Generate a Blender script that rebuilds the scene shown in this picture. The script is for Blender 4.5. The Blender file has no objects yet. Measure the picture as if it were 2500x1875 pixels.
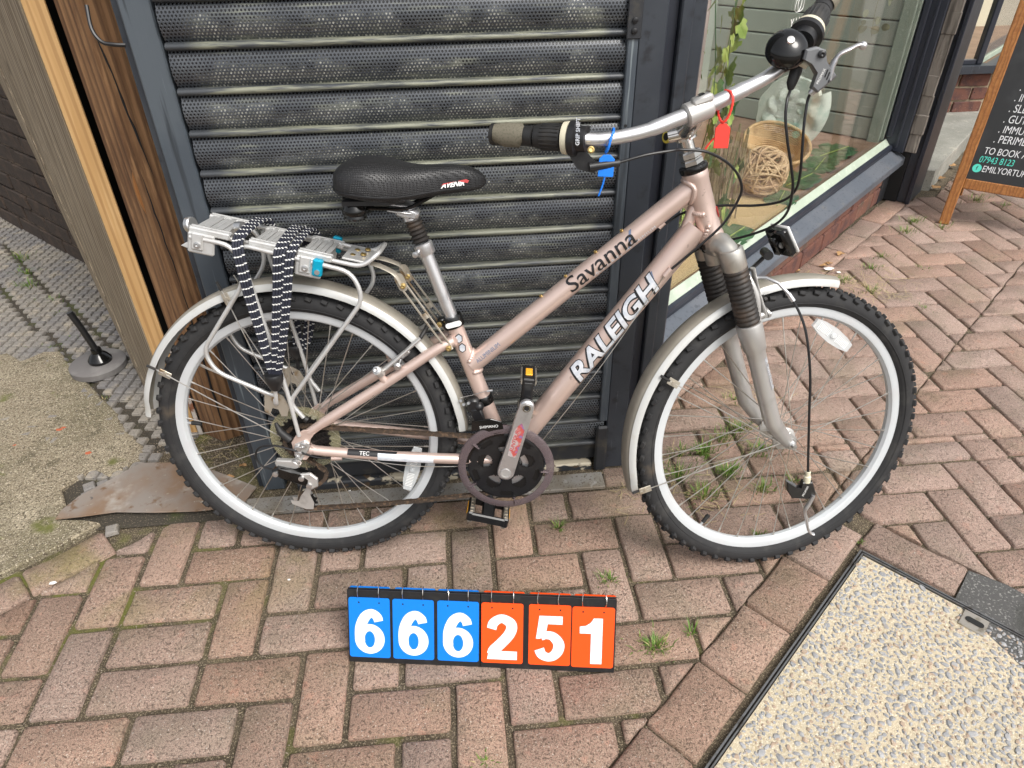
import bpy, math, random
from mathutils import Vector, Matrix, noise
random.seed(7)
PI = math.pi
S = bpy.context.scene
COL = S.collection

# ---------------------------------------------------------------- camera
CAM_F, CAM_PITCH, CAM_ROLL, CAM_YAW = 1708.0, 0.6202, 0.01766, -0.0852
CAM_POS = Vector((0.797, -1.132, 1.3212))
def camera_axes():
    cy, sy = math.cos(CAM_YAW), math.sin(CAM_YAW)
    r = Vector((cy, sy, 0)); fh = Vector((-sy, cy, 0)); u = Vector((0, 0, 1))
    f = fh*math.cos(CAM_PITCH) - u*math.sin(CAM_PITCH)
    d = -(u*math.cos(CAM_PITCH) + fh*math.sin(CAM_PITCH))
    c, s = math.cos(CAM_ROLL), math.sin(CAM_ROLL)
    return c*r + s*d, -s*r + c*d, f
CR, CD, CF = camera_axes()
cam = bpy.data.cameras.new('camera'); cam.sensor_width = 36; cam.lens = 36*CAM_F/2500
cam.clip_start = 0.02; cam.clip_end = 1000
camo = bpy.data.objects.new('camera', cam); COL.objects.link(camo)
m = Matrix.Identity(4)
for i in range(3):
    m[i][0] = CR[i]; m[i][1] = -CD[i]; m[i][2] = -CF[i]; m[i][3] = CAM_POS[i]
camo.matrix_world = m
S.camera = camo
def in_view(p, margin=0.0):
    q = Vector(p) - CAM_POS
    z = q.dot(CF)
    if z < 0.1: return False
    return abs(q.dot(CR)/z)*CAM_F < 1250*(1+margin) and abs(q.dot(CD)/z)*CAM_F < 937*(1+margin)

# ---------------------------------------------------------------- sky, sun, exposure
SUN_EL, SUN_AZ = math.radians(52), math.radians(35)     # azimuth from -Y (behind the camera) towards +X
sun_dir = Vector((math.sin(SUN_AZ)*math.cos(SUN_EL), -math.cos(SUN_AZ)*math.cos(SUN_EL), math.sin(SUN_EL)))
W = bpy.data.worlds.new('World'); S.world = W; W.use_nodes = True
nt = W.node_tree; nt.nodes.clear()
sky = nt.nodes.new('ShaderNodeTexSky'); sky.sky_type = 'NISHITA'; sky.sun_disc = False
sky.sun_elevation = SUN_EL; sky.sun_rotation = math.atan2(sun_dir.x, sun_dir.y)
sky.air_density = 1.0; sky.dust_density = 5.0; sky.ozone_density = 1.0
hs = nt.nodes.new('ShaderNodeHueSaturation'); hs.inputs['Saturation'].default_value = 0.22
bg = nt.nodes.new('ShaderNodeBackground'); bg.inputs['Strength'].default_value = 0.15
wo = nt.nodes.new('ShaderNodeOutputWorld')
nt.links.new(sky.outputs[0], hs.inputs['Color']); nt.links.new(hs.outputs[0], bg.inputs['Color'])
nt.links.new(bg.outputs[0], wo.inputs['Surface'])
sl = bpy.data.lights.new('sun', 'SUN'); sl.energy = 1.3; sl.angle = math.radians(25); sl.color = (1, .95, .88)
so = bpy.data.objects.new('sun', sl); COL.objects.link(so)
so.rotation_euler = sun_dir.to_track_quat('Z', 'Y').to_euler()
S.view_settings.view_transform = 'Standard'; S.view_settings.look = 'None'
S.view_settings.exposure = 0.55; S.view_settings.gamma = 1; S.view_settings.use_curve_mapping = False
S.render.engine = 'CYCLES'

# ---------------------------------------------------------------- materials
class NT:
    """small wrapper for building a node material"""
    def __init__(s, name):
        s.m = bpy.data.materials.new(name); s.m.use_nodes = True
        s.t = s.m.node_tree; s.b = s.t.nodes['Principled BSDF']
    def n(s, typ, **kw):
        x = s.t.nodes.new(typ)
        for k, v in kw.items(): setattr(x, k, v)
        return x
    def l(s, a, b): s.t.links.new(a, b)
    def put(s, sock, v):
        if hasattr(v, 'is_linked') or hasattr(v, 'links'): s.l(v, sock)
        else: sock.default_value = v
    def math(s, op, a, b=0.0, clamp=False):
        x = s.n('ShaderNodeMath', operation=op); x.use_clamp = clamp
        s.put(x.inputs[0], a); s.put(x.inputs[1], b); return x.outputs[0]
    def coords(s, kind='obj', scale=(1, 1, 1), rot=(0, 0, 0)):
        if kind == 'obj': o = s.n('ShaderNodeTexCoord').outputs['Object']
        else: o = s.n('ShaderNodeNewGeometry').outputs['Position']
        mp = s.n('ShaderNodeMapping'); mp.inputs['Scale'].default_value = scale; mp.inputs['Rotation'].default_value = rot
        s.l(o, mp.inputs[0]); return mp.outputs[0]
    def noise(s, co, scale, detail=4, rough=.55):
        x = s.n('ShaderNodeTexNoise'); x.inputs['Scale'].default_value = scale
        x.inputs['Detail'].default_value = detail; x.inputs['Roughness'].default_value = rough
        s.l(co, x.inputs['Vector']); return x.outputs['Fac']
    def ramp(s, f, lo, hi):
        x = s.n('ShaderNodeMapRange'); x.inputs[1].default_value = lo; x.inputs[2].default_value = hi
        x.interpolation_type = 'SMOOTHSTEP'; s.l(f, x.inputs[0]); return x.outputs[0]
    def mix(s, f, a, b):
        x = s.n('ShaderNodeMix', data_type='RGBA')
        s.put(x.inputs[0], f)
        for k, v in ((6, a), (7, b)):
            if isinstance(v, tuple): x.inputs[k].default_value = (*v[:3], 1)
            else: s.l(v, x.inputs[k])
        return x.outputs[2]
    def bump(s, h, strength=.5, dist=.002):
        x = s.n('ShaderNodeBump'); x.inputs['Strength'].default_value = strength; x.inputs['Distance'].default_value = dist
        s.l(h, x.inputs['Height']); s.l(x.outputs[0], s.b.inputs['Normal'])
    def fin(s, col=None, rough=.5, metal=0.0, **kw):
        if col is not None:
            if isinstance(col, tuple): s.b.inputs['Base Color'].default_value = (*col[:3], 1)
            else: s.l(col, s.b.inputs['Base Color'])
        s.put(s.b.inputs['Roughness'], rough); s.b.inputs['Metallic'].default_value = metal
        for k, v in kw.items(): s.put(s.b.inputs[k.replace('_', ' ')], v)
        return s.m

def surf(name, col, rough=.5, metal=0.0, layers=(), bump=None, kind='obj', **kw):
    """layers: (scale, colour, lo, hi[, stretch])"""
    k = NT(name); c = col
    for L in layers:
        co = k.coords(kind, L[4] if len(L) > 4 else (1, 1, 1))
        c = k.mix(k.ramp(k.noise(co, L[0]), L[2], L[3]), c, L[1])
    if bump:
        co = k.coords(kind, bump[3] if len(bump) > 3 else (1, 1, 1))
        k.bump(k.noise(co, bump[0], 6, .6), bump[1], bump[2])
    return k.fin(c, rough, metal, **kw)

M = {}
def paver_material():
    k = NT('clay_paver'); w = k.coords('world')
    oi = k.n('ShaderNodeObjectInfo')
    sep = k.n('ShaderNodeSeparateXYZ'); k.l(k.n('ShaderNodeNewGeometry').outputs['Position'], sep.inputs[0])
    c = k.mix(oi.outputs['Random'], (.315, .208, .158), (.37, .25, .195))
    # the newer batch of pavers on the street side is pinker
    street = k.math('ADD', k.ramp(sep.outputs[0], 1.3, 2.3), 0)
    c = k.mix(k.math('MULTIPLY', street, .6), c, (.42, .282, .235))
    c = k.mix(k.math('MULTIPLY', k.ramp(k.noise(w, 7, 5), .45, .72), .6), c, (.225, .178, .118))
    c = k.mix(k.math('MULTIPLY', k.ramp(k.noise(w, 30, 4), .5, .75), .45), c, (.24, .18, .135))
    c = k.mix(k.math('MULTIPLY', k.ramp(k.noise(w, 26, 3), .60, .72), .5), c, (.50, .27, .2))
    g = k.noise(w, 420, 3, .7)
    c = k.mix(k.math('MULTIPLY', k.ramp(g, .50, .62), .85), c, (.095, .07, .05))
    g2 = k.noise(k.coords('world', (1.1, 1.1, 1), (0, 0, .6)), 520, 2, .6)
    c = k.mix(k.math('MULTIPLY', k.ramp(g2, .56, .66), .6), c, (.55, .46, .36))
    v = k.n('ShaderNodeTexVoronoi'); v.inputs['Scale'].default_value = 95; k.l(w, v.inputs['Vector'])
    c = k.mix(k.math('MULTIPLY', k.math('LESS_THAN', v.outputs['Distance'], .13), .55), c, (.55, .50, .44))
    # moss grows by the shop front
    moss = k.math('MULTIPLY', k.ramp(k.noise(w, 4.5, 5), .50, .66), k.math('SUBTRACT', 1, k.ramp(sep.outputs[0], .2, 1.7)))
    moss = k.math('MULTIPLY', moss, k.ramp(sep.outputs[1], -.25, .25))
    c = k.mix(k.math('MULTIPLY', moss, .75), c, (.17, .155, .035))
    pit = k.ramp(k.noise(w, 170, 4, .7), .56, .66)
    c = k.mix(k.math('MULTIPLY', pit, .55), c, (.10, .072, .052))
    lit = k.ramp(k.noise(k.coords('world', (1, 1, 1), (0, 0, 1.1)), 150, 4, .7), .57, .68)
    c = k.mix(k.math('MULTIPLY', lit, .4), c, (.50, .36, .28))
    tone = k.n('ShaderNodeHueSaturation'); k.l(c, tone.inputs['Color'])
    k.l(k.math('ADD', .90, k.math('MULTIPLY', k.math('FRACT', k.math('MULTIPLY', oi.outputs['Random'], 7.31)), .26)), tone.inputs['Value'])
    k.l(k.math('ADD', .86, k.math('MULTIPLY', k.math('FRACT', k.math('MULTIPLY', oi.outputs['Random'], 13.7)), .26)), tone.inputs['Saturation'])
    c = tone.outputs[0]
    h = k.math('SUBTRACT', k.math('ADD', k.math('MULTIPLY', g, .8), k.math('MULTIPLY', k.noise(w, 60, 4), 1.2)), k.math('MULTIPLY', pit, .8))
    k.bump(h, .9, .004)
    return k.fin(c, .93)
M['paver'] = paver_material()
def soil_material():
    k = NT('jointing_soil'); w = k.coords('world')
    sep = k.n('ShaderNodeSeparateXYZ'); k.l(k.n('ShaderNodeNewGeometry').outputs['Position'], sep.inputs[0])
    c = k.mix(k.ramp(k.noise(w, 14, 5), .35, .65), (.055, .042, .026), (.10, .077, .05))
    c = k.mix(k.math('MULTIPLY', k.ramp(k.noise(w, 300, 3, .7), .52, .64), .8), c, (.40, .33, .22))
    c = k.mix(k.math('MULTIPLY', k.ramp(k.noise(w, 240, 3, .7), .55, .66), .8), c, (.03, .024, .016))
    moss = k.math('MULTIPLY', k.ramp(k.noise(w, 7, 4), .46, .60), k.math('SUBTRACT', 1.0, k.ramp(sep.outputs[0], -.02, .38)))
    moss = k.math('MULTIPLY', moss, k.ramp(sep.outputs[1], -.32, -.08))
    moss2 = k.ramp(k.noise(w, 9, 4), .62, .72)
    c = k.mix(k.math('MULTIPLY', k.math('MAXIMUM', moss, k.math('MULTIPLY', moss2, .5)), .8), c, (.12, .13, .02))
    k.bump(k.noise(w, 260, 4, .7), .8, .004)
    return k.fin(c, .97)
M['soil'] = soil_material()
M['concrete'] = surf('rough_concrete', (.27, .225, .155), .95, 0,
    [(3.5, (.185, .16, .10), .42, .62), (7, (.36, .31, .22), .5, .68), (14, (.12, .10, .06), .55, .70), (45, (.35, .30, .21), .55, .7), (120, (.09, .07, .045), .52, .64), (230, (.09, .07, .045), .52, .63), (300, (.58, .51, .39), .56, .66), (8, (.12, .125, .03), .60, .72)], (70, 1.0, .008), 'world')
M['tile'] = surf('blue_stable_tile', (.26, .235, .20), .7, 0, [(3, (.19, .18, .175), .4, .6), (16, (.33, .29, .23), .5, .7), (200, (.12, .11, .09), .55, .66)], (150, .5, .002), 'world')
M['tile_bed'] = surf('dirty_tile_bed', (.045, .038, .028), .9, 0, [(6, (.05, .055, .018), .5, .65), (220, (.16, .13, .09), .56, .66)], (200, .7, .003), 'world')
M['rust_sheet'] = surf('rusted_steel_sheet', (.27, .235, .205), .62, .25, [(4, (.24, .15, .09), .42, .62), (9, (.40, .37, .33), .55, .7), (24, (.17, .10, .055), .6, .72), (60, (.38, .36, .31), .64, .74)], (40, .35, .002), 'world')
M['lead'] = surf('weathered_flashing', (.27, .26, .24), .7, .2, [(8, (.20, .17, .13), .45, .65), (30, (.36, .35, .33), .58, .72), (200, (.12, .1, .07), .56, .66)], (60, .3, .002), 'world')
M['shop_paint'] = surf('blue_grey_paint', (.030, .036, .046), .42, 0, [(5, (.045, .052, .062), .4, .7), (120, (.11, .125, .14), .66, .74, (1, 1, .05)), (25, (.02, .022, .027), .55, .7)], (80, .12, .001), 'world')
M['post_paint'] = surf('brushed_blue_grey_paint', (.055, .068, .083), .5, 0, [(6, (.075, .09, .105), .4, .65), (110, (.19, .22, .235), .60, .70, (1, 1, .03)), (70, (.03, .037, .045), .55, .68, (1, 1, .04))], (120, .3, .0012, (1, 1, .06)), 'world')
M['navy_paint'] = surf('dark_navy_paint', (.019, .023, .034), .38, 0, [(5, (.03, .035, .046), .45, .7)], (60, .1, .001), 'world')
M['sill_paint'] = surf('slate_sill_paint', (.085, .098, .118), .5, 0, [(4, (.11, .12, .137), .4, .65), (14, (.16, .155, .14), .62, .75), (90, (.06, .068, .08), .55, .68)], (70, .15, .001), 'world')
M['rot_wood'] = surf('rotten_grey_wood', (.17, .15, .13), .9, 0, [(30, (.05, .042, .035), .45, .65, (1, 1, .12)), (50, (.32, .29, .25), .6, .7, (1, 1, .1))], (60, .9, .006, (1, 1, .12)), 'world')
M['black'] = surf('matt_black', (.008, .008, .008), .8)
M['threshold'] = surf('flaking_cream_threshold', (.03, .033, .038), .6, 0, [(13, (.56, .50, .38), .49, .53, (1, 1, 2)), (45, (.09, .06, .035), .58, .68)], (50, .4, .002), 'world')
def wood(name, a, b, c, grain=55, stretch=(1, 1, .045), rough=.8, dark=(.06, .035, .02), bump=.5):
    k = NT(name)
    co = k.coords('obj', stretch)
    n1 = k.noise(co, grain, 5, .6); n2 = k.noise(co, grain*2.6, 3, .7)
    col = k.mix(k.ramp(n1, .35, .65), a, b)
    col = k.mix(k.math('MULTIPLY', k.ramp(n2, .52, .7), .7), col, c)
    wv = k.n('ShaderNodeTexWave', wave_type='BANDS', bands_direction='X'); wv.inputs['Scale'].default_value = grain*.55
    wv.inputs['Distortion'].default_value = 9; wv.inputs['Detail'].default_value = 3; wv.inputs['Detail Scale'].default_value = .6
    k.l(k.coords('obj', (1, .6, .03)), wv.inputs['Vector'])
    col = k.mix(k.math('MULTIPLY', k.ramp(wv.outputs['Fac'], .62, .95), .5), col, dark)
    kn = k.n('ShaderNodeTexVoronoi'); kn.inputs['Scale'].default_value = 7
    k.l(k.coords('obj', (1, 1, .55)), kn.inputs['Vector'])
    col = k.mix(k.math('MULTIPLY', k.math('SUBTRACT', 1, k.ramp(kn.outputs['Distance'], .04, .11)), .65), col, dark)
    k.bump(k.math('ADD', n2, wv.outputs['Fac']), bump, .002)
    return k.fin(col, rough)
M['brown_timber'] = wood('rough_brown_timber', (.25, .135, .062), (.135, .066, .030), (.33, .185, .085), 34, (1, 1, .12), .9, (.045, .02, .010), 1.0)
M['pale_timber'] = wood('fresh_pale_timber', (.54, .335, .145), (.46, .27, .105), (.60, .40, .19), 30, (1, 1, .05), .7, (.28, .14, .05), .25)
M['grey_timber'] = wood('weathered_grey_timber', (.34, .275, .19), (.165, .125, .08), (.46, .40, .31), 46, (1.6, 1.6, .045), .9, (.055, .038, .024), 1.0)
M['orange_wood'] = wood('varnished_pine', (.37, .155, .042), (.29, .11, .028), (.43, .20, .06), 40, (1, 1, .06), .5, (.15, .055, .015), .25)
M['dark_brick'] = surf('dark_sooty_brick', (.05, .036, .028), .9, 0, [(20, (.075, .05, .036), .45, .65), (160, (.02, .016, .013), .55, .68)], (70, .6, .003), 'world')
M['red_brick'] = surf('dark_red_brick', (.145, .06, .042), .85, 0, [(14, (.085, .04, .035), .45, .62), (150, (.25, .16, .12), .62, .7)], (70, .5, .002), 'world')
M['riser_brick'] = surf('worn_painted_brick', (.17, .075, .05), .85, 0, [(10, (.10, .065, .05), .42, .6), (34, (.24, .13, .09), .56, .7), (140, (.06, .05, .04), .56, .66)], (60, .6, .003), 'world')
M['mortar'] = surf('sandy_mortar', (.36, .29, .20), .95, 0, [(20, (.22, .175, .12), .45, .65), (200, (.5, .44, .34), .58, .68)], (120, .6, .003), 'world')
M['dirty_mortar'] = surf('dirty_mortar', (.16, .115, .085), .95, 0, [(20, (.10, .07, .05), .45, .65)], (120, .6, .003), 'world')
M['dark_mortar'] = surf('sooty_mortar', (.16, .12, .085), .95, 0, [(18, (.05, .04, .03), .45, .65)], (120, .6, .003), 'world')
M['asphalt'] = surf('asphalt', (.085, .083, .08), .9, 0, [(170, (.24, .235, .22), .55, .66), (8, (.06, .06, .055), .5, .65)], (200, .9, .004), 'world')
M['far_ground'] = surf('street_surface', (.16, .14, .12), .95, 0, [(.5, (.2, .17, .15), .4, .6)], None, 'world')
M['step'] = surf('old_concrete_step', (.29, .285, .25), .9, 0, [(4, (.22, .22, .19), .4, .62), (18, (.40, .38, .32), .58, .72), (160, (.15, .14, .12), .56, .68)], (80, .4, .003), 'world')

def shutter_material(perforated):
    k = NT('dry_brushed_shutter' if perforated else 'brushed_shutter_rib')
    w = k.coords('world'); geo = k.n('ShaderNodeNewGeometry').outputs['Position']
    sep = k.n('ShaderNodeSeparateXYZ'); k.l(geo, sep.inputs[0])
    X = sep.outputs[0]
    st = k.noise(k.coords('world', (.06, 1, 1)), 190, 4, .65)
    st2 = k.noise(k.coords('world', (.11, 1, 1)), 75, 4, .6)
    blot = k.noise(k.coords('world', (1, 1, 1.6)), 9, 4)
    ends = k.math('MULTIPLY', k.ramp(X, .335, .385), k.math('SUBTRACT', 1, k.ramp(X, 1.085, 1.12)))
    base = k.mix(k.ramp(blot, .4, .62), (.058, .064, .073), (.082, .089, .098))
    if perforated:
        wm = k.math('MULTIPLY', k.ramp(k.math('ADD', k.math('MULTIPLY', st, .55), k.math('MULTIPLY', st2, .45)), .50, .64), ends)
        wm = k.math('MULTIPLY', wm, k.ramp(blot, .30, .58))
        c = k.mix(k.math('MULTIPLY', wm, .55), base, (.22, .23, .17))
        # punched holes, hexagonal pitch
        ob = k.n('ShaderNodeSeparateXYZ'); k.l(k.n('ShaderNodeTexCoord').outputs['Object'], ob.inputs[0])
        p = .0068
        y = k.math('DIVIDE', ob.outputs[2], p*.866)
        row = k.math('FLOOR', y)
        x = k.math('ADD', k.math('DIVIDE', ob.outputs[0], p), k.math('MULTIPLY', k.math('MODULO', k.math('ADD', row, 40), 2), .5))
        fx = k.math('SUBTRACT', k.math('FRACT', x), .5)
        fy = k.math('MULTIPLY', k.math('SUBTRACT', k.math('FRACT', y), .5), .866)
        dd = k.math('SQRT', k.math('ADD', k.math('MULTIPLY', fx, fx), k.math('MULTIPLY', fy, fy)))
        hole = k.math('SUBTRACT', 1, k.ramp(dd, .24, .32))
        # see-through brightness painted into the low holes of each slat, high ones dark
        hole_bright = k.math('ADD', k.math('MULTIPLY', k.noise(w, 16, 3), .9), k.math('MULTIPLY', k.math('SUBTRACT', .05, ob.outputs[2]), 7))
        hole_bright = k.math('MULTIPLY', k.ramp(hole_bright, .44, .60), ends)
        speck = k.ramp(k.noise(w, 170, 2), .45, .65)
        hc = k.mix(hole_bright, (.004, .004, .005), k.mix(speck, (.13, .135, .12), (.42, .42, .38)))
        c = k.mix(hole, c, hc)
        drips = k.ramp(k.noise(k.coords('world', (1, 1, .5)), 130, 2), .73, .77)
        c = k.mix(k.math('MULTIPLY', drips, .55), c, (.42, .43, .37))
        k.bump(k.math('MULTIPLY', hole, -1), .6, .002)
        return k.fin(c, k.math('ADD', .27, k.math('MULTIPLY', wm, .25)), .2)
    wm = k.math('MULTIPLY', k.ramp(k.math('ADD', k.math('MULTIPLY', st, .5), k.math('MULTIPLY', st2, .5)), .40, .58), ends)
    hgt = k.ramp(sep.outputs[2], .15, .95)
    c = k.mix(k.math('MULTIPLY', wm, k.math('ADD', .22, k.math('MULTIPLY', hgt, .5))), k.mix(.5, base, (.03, .033, .036)), (.29, .295, .215))
    return k.fin(c, .42, .1)
M['slat'] = shutter_material(True)
M['rib'] = shutter_material(False)
M['bar_dark'] = surf('black_shutter_bar', (.022, .024, .028), .5, 0, [(15, (.06, .055, .045), .55, .7)], None, 'world')

# bicycle
def frame_paint():
    k = NT('champagne_pink_paint'); o = k.coords('obj')
    c = k.mix(k.ramp(k.noise(o, 9, 4), .45, .75), (.66, .51, .45), (.60, .455, .395))
    c = k.mix(k.math('MULTIPLY', k.ramp(k.noise(o, 60, 3), .66, .72), .5), c, (.32, .22, .18))
    return k.fin(c, .34, .5, Coat_Weight=.5, Coat_Roughness=.12)
M['frame'] = frame_paint()
M['alu'] = surf('brushed_aluminium', (.66, .66, .67), .33, .85, [(40, (.5, .5, .51), .5, .75)])
M['alu_dull'] = surf('dull_aluminium', (.58, .57, .55), .48, .7, [(30, (.42, .41, .39), .5, .72)])
M['rack'] = surf('silver_rack_paint', (.60, .60, .59), .4, .5, [(25, (.5, .49, .47), .5, .75)])
M['rack_rust'] = surf('stained_steel_strip', (.47, .43, .36), .45, .7, [(30, (.30, .21, .12), .5, .68)])
M['chrome'] = surf('pitted_chrome', (.70, .68, .65), .16, 1, [(35, (.38, .33, .27), .56, .72)])
M['rim'] = surf('machined_rim', (.56, .585, .60), .36, .15, [(18, (.55, .56, .57), .45, .7)])
M['spoke'] = surf('stainless_spoke', (.62, .60, .56), .3, .9, [(20, (.42, .37, .30), .5, .7)])
M['fork'] = surf('silver_fork_paint', (.47, .46, .445), .38, .55, [(30, (.40, .39, .375), .5, .72)])
M['crown'] = surf('cast_crown', (.52, .50, .46), .36, .75, [(24, (.34, .31, .26), .5, .7)])
M['tyre'] = surf('dusty_tyre_rubber', (.017, .017, .018), .78, 0, [(30, (.032, .031, .030), .5, .7), (9, (.07, .055, .04), .64, .76)], (140, .3, .001))
M['rubber'] = surf('black_rubber', (.014, .014, .014), .55, 0, [(30, (.03, .027, .024), .5, .7)])
M['boot'] = surf('dusty_rubber_boot', (.022, .019, .017), .6, 0, [(18, (.06, .042, .03), .5, .7)])
M['plastic'] = surf('black_plastic', (.012, .012, .013), .35, 0, [(50, (.02, .02, .02), .5, .7)])
M['gloss'] = surf('gloss_black', (.006, .006, .006), .06, 0)
M['grip_olive'] = surf('olive_grip_rubber', (.145, .13, .095), .75, 0, [(300, (.11, .1, .07), .5, .6)])
M['cream'] = surf('cream_plastic', (.62, .58, .44), .45)
M['grey_metal'] = surf('grey_lever_paint', (.16, .165, .17), .4, .4)
M['white'] = surf('white_print', (.80, .80, .78), .5)
M['silver_print'] = surf('silver_print', (.58, .62, .68), .35, .25, [(60, (.72, .74, .78), .4, .6)])
M['black_print'] = surf('black_print', (.012, .012, .014), .35)
M['red_print'] = surf('red_print', (.48, .03, .03), .4)
M['blue_print'] = surf('slate_blue_print', (.16, .20, .30), .35)
M['fade_print'] = surf('faded_transfer', (.55, .50, .50), .35, .4, [(28, (.62, .12, .10), .46, .56), (28, (.16, .24, .60), .56, .66)])
M['gold'] = surf('plated_bolt', (.55, .40, .16), .3, .9)
M['zinc'] = surf('zinc_bolt', (.6, .6, .6), .3, .9)
M['cyan'] = surf('cyan_anodised', (.0, .36, .55), .35, .35)
M['chain'] = surf('rusty_chain', (.10, .075, .058), .55, .6, [(120, (.22, .15, .10), .5, .65)])
M['sprocket'] = surf('oily_sprocket', (.025, .023, .022), .45, .6)
M['amber'] = surf('amber_reflector', (.85, .38, .02), .25, 0, [(400, (.95, .5, .05), .45, .6)])
M['cable'] = surf('cable_housing', (.009, .009, .010), .4)
def clear(name, col, rough, alpha):
    k = NT(name); return k.fin(col, rough, 0, Alpha=alpha, IOR=1.45)
M['pie'] = clear('yellowed_clear_plastic', (.40, .37, .22), .25, .36)
M['guard'] = clear('smoked_clear_plastic', (.13, .10, .105), .12, .72)
M['lens'] = clear('clear_reflector_plastic', (.72, .75, .76), .2, .5)
def fender_material():
    k = NT('yellowed_mudguard_plastic'); o = k.coords('obj')
    c = k.mix(k.ramp(k.noise(o, 14, 4), .4, .7), (.255, .235, .195), (.32, .295, .25))
    c = k.mix(k.math('MULTIPLY', k.ramp(k.noise(o, 90, 3), .6, .72), .4), c, (.28, .24, .18))
    return k.fin(c, .4, .1)
M['fender'] = fender_material()
M['fender_edge'] = surf('white_mudguard_edge', (.52, .525, .51), .3, .1, [(30, (.50, .49, .455), .55, .75)])
def saddle_material():
    k = NT('dimpled_saddle_vinyl'); o = k.coords('obj')
    v = k.n('ShaderNodeTexVoronoi'); v.inputs['Scale'].default_value = 330; k.l(o, v.inputs['Vector'])
    v.inputs['Randomness'].default_value = .15
    k.bump(k.ramp(v.outputs['Distance'], .1, .5), .9, .001)
    return k.fin((.013, .013, .014), .42)
M['saddle'] = saddle_material()
def bungee_material():
    k = NT('flecked_elastic_cord')
    ob = k.n('ShaderNodeSeparateXYZ'); k.l(k.n('ShaderNodeTexCoord').outputs['UV'], ob.inputs[0])
    s = k.math('FRACT', k.math('MULTIPLY', ob.outputs[1], 34))
    a = k.math('LESS_THAN', s, .15)
    return k.fin(k.mix(a, (.012, .014, .026), (.72, .72, .70)), .75)
M['bungee'] = bungee_material()
M['card_blue'] = surf('blue_card', (.0, .19, .72), .4)
M['card_red'] = surf('orange_red_card', (.88, .08, .005), .4)
M['digit'] = surf('white_digit', (.82, .84, .90), .45)
M['seal_blue'] = surf('blue_seal_plastic', (.01, .20, .80), .35, 0, Subsurface_Weight=.1)
M['seal_red'] = surf('red_seal_plastic', (.85, .05, .035), .35, 0, Subsurface_Weight=.1)
# shop window
M['mint'] = surf('pale_green_paint', (.36, .42, .335), .5, 0, [(10, (.43, .49, .40), .45, .7), (80, (.58, .63, .54), .62, .72)], None, 'world')
M['shiplap'] = surf('sage_green_boards', (.34, .385, .33), .6, 0, [(3, (.38, .42, .36), .4, .65)], None, 'world')
M['bay_floor'] = surf('bay_floor_boards', (.26, .175, .12), .6, 0, [(9, (.2, .13, .085), .4, .65, (1, 1, 1))], None, 'world')
M['interior'] = surf('dim_interior', (.10, .10, .09), .8)
M['bark'] = surf('birch_bark', (.36, .30, .27), .85, 0, [(9, (.20, .15, .13), .45, .62, (1, 1, .4)), (24, (.55, .52, .48), .58, .68, (1, 1, .3)), (60, (.08, .06, .05), .64, .7, (1, 1, 5))], (30, .6, .004), 'world')
def leafmat(n, a, b): return surf(n, a, .5, 0, [(25, b, .4, .65)], None, 'world', Subsurface_Weight=.0)
M['ivy'] = leafmat('ivy_leaf', (.19, .28, .05), (.34, .44, .12))
M['ivy_dark'] = leafmat('dark_ivy_leaf', (.03, .11, .03), (.06, .17, .05))
M['monstera'] = leafmat('glossy_leaf', (.03, .085, .035), (.06, .14, .06))
M['euca'] = leafmat('eucalyptus_leaf', (.17, .19, .11), (.25, .27, .17))
M['ribbon'] = surf('turquoise_ribbon', (.02, .38, .42), .5)
M['wicker'] = surf('straw_wicker', (.50, .35, .17), .7, 0, [(20, (.36, .24, .11), .45, .65)], (200, .4, .001), 'world')
M['rattan'] = surf('pale_rattan_cane', (.58, .43, .25), .65, 0, [(14, (.40, .27, .14), .45, .68)], None, 'world')
M['jute'] = surf('jute_mat', (.52, .40, .20), .9, 0, [(200, (.36, .26, .12), .45, .6)], (220, .9, .004), 'world')
M['reed'] = surf('dry_reed', (.30, .26, .15), .8, 0, [(30, (.2, .17, .09), .4, .65)], None, 'world')
M['fossil'] = surf('chalky_mint_plaster', (.66, .72, .62), .85, 0, [(20, (.50, .60, .51), .45, .7)], (60, .3, .002), 'world')
def pane_glass():
    k = NT('window_glass'); t = k.t
    tr = k.n('ShaderNodeBsdfTransparent'); gl = k.n('ShaderNodeBsdfGlossy'); gl.inputs['Roughness'].default_value = .012
    lw = k.n('ShaderNodeLayerWeight'); lw.inputs['Blend'].default_value = .5
    mx = k.n('ShaderNodeMixShader'); f = k.math('ADD', .04, k.math('MULTIPLY', k.math('POWER', lw.outputs['Facing'], 5.0), .96), True)
    k.l(f, mx.inputs[0]); k.l(tr.outputs[0], mx.inputs[1]); k.l(gl.outputs[0], mx.inputs[2])
    out = [n for n in t.nodes if n.type == 'OUTPUT_MATERIAL'][0]; k.l(mx.outputs[0], out.inputs['Surface'])
    t.nodes.remove(k.b); return k.m
M['glass'] = pane_glass()
M['porcelain'] = surf('white_porcelain', (.75, .75, .70), .3)
M['chalk'] = surf('chalkboard', (.022, .024, .026), .6, 0, [(8, (.035, .037, .04), .45, .7)], None, 'world')
M['chalk_white'] = surf('chalk_white_lettering', (.74, .76, .78), .8)
M['chalk_teal'] = surf('chalk_teal_lettering', (.10, .68, .55), .8)
M['aggregate'] = surf('buff_concrete_matrix', (.49, .425, .31), .92, 0, [(160, (.42, .34, .22), .5, .64), (6, (.52, .44, .31), .45, .65), (380, (.72, .66, .52), .55, .66)], (240, .9, .003), 'world')
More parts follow.
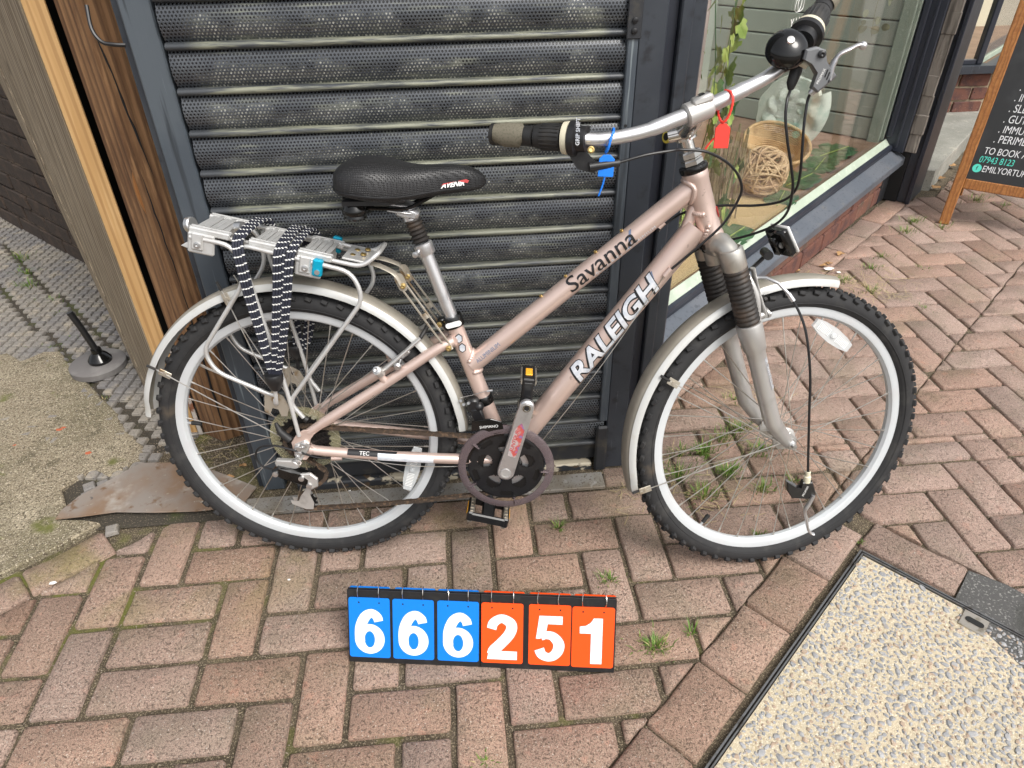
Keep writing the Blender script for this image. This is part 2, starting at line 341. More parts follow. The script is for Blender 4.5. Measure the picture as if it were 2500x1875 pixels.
def pebble_material():
    k = NT('flint_pebble'); w = k.coords('world')
    v = k.n('ShaderNodeTexVoronoi'); v.inputs['Scale'].default_value = 90; k.l(w, v.inputs['Vector'])
    sp = k.n('ShaderNodeSeparateColor'); k.l(v.outputs['Color'], sp.inputs[0])
    c = k.mix(sp.outputs[0], (.22, .225, .235), (.34, .34, .345))
    c = k.mix(k.ramp(sp.outputs[1], .78, .82), c, (.36, .27, .20))
    c = k.mix(k.math('MULTIPLY', k.ramp(k.noise(w, 260, 3), .55, .68), .5), c, (.6, .52, .40))
    return k.fin(c, .6)
M['pebble'] = pebble_material()
M['steel'] = surf('galvanised_edging', (.20, .20, .20), .45, .8, [(40, (.10, .09, .08), .5, .7)], None, 'world')
M['brass_plate'] = surf('worn_steel_plate', (.48, .44, .38), .4, .8, [(50, (.3, .26, .2), .5, .7)], None, 'world')
M['grass'] = surf('grass_blade', (.10, .19, .025), .6, 0, [(40, (.22, .28, .05), .5, .68)], None, 'world')
M['straw'] = surf('dead_grass', (.42, .34, .17), .8)
M['litter'] = surf('dry_leaf', (.36, .21, .09), .8, 0, [(50, (.24, .13, .05), .45, .65)], None, 'world')
M['grit'] = surf('loose_grit', (.30, .25, .19), .9, 0, [(90, (.14, .11, .08), .4, .6)], None, 'world')
M['foot_disc'] = surf('scuffed_rubber_disc', (.15, .14, .135), .7, 0, [(12, (.21, .2, .19), .45, .7)], (60, .2, .001))

# ---------------------------------------------------------------- mesh building
def V(*a): return Vector(a)
class MB:
    def __init__(s): s.v = []; s.f = []; s.mi = []; s.uv = None
    def add(s, vs, fs, mi=0):
        n = len(s.v); s.v += [tuple(p) for p in vs]
        s.f += [tuple(i+n for i in f) for f in fs]; s.mi += [mi]*len(fs)
    def box(s, c, size, R=None, bev=0.0, mi=0):
        c = Vector(c); hx, hy, hz = (d/2 for d in size); b = min(bev, hx*.9, hy*.9, hz*.9)
        R = R or Matrix.Identity(3)
        if b <= 0:
            vs = [c + R@V(x, y, z) for z in (-hz, hz) for y in (-hy, hy) for x in (-hx, hx)]
            s.add(vs, [(0, 2, 3, 1), (4, 5, 7, 6), (0, 1, 5, 4), (2, 6, 7, 3), (0, 4, 6, 2), (1, 3, 7, 5)], mi); return
        vs = []; idx = {}
        for sz in (-1, 1):
            for sy in (-1, 1):
                for sx in (-1, 1):
                    for ax in range(3):
                        p = [sx*(hx-b), sy*(hy-b), sz*(hz-b)]
                        p[ax] = (sx*hx, sy*hy, sz*hz)[ax]
                        idx[(sx, sy, sz, ax)] = len(vs); vs.append(c + R@Vector(p))
        fs = []
        for ax in range(3):
            u, w = [(1, 2), (2, 0), (0, 1)][ax]
            for sg in (-1, 1):
                q = []
                for a, bb in ((-1, -1), (1, -1), (1, 1), (-1, 1)):
                    k = [0, 0, 0]; k[ax] = sg; k[u] = a; k[w] = bb; q.append(idx[(*k, ax)])
                fs.append(tuple(q if sg > 0 else q[::-1]))
            for a in (-1, 1):
                for bb in (-1, 1):
                    k1 = [0, 0, 0]; k1[u] = a; k1[w] = bb; k1[ax] = -1; k2 = list(k1); k2[ax] = 1
                    q = (idx[(*k1, u)], idx[(*k2, u)], idx[(*k2, w)], idx[(*k1, w)])
                    fs.append(q if a*bb < 0 else q[::-1])
        for sx in (-1, 1):
            for sy in (-1, 1):
                for sz in (-1, 1):
                    q = (idx[(sx, sy, sz, 0)], idx[(sx, sy, sz, 1)], idx[(sx, sy, sz, 2)])
                    fs.append(q if sx*sy*sz > 0 else q[::-1])
        s.add(vs, fs, mi)
    def tube(s, pts, r, seg=10, closed=False, caps=True, mi=0, flat=1.0, up=None):
        """swept tube; r a number or one per point; flat squeezes the second axis"""
        P = [Vector(p) for p in pts]; n = len(P)
        rr = list(r) if isinstance(r, (list, tuple)) else [r]*n
        T = []
        for i in range(n):
            a = P[i-1] if (i > 0 or closed) else P[i]
            b = P[(i+1) % n] if (i < n-1 or closed) else P[i]
            t = b - a
            T.append(t.normalized() if t.length > 1e-9 else V(0, 0, 1))
        ref = Vector(up) if up else (V(0, 0, 1) if abs(T[0].z) < .9 else V(1, 0, 0))
        N = (ref - T[0]*ref.dot(T[0])).normalized(); vs = []
        for i in range(n):
            N = N - T[i]*N.dot(T[i])
            N = N.normalized() if N.length > 1e-6 else T[i].orthogonal().normalized()
            B = T[i].cross(N)
            for k in range(seg):
                a = 2*PI*k/seg
                vs.append(P[i] + (N*math.cos(a) + B*math.sin(a)*flat)*rr[i])
        fs = []
        for i in range(n if closed else n-1):
            j = (i+1) % n
            for k in range(seg):
                k2 = (k+1) % seg
                fs.append((i*seg+k, i*seg+k2, j*seg+k2, j*seg+k))
        if caps and not closed:
            fs.append(tuple(range(seg-1, -1, -1))); fs.append(tuple((n-1)*seg+k for k in range(seg)))
        s.add(vs, fs, mi)
    def lathe(s, prof, o=(0, 0, 0), axis=(0, 0, 1), seg=24, closed=False, mi=0, capb=False, capt=False):
        """prof: (radius, height along axis)"""
        o = Vector(o); ax = Vector(axis).normalized(); u = ax.orthogonal().normalized(); w = ax.cross(u)
        n = len(prof); vs = []
        for r, h in prof:
            for k in range(seg):
                a = 2*PI*k/seg; vs.append(o + ax*h + (u*math.cos(a) + w*math.sin(a))*r)
        fs = []
        for i in range(n if closed else n-1):
            j = (i+1) % n
            for k in range(seg):
                k2 = (k+1) % seg; fs.append((i*seg+k, i*seg+k2, j*seg+k2, j*seg+k))
        if capb: fs.append(tuple(range(seg-1, -1, -1)))
        if capt: fs.append(tuple((n-1)*seg+k for k in range(seg)))
        s.add(vs, fs, mi)
    def prism(s, out, depth, o=(0, 0, 0), ux=(1, 0, 0), uy=(0, 1, 0), mi=0, cham=0.0):
        """outline in the plane (ux, uy), extruded by depth along ux x uy"""
        o = Vector(o); ux = Vector(ux); uy = Vector(uy); nz = ux.cross(uy).normalized()
        n = len(out)
        area = sum(out[i][0]*out[(i+1) % n][1]-out[(i+1) % n][0]*out[i][1] for i in range(n))
        if area < 0: out = out[::-1]
        cen = Vector((sum(p[0] for p in out)/n, sum(p[1] for p in out)/n))
        lo = [o + ux*x + uy*y for x, y in out]
        hi = [p + nz*depth for p in lo]
        fs = [tuple(range(n-1, -1, -1))]
        fs += [(i, (i+1) % n, n+(i+1) % n, n+i) for i in range(n)]
        vs = lo + hi
        if cham > 0:
            hi2 = []
            for i, (x, y) in enumerate(out):
                d = cen - Vector((x, y)); L = d.length or 1
                d = d/L*min(cham*1.2, L*.4)
                hi2.append(o + ux*(x+d.x) + uy*(y+d.y) + nz*depth)
            vs = lo + [p - nz*cham for p in hi] + hi2
            fs += [(n+i, n+(i+1) % n, 2*n+(i+1) % n, 2*n+i) for i in range(n)]
            fs.append(tuple(range(2*n, 3*n)))
        else: fs.append(tuple(range(n, 2*n)))
        s.add(vs, fs, mi)
    def sphere(s, c, r, seg=14, rings=8, sc=(1, 1, 1), mi=0):
        c = Vector(c); vs = [c + V(0, 0, r*sc[2])]
        for i in range(1, rings):
            a = PI*i/rings
            for k in range(seg):
                b = 2*PI*k/seg
                vs.append(c + V(math.sin(a)*math.cos(b)*sc[0], math.sin(a)*math.sin(b)*sc[1], math.cos(a)*sc[2])*r)
        vs.append(c - V(0, 0, r*sc[2])); fs = []
        for k in range(seg):
            k2 = (k+1) % seg
            fs.append((0, 1+k, 1+k2))
            for i in range(rings-2):
                a = 1+i*seg; fs.append((a+k, a+seg+k, a+seg+k2, a+k2))
            a = 1+(rings-2)*seg; fs.append((a+k, len(vs)-1, a+k2))
        s.add(vs, fs, mi)
    def mesh(s, name, mats, smooth=True, ang=38):
        me = bpy.data.meshes.new(name); me.from_pydata(s.v, [], s.f)
        for mt in (mats if isinstance(mats, (list, tuple)) else [mats]): me.materials.append(mt)
        me.polygons.foreach_set('material_index', s.mi)
        me.polygons.foreach_set('use_smooth', [smooth]*len(s.f))
        me.update()
        if smooth: me.set_sharp_from_angle(angle=math.radians(ang))
        return me
    def build(s, name, mats, parent=None, smooth=True, ang=38, loc=None):
        return link(name, s.mesh(name, mats, smooth, ang), parent, loc)
def link(name, data, parent=None, loc=None, mat=None):
    o = bpy.data.objects.new(name, data); COL.objects.link(o)
    if parent: o.parent = parent
    if loc is not None: o.location = loc
    if mat is not None: o.matrix_local = mat
    return o
def tag(o, label=None, cat=None, group=None, kind=None):
    if label: o['label'] = label
    if cat: o['category'] = cat
    if group: o['group'] = group
    if kind: o['kind'] = kind
    return o
def empty(name, loc=(0, 0, 0), mat=None, parent=None):
    o = bpy.data.objects.new(name, None); COL.objects.link(o); o.empty_display_size = .05
    if parent: o.parent = parent
    if mat is not None: o.matrix_local = mat
    else: o.location = loc
    return o
def spline(pts, n=6, closed=False):
    P = [Vector(p) for p in pts]; out = []; N = len(P)
    for i in range(N if closed else N-1):
        p1, p2 = P[i], P[(i+1) % N]
        p0 = P[i-1] if (i > 0 or closed) else p1*2-p2
        p3 = P[(i+2) % N] if (i+2 < N or closed) else p2*2-p1
        for k in range(n):
            t = k/n
            out.append(.5*((2*p1) + (p2-p0)*t + (2*p0-5*p1+4*p2-p3)*t*t + (3*p1-p0-3*p2+p3)*t*t*t))
    if not closed: out.append(P[-1])
    return out
def bend(pts, rad=.03, n=5):
    """polyline with rounded corners"""
    P = [Vector(p) for p in pts]; out = [P[0]]
    for i in range(1, len(P)-1):
        a, b = P[i-1]-P[i], P[i+1]-P[i]
        d = min(rad, a.length*.45, b.length*.45)
        q0, q2 = P[i]+a.normalized()*d, P[i]+b.normalized()*d
        for k in range(n+1):
            t = k/n; out.append(q0*(1-t)**2 + P[i]*2*t*(1-t) + q2*t*t)
    out.append(P[-1]); return out
def capsule(p, q, r1, r2, n=10):
    p, q = Vector(p), Vector(q); d = (q-p).normalized(); a0 = math.atan2(d.y, d.x); o = []
    for k in range(n+1):
        a = a0+PI/2+PI*k/n; o.append((p.x+r1*math.cos(a), p.y+r1*math.sin(a)))
    for k in range(n+1):
        a = a0-PI/2+PI*k/n; o.append((q.x+r2*math.cos(a), q.y+r2*math.sin(a)))
    return o
def arcpts(c, r, a0, a1, n): return [(c[0]+r*math.cos(math.radians(a0+(a1-a0)*k/n)), c[1]+r*math.sin(math.radians(a0+(a1-a0)*k/n))) for k in range(n+1)]
def text_mesh(body, size=1.0, bold=0.0, shear=0.0, spacing=1.0, extrude=0.0, align='LEFT', xscale=1.0):
    cu = bpy.data.curves.new('lettering', 'FONT'); cu.body = body; cu.size = size; cu.offset = bold; cu.shear = shear
    cu.space_character = spacing; cu.extrude = extrude; cu.align_x = align; cu.resolution_u = 4
    o = bpy.data.objects.new('lettering', cu); COL.objects.link(o)
    bpy.context.view_layer.update()
    me = bpy.data.meshes.new_from_object(o.evaluated_get(bpy.context.evaluated_depsgraph_get()))
    bpy.data.objects.remove(o); bpy.data.curves.remove(cu)
    if xscale != 1.0:
        for v in me.vertices: v.co.x *= xscale
    return me
def letters(name, body, mat, parent, origin, ux, uy, size, **kw):
    """flat lettering lying in the plane (ux, uy) of its parent"""
    me = text_mesh(body, size, **kw); me.materials.clear(); me.materials.append(mat)
    o = Vector(origin); ux = Vector(ux).normalized(); uy = Vector(uy).normalized(); nz = ux.cross(uy)
    for v in me.vertices: v.co = o + ux*v.co.x + uy*v.co.y + nz*v.co.z
    me.update(); return link(name, me, parent)
def wrapped_letters(name, body, mat, parent, p, q, facing, radius, size, lift=.0006, **kw):
    """lettering wrapped round a tube that runs p -> q, centred on the side 'facing'"""
    import bmesh
    me = text_mesh(body, size, **kw); me.materials.clear(); me.materials.append(mat)
    for v in me.vertices: v.co.y -= size*.34
    bm = bmesh.new(); bm.from_mesh(me)
    k = -12
    while k <= 12:
        g = bm.verts[:]+bm.edges[:]+bm.faces[:]
        bmesh.ops.bisect_plane(bm, geom=g, plane_co=(0, k*radius*.16, 0), plane_no=(0, 1, 0)); k += 1
    p, q = Vector(p), Vector(q); ax = (q-p).normalized(); fz = Vector(facing); fz = (fz-ax*fz.dot(ax)).normalized(); up = fz.cross(ax)
    for v in bm.verts:
        a = v.co.y/radius; R = radius+lift
        v.co = p + ax*v.co.x + up*(math.sin(a)*R) + fz*(math.cos(a)*R)
    bm.to_mesh(me); bm.free(); me.update()
    return link(name, me, parent)

# ---------------------------------------------------------------- 2D polygon clipping
def area2(p): return .5*sum(p[i][0]*p[(i+1) % len(p)][1]-p[(i+1) % len(p)][0]*p[i][1] for i in range(len(p)))
def clip(poly, p0, n):
    """keep the side where (p-p0).n >= 0"""
    out = []
    for i in range(len(poly)):
        a, b = poly[i], poly[(i+1) % len(poly)]
        da = (a[0]-p0[0])*n[0]+(a[1]-p0[1])*n[1]; db = (b[0]-p0[0])*n[0]+(b[1]-p0[1])*n[1]
        if da >= 0: out.append(a)
        if (da > 0) != (db > 0) and abs(da-db) > 1e-12:
            t = da/(da-db); out.append((a[0]+(b[0]-a[0])*t, a[1]+(b[1]-a[1])*t))
    return out
def inset(poly, d):
    """shrink a convex polygon (counter-clockwise)"""
    out = poly
    for i in range(len(poly)):
        a, b = poly[i], poly[(i+1) % len(poly)]
        ex, ey = b[0]-a[0], b[1]-a[1]; L = math.hypot(ex, ey)
        if L < 1e-7: continue
        n = (-ey/L, ex/L); out = clip(out, (a[0]+n[0]*d, a[1]+n[1]*d), n)
        if len(out) < 3: return []
    return out
def tidy(poly, eps=.004):
    out = []
    for p in poly:
        if not out or math.hypot(p[0]-out[-1][0], p[1]-out[-1][1]) > eps: out.append(p)
    while len(out) > 2 and math.hypot(out[0][0]-out[-1][0], out[0][1]-out[-1][1]) <= eps: out.pop()
    return out

# ================================================================ THE SETTING
U = .105                                   # paver module
WD = V(.7254, .6884, 0).normalized(); WN = V(WD.y, -WD.x, 0)   # along the angled shop window, out of it
W0 = V(2.136, 1.3197, 0)
def wpt(s, n, z=0): return W0 + WD*s + WN*n + V(0, 0, z)
WR = Matrix((( WD.x, -WN.x, 0), (WD.y, -WN.y, 0), (0, 0, 1)))   # local x along the window, local y into the shop

g = MB(); g.add([(-150, -150, -.03), (150, -150, -.03), (150, 150, -.03), (-150, 150, -.03)], [(0, 1, 2, 3)])
tag(g.build('ground', M['far_ground'], smooth=False), kind='structure')
g = MB(); g.add([(-1.2, -3, -.0105), (7, -3, -.0105), (7, 3.2, -.0105), (-1.2, 3.2, -.0105)], [(0, 1, 2, 3)])
pavement = tag(g.build('pavement', M['soil'], smooth=False), kind='structure')

def slab_piece(poly, top=0.0, depth=.016, cham=.006, seg=3, jit=.0016, tilt=.0):
    """a paver: rounded, slightly worn edges, centred on its own middle; returns mesh builder and centre"""
    cx = sum(p[0] for p in poly)/len(poly); cy = sum(p[1] for p in poly)/len(poly)
    ring = []
    for i in range(len(poly)):
        a, b = poly[i], poly[(i+1) % len(poly)]
        L = math.hypot(b[0]-a[0], b[1]-a[1]); n = max(1, min(seg, int(L/.03)))
        for k in range(n):
            t = k/n
            if k == 0 and L > .03:      # corners knocked off
                c = random.uniform(.002, .006)
                pa = poly[i-1]; La = math.hypot(pa[0]-a[0], pa[1]-a[1]) or 1
                ring.append((a[0]+(pa[0]-a[0])/La*c, a[1]+(pa[1]-a[1])/La*c))
                ring.append((a[0]+(b[0]-a[0])/L*c, a[1]+(b[1]-a[1])/L*c))
            else:
                ring.append((a[0]+(b[0]-a[0])*t+random.uniform(-jit, jit), a[1]+(b[1]-a[1])*t+random.uniform(-jit, jit)))
    tx, ty = random.uniform(-tilt, tilt), random.uniform(-tilt, tilt)
    vs = []; N = len(ring)
    for d, z in ((0, -depth), (.0012, -cham*.55), (cham*.8, 0)):
        for x, y in ring:
            x -= cx; y -= cy; L = math.hypot(x, y) or 1
            # move inwards from the edges
            fx = max(0, 1-d/max(abs(x), .012)) if abs(x) > .004 else 1
            fy = max(0, 1-d/max(abs(y), .012)) if abs(y) > .004 else 1
            zz = top+z+(x*tx+y*ty if z > -depth else 0)+(random.uniform(-.0012, .0005) if z == 0 else 0)
            vs.append((x*fx, y*fy, zz))
    fs = []
    for r in range(2):
        for k in range(N):
            k2 = (k+1) % N; fs.append((r*N+k, r*N+k2, (r+1)*N+k2, (r+1)*N+k))
    fs.append(tuple(2*N+k for k in range(N)))
    mb = MB(); mb.add(vs, fs); return mb, (cx, cy)

# zones the herringbone stops at
MD = V(-.457, -.393, 0).normalized(); MDn = V(MD.y, -MD.x, 0)    # along the near edge of the cover
if MDn.x < 0: MDn = -MDn
MC = (1.726, -.072)                                             # corner of the access cover
mdir, mperp = (MD.x, MD.y), (MDn.x, MDn.y)
BL = (MC[0]-mperp[0]*.128, MC[1]-mperp[1]*.128)                 # outer line of the border course, left of the cover
BT = (MC[0]-mdir[0]*.118, MC[1]-mdir[1]*.118)                   # and above it
WBn = (.672, -.741); WB = (2.299, 1.334)                        # border course along the window
LBn = (.626, -.78)
_lv = V(-.279+.08, -.039-.121, 0).normalized(); LBd = (_lv.x, _lv.y)
LBn = (LBd[1]*-1, LBd[0]); LBn = LBn if LBn[0] > 0 else (-LBn[0], -LBn[1])
LB = (-.08, .121)
STn = (.707, -.707); ST = (3.34, 2.19)
def regions(poly):
    """cut a paver to the area of the herringbone"""
    if max(q[0] for q in poly) > 1.36: poly = clip(poly, WB, WBn)
    if len(poly) > 2: poly = clip(poly, LB, LBn)
    if len(poly) > 2 and max(q[1] for q in poly) > 2.12: poly = clip(poly, ST, STn)
    if len(poly) < 3: return []
    out = []
    # outside the cover's border (a corner zone)
    a = clip(poly, BL, (-mperp[0], -mperp[1])); b = clip(poly, BL, mperp)
    if len(a) > 2: out.append(a)
    if len(b) > 2:
        b = clip(b, BT, (-mdir[0], -mdir[1]))
        if len(b) > 2: out.append(b)
    res = []
    for p in out:                      # in front of the threshold strip and of the right-hand post
        a = clip(p, (0, .203), (0, -1)); b = clip(p, (0, .203), (0, 1))
        if len(a) > 2: res.append(a)
        if len(b) > 2:
            b = clip(b, (1.16, 0), (1, 0))
            if len(b) > 2:
                c = clip(b, (0, .287), (0, -1)); d = clip(clip(b, (0, .287), (0, 1)) or [(0, 0)], (1.305, 0), (1, 0))
                if len(c) > 2: res.append(c)
                if len(d) > 2: res.append(d)
    return res
cells = []
special = {(-1, 1), (0, 1), (1, 1), (-1, 2), (0, 2), (1, 2), (-1, 3), (0, 3)}
covered = set()
def add_cell(i, j, w, h): cells.append((i, j, w, h))
for i in range(-14, 62):
    for j in range(-34, 26):
        if (i+j) % 4 == 0:
            cs = {(i, j), (i+1, j)}
            if cs & special:
                for c in cs-special: add_cell(c[0], c[1], 1, 1)
            else: add_cell(i, j, 2, 1)
        elif (i+j) % 4 == 2:
            cs = {(i, j), (i, j+1)}
            if cs & special:
                for c in cs-special: add_cell(c[0], c[1], 1, 1)
            else: add_cell(i, j, 1, 2)
add_cell(-1, 1, 1, 2); add_cell(0, 1, 2, 1); add_cell(0, 2, 2, 1); add_cell(-1, 3, 2, 1)
pieces = []
for i, j, w, h in cells:
    x0, x1 = i*U, (i+w)*U; y1, y0 = -j*U, -(j+h)*U
    if x1 < -1 or x0 > 5.6 or y0 > 3 or y1 < -1.9: continue
    cx, cy = (x0+x1)/2, (y0+y1)/2
    gap = .0060-.0037*min(1, max(0, (cx-.7)/1.2))       # joints are wider on the left
    jx, jy = random.uniform(-.0012, .0012), random.uniform(-.0012, .0012)
    a = [(x0+gap+jx, y0+gap+jy), (x1-gap+jx, y0+gap+jy), (x1-gap+jx, y1-gap+jy), (x0+gap+jx, y1-gap+jy)]
    rot = random.gauss(0, .004); c, s_ = math.cos(rot), math.sin(rot)
    a = [(cx+(x-cx)*c-(y-cy)*s_, cy+(x-cx)*s_+(y-cy)*c) for x, y in a]
    for p in regions(a):
        p = tidy(p)
        if len(p) < 3 or area2(p) < .0006: continue
        if len(p) > 4 or abs(area2(p)-w*h*U*U) > .004: p = tidy(inset(p, .0018))
        if len(p) >= 3 and area2(p) > .0005: pieces.append(p)
# border courses: along the cover (left and top), along the window riser, by the concrete patch
def course(origin, d, n, count, start, L=.205, wd=.108, gap=.002):
    for k in range(count):
        a0, a1 = start+k*L+gap, start+(k+1)*L-gap
        P = [(origin[0]+d[0]*a+n[0]*b, origin[1]+d[1]*a+n[1]*b) for a, b in ((a0, gap), (a1, gap), (a1, wd-gap), (a0, wd-gap))]
        if area2(P) < 0: P = P[::-1]
        pieces.append(P)
course((BL[0], BL[1]), mdir, mperp, 8, -.055, .192, .114)
course((MC[0]-mdir[0]*.012, MC[1]-mdir[1]*.012), mperp, (-mdir[0], -mdir[1]), 1, -.012, .222, .104)
course((WB[0], WB[1]), (.741, .672), (-WBn[0], -WBn[1]), 11, -1.18, .207, .104)
course((LB[0], LB[1]), LBd, (-LBn[0], -LBn[1]), 3, .0, .192, .094)
pieces.sort(key=lambda p: (V(sum(q[0] for q in p)/len(p), sum(q[1] for q in p)/len(p), 0)-CAM_POS).length)
rest = MB(); n_ind = 0
proto = {}
for p in pieces:
    cx = sum(q[0] for q in p)/len(p); cy = sum(q[1] for q in p)/len(p)
    vis = any(in_view((x, y, 0), .03) for x, y in p) or in_view((cx, cy, 0))
    hidden = cx < 1.25 and cy > .3
    if vis and not hidden and n_ind < 296:
        mb, c = slab_piece(p, tilt=.006)
        o = mb.build('paver', M['paver'], pavement, loc=(c[0], c[1], random.uniform(-.0018, .0012)), ang=60); n_ind += 1
    else:
        mb, c = slab_piece(p, seg=1, jit=.001)
        rest.add([(v[0]+c[0], v[1]+c[1], v[2]) for v in mb.v], mb.f)
tag(rest.build('paver', M['paver'], pavement, ang=60), kind='stuff')

# asphalt patch by the access cover
a = [(MC[0]+mperp[0]*.215+mdir[0]*-.10, MC[1]+mperp[1]*.215+mdir[1]*-.10)]
P = [(1.945, -.158), (2.005, -.205), (2.10, -.33), (2.2, -.62), (1.95, -.62), (1.86, -.235), (1.90, -.2)]
g = MB(); g.prism(P, .008, (0, 0, -.009)); tag(g.build('asphalt', M['asphalt'], smooth=False), kind='structure')

# ---- access cover with exposed aggregate
cov = empty('access_cover', (MC[0], MC[1], 0))
tag(cov, 'concrete access cover with exposed pebbles and thin steel edge set in the pavers', 'access cover')
CM = Matrix(((mdir[0], mperp[0], 0), (mdir[1], mperp[1], 0), (0, 0, 1)))
flip = CM.determinant() < 0
def cpt(a, b, z=0): return V(mdir[0]*a+mperp[0]*b, mdir[1]*a+mperp[1]*b, z)
CLA, CLB = .95, .62
def cprism(mb, a0, a1, b0, b1, z0, z1):
    P = [cpt(a0, b0), cpt(a1, b0), cpt(a1, b1), cpt(a0, b1)]; mb.prism([(p.x, p.y) for p in P], z1-z0, (0, 0, z0), cham=.001)
g = MB(); cprism(g, .012, CLA-.01, .012, CLB-.01, -.012, -.0015); g.build('concrete_infill', M['aggregate'], cov, smooth=False)
for nm, r in (('edge_strip', (0, CLA, 0, .004)), ('edge_strip', (0, .004, .0045, CLB)), ('edge_strip', (.0075, CLA, .0075, .0105)), ('edge_strip', (.0075, .0105, .011, CLB))):
    g = MB(); cprism(g, *r, -.012, .0022); g.build(nm, M['steel'], cov, smooth=False)
ico = []
g = MB(); g.sphere((0, 0, 0), 1, 7, 4); pv, pf = g.v, g.f
st = MB(); rr = random.Random(3)
grid = {}
for _ in range(26000):
    a_, b_ = rr.uniform(.016, CLA-.02), rr.uniform(.016, CLB-.02)
    p = cpt(a_, b_)
    if not in_view((MC[0]+p.x, MC[1]+p.y, 0), .25): continue
    if .09 < b_ < .15 and False: continue
    r = rr.choice((.0026, .0038, .0048, .0058, .0066))*rr.uniform(.85, 1.2)
    key = (int(a_/.016), int(b_/.016)); ok = True
    for i in (-1, 0, 1):
        for j in (-1, 0, 1):
            for q in grid.get((key[0]+i, key[1]+j), ()):
                if math.hypot(q[0]-a_, q[1]-b_) < (q[2]+r)*1.0: ok = False; break
    if not ok: continue
    grid.setdefault(key, []).append((a_, b_, r))
    an = rr.uniform(0, PI); ca, sa = math.cos(an), math.sin(an); e1, e2 = rr.uniform(1.0, 1.55), rr.uniform(.7, 1)
    vs = []
    for x, y, z in pv:
        k = 1+rr.uniform(-.22, .22)
        x, y, z = x*r*e1*k, y*r*e2*k, z*r*.42*k
        vs.append((p.x+x*ca-y*sa, p.y+x*sa+y*ca, -.0013+z))
    st.add(vs, pf)
    if len(st.v) > 140000: break
tag(st.build('aggregate_stone', M['pebble'], cov, ang=25), kind='stuff')
kp = cpt(.0105+.052, .262)   # lifting eye near the top edge
g = MB(); P = [cpt(*q) for q in ((.014, .235), (.014, .285), (.062, .285), (.062, .235))]
g.prism([(p.x, p.y) for p in P], .009, (0, 0, -.006), cham=.0015)
plate = g.build('lifting_plate', M['brass_plate'], cov, smooth=False)
g = MB(); c0, c1 = cpt(.038, .250), cpt(.038, .272)
g.prism(capsule((c0.x, c0.y), (c1.x, c1.y), .0075, .0075), .001, (0, 0, .0031)); g.build('slot', M['black'], plate, smooth=False)

# ---- concrete patch on the left, stable tiles, rusted sheet, flashing
P = [(-2.2, 1.12), (-.813, 1.083), (-.783, 1.09), (-.715, 1.029), (-.656, 1.086), (-.608, 1.081), (-.537, .987), (-.481, .93), (-.366, .793), (-.279, .695), (-.213, .589), (-.139, .511), (-.134, .452), (-.193, .396), (-.241, .429), (-.279, .399), (-.306, .356), (-.265, .288), (-.267, .24), (-.15, .215), (-.235, .14), (-.33, .065), (-.40, .01), (-.9, -.5), (-2.2, -.5)]
def rough_slab(name, P, z0, z1, mat, sub=.02, amp=.004):
    out = []
    for i in range(len(P)):
        a, b = P[i], P[(i+1) % len(P)]; L = math.hypot(b[0]-a[0], b[1]-a[1]); n = max(1, min(30, int(L/sub)))
        for k in range(n):
            t = k/n; x, y = a[0]+(b[0]-a[0])*t, a[1]+(b[1]-a[1])*t
            q = noise.noise_vector(V(x*30, y*30, 2))
            out.append((x+q.x*amp, y+q.y*amp))
    g = MB(); g.prism(out, z1-z0, (0, 0, z0), cham=.004); return g.build(name, mat, ang=30)
tag(rough_slab('concrete_slab', P, -.02, .009, M['concrete'], amp=.006), kind='structure')
g = MB(); g.add([(-2.6, .2, -.004), (.25, .2, -.004), (.25, 4.6, -.004), (-2.6, 4.6, -.004)], [(0, 1, 2, 3)])
path = tag(g.build('tiled_path', M['tile_bed'], smooth=False), kind='structure')
tl = []
rt = math.radians(-6)
for i in range(-60, 40):
    for j in range(-10, 90):
        x, y = i*.036, j*.036
        x, y = -.5+x*math.cos(rt)-y*math.sin(rt), .4+x*math.sin(rt)+y*math.cos(rt)
        if x > .0 or y > 3.2 or y < .40 or (x > -.12 and y < .46): continue
        if not in_view((x, y, 0), .02): continue
        # broken diagonal joints between the larger blocks
        skip = False
        for (ax, ay), (bx, by) in (((-1.6, 2.44), (-.6, 1.29)), ((-1.3, 1.88), (-.62, 1.105)), ((-1.0, 2.6), (-.3, 1.8))):
            L = math.hypot(bx-ax, by-ay); dd = abs((x-ax)*(by-ay)-(y-ay)*(bx-ax))/L
            if dd < .012: skip = True
        if not skip: tl.append((x, y))
tl.sort(key=lambda p: (V(p[0], p[1], 0)-CAM_POS).length)
def tile_mb():
    g = MB(); h = .0155
    q = [(-h, -h), (h, -h), (h, h), (-h, h)]
    vs = [(x, y, -.004) for x, y in q]+[(x*.93, y*.93, .005) for x, y in q]+[(x*.78, y*.78, .008) for x, y in q]
    g.add(vs, [(0, 1, 5, 4), (1, 2, 6, 5), (2, 3, 7, 6), (3, 0, 4, 7), (4, 5, 9, 8), (5, 6, 10, 9), (6, 7, 11, 10), (7, 4, 8, 11), (8, 9, 10, 11)])
    return g
tm = tile_mb().mesh('tile', M['tile'], smooth=False)
def seen_tile(x, y):      # tiles under the concrete or behind the posts need no object of their own
    if x > -.24 and y > .70: return False
    if y < 1.06 and x < -.62: return False
    return True
rest = MB(); k = 0; tv = tile_mb()
for x, y in tl:
    if x > -.12 and y > .3 and False: continue
    if seen_tile(x, y) and k < 298:
        o = link('tile', tm, path, (x+random.uniform(-.001, .001), y+random.uniform(-.001, .001), random.uniform(-.0015, .001)))
        o.rotation_euler = (random.uniform(-.03, .03), random.uniform(-.03, .03), rt+random.uniform(-.03, .03)); k += 1
    else:
        dz = random.uniform(-.0015, .001)
        rest.add([(x+v[0], y+v[1], v[2]+dz) for v in tv.v], tv.f)
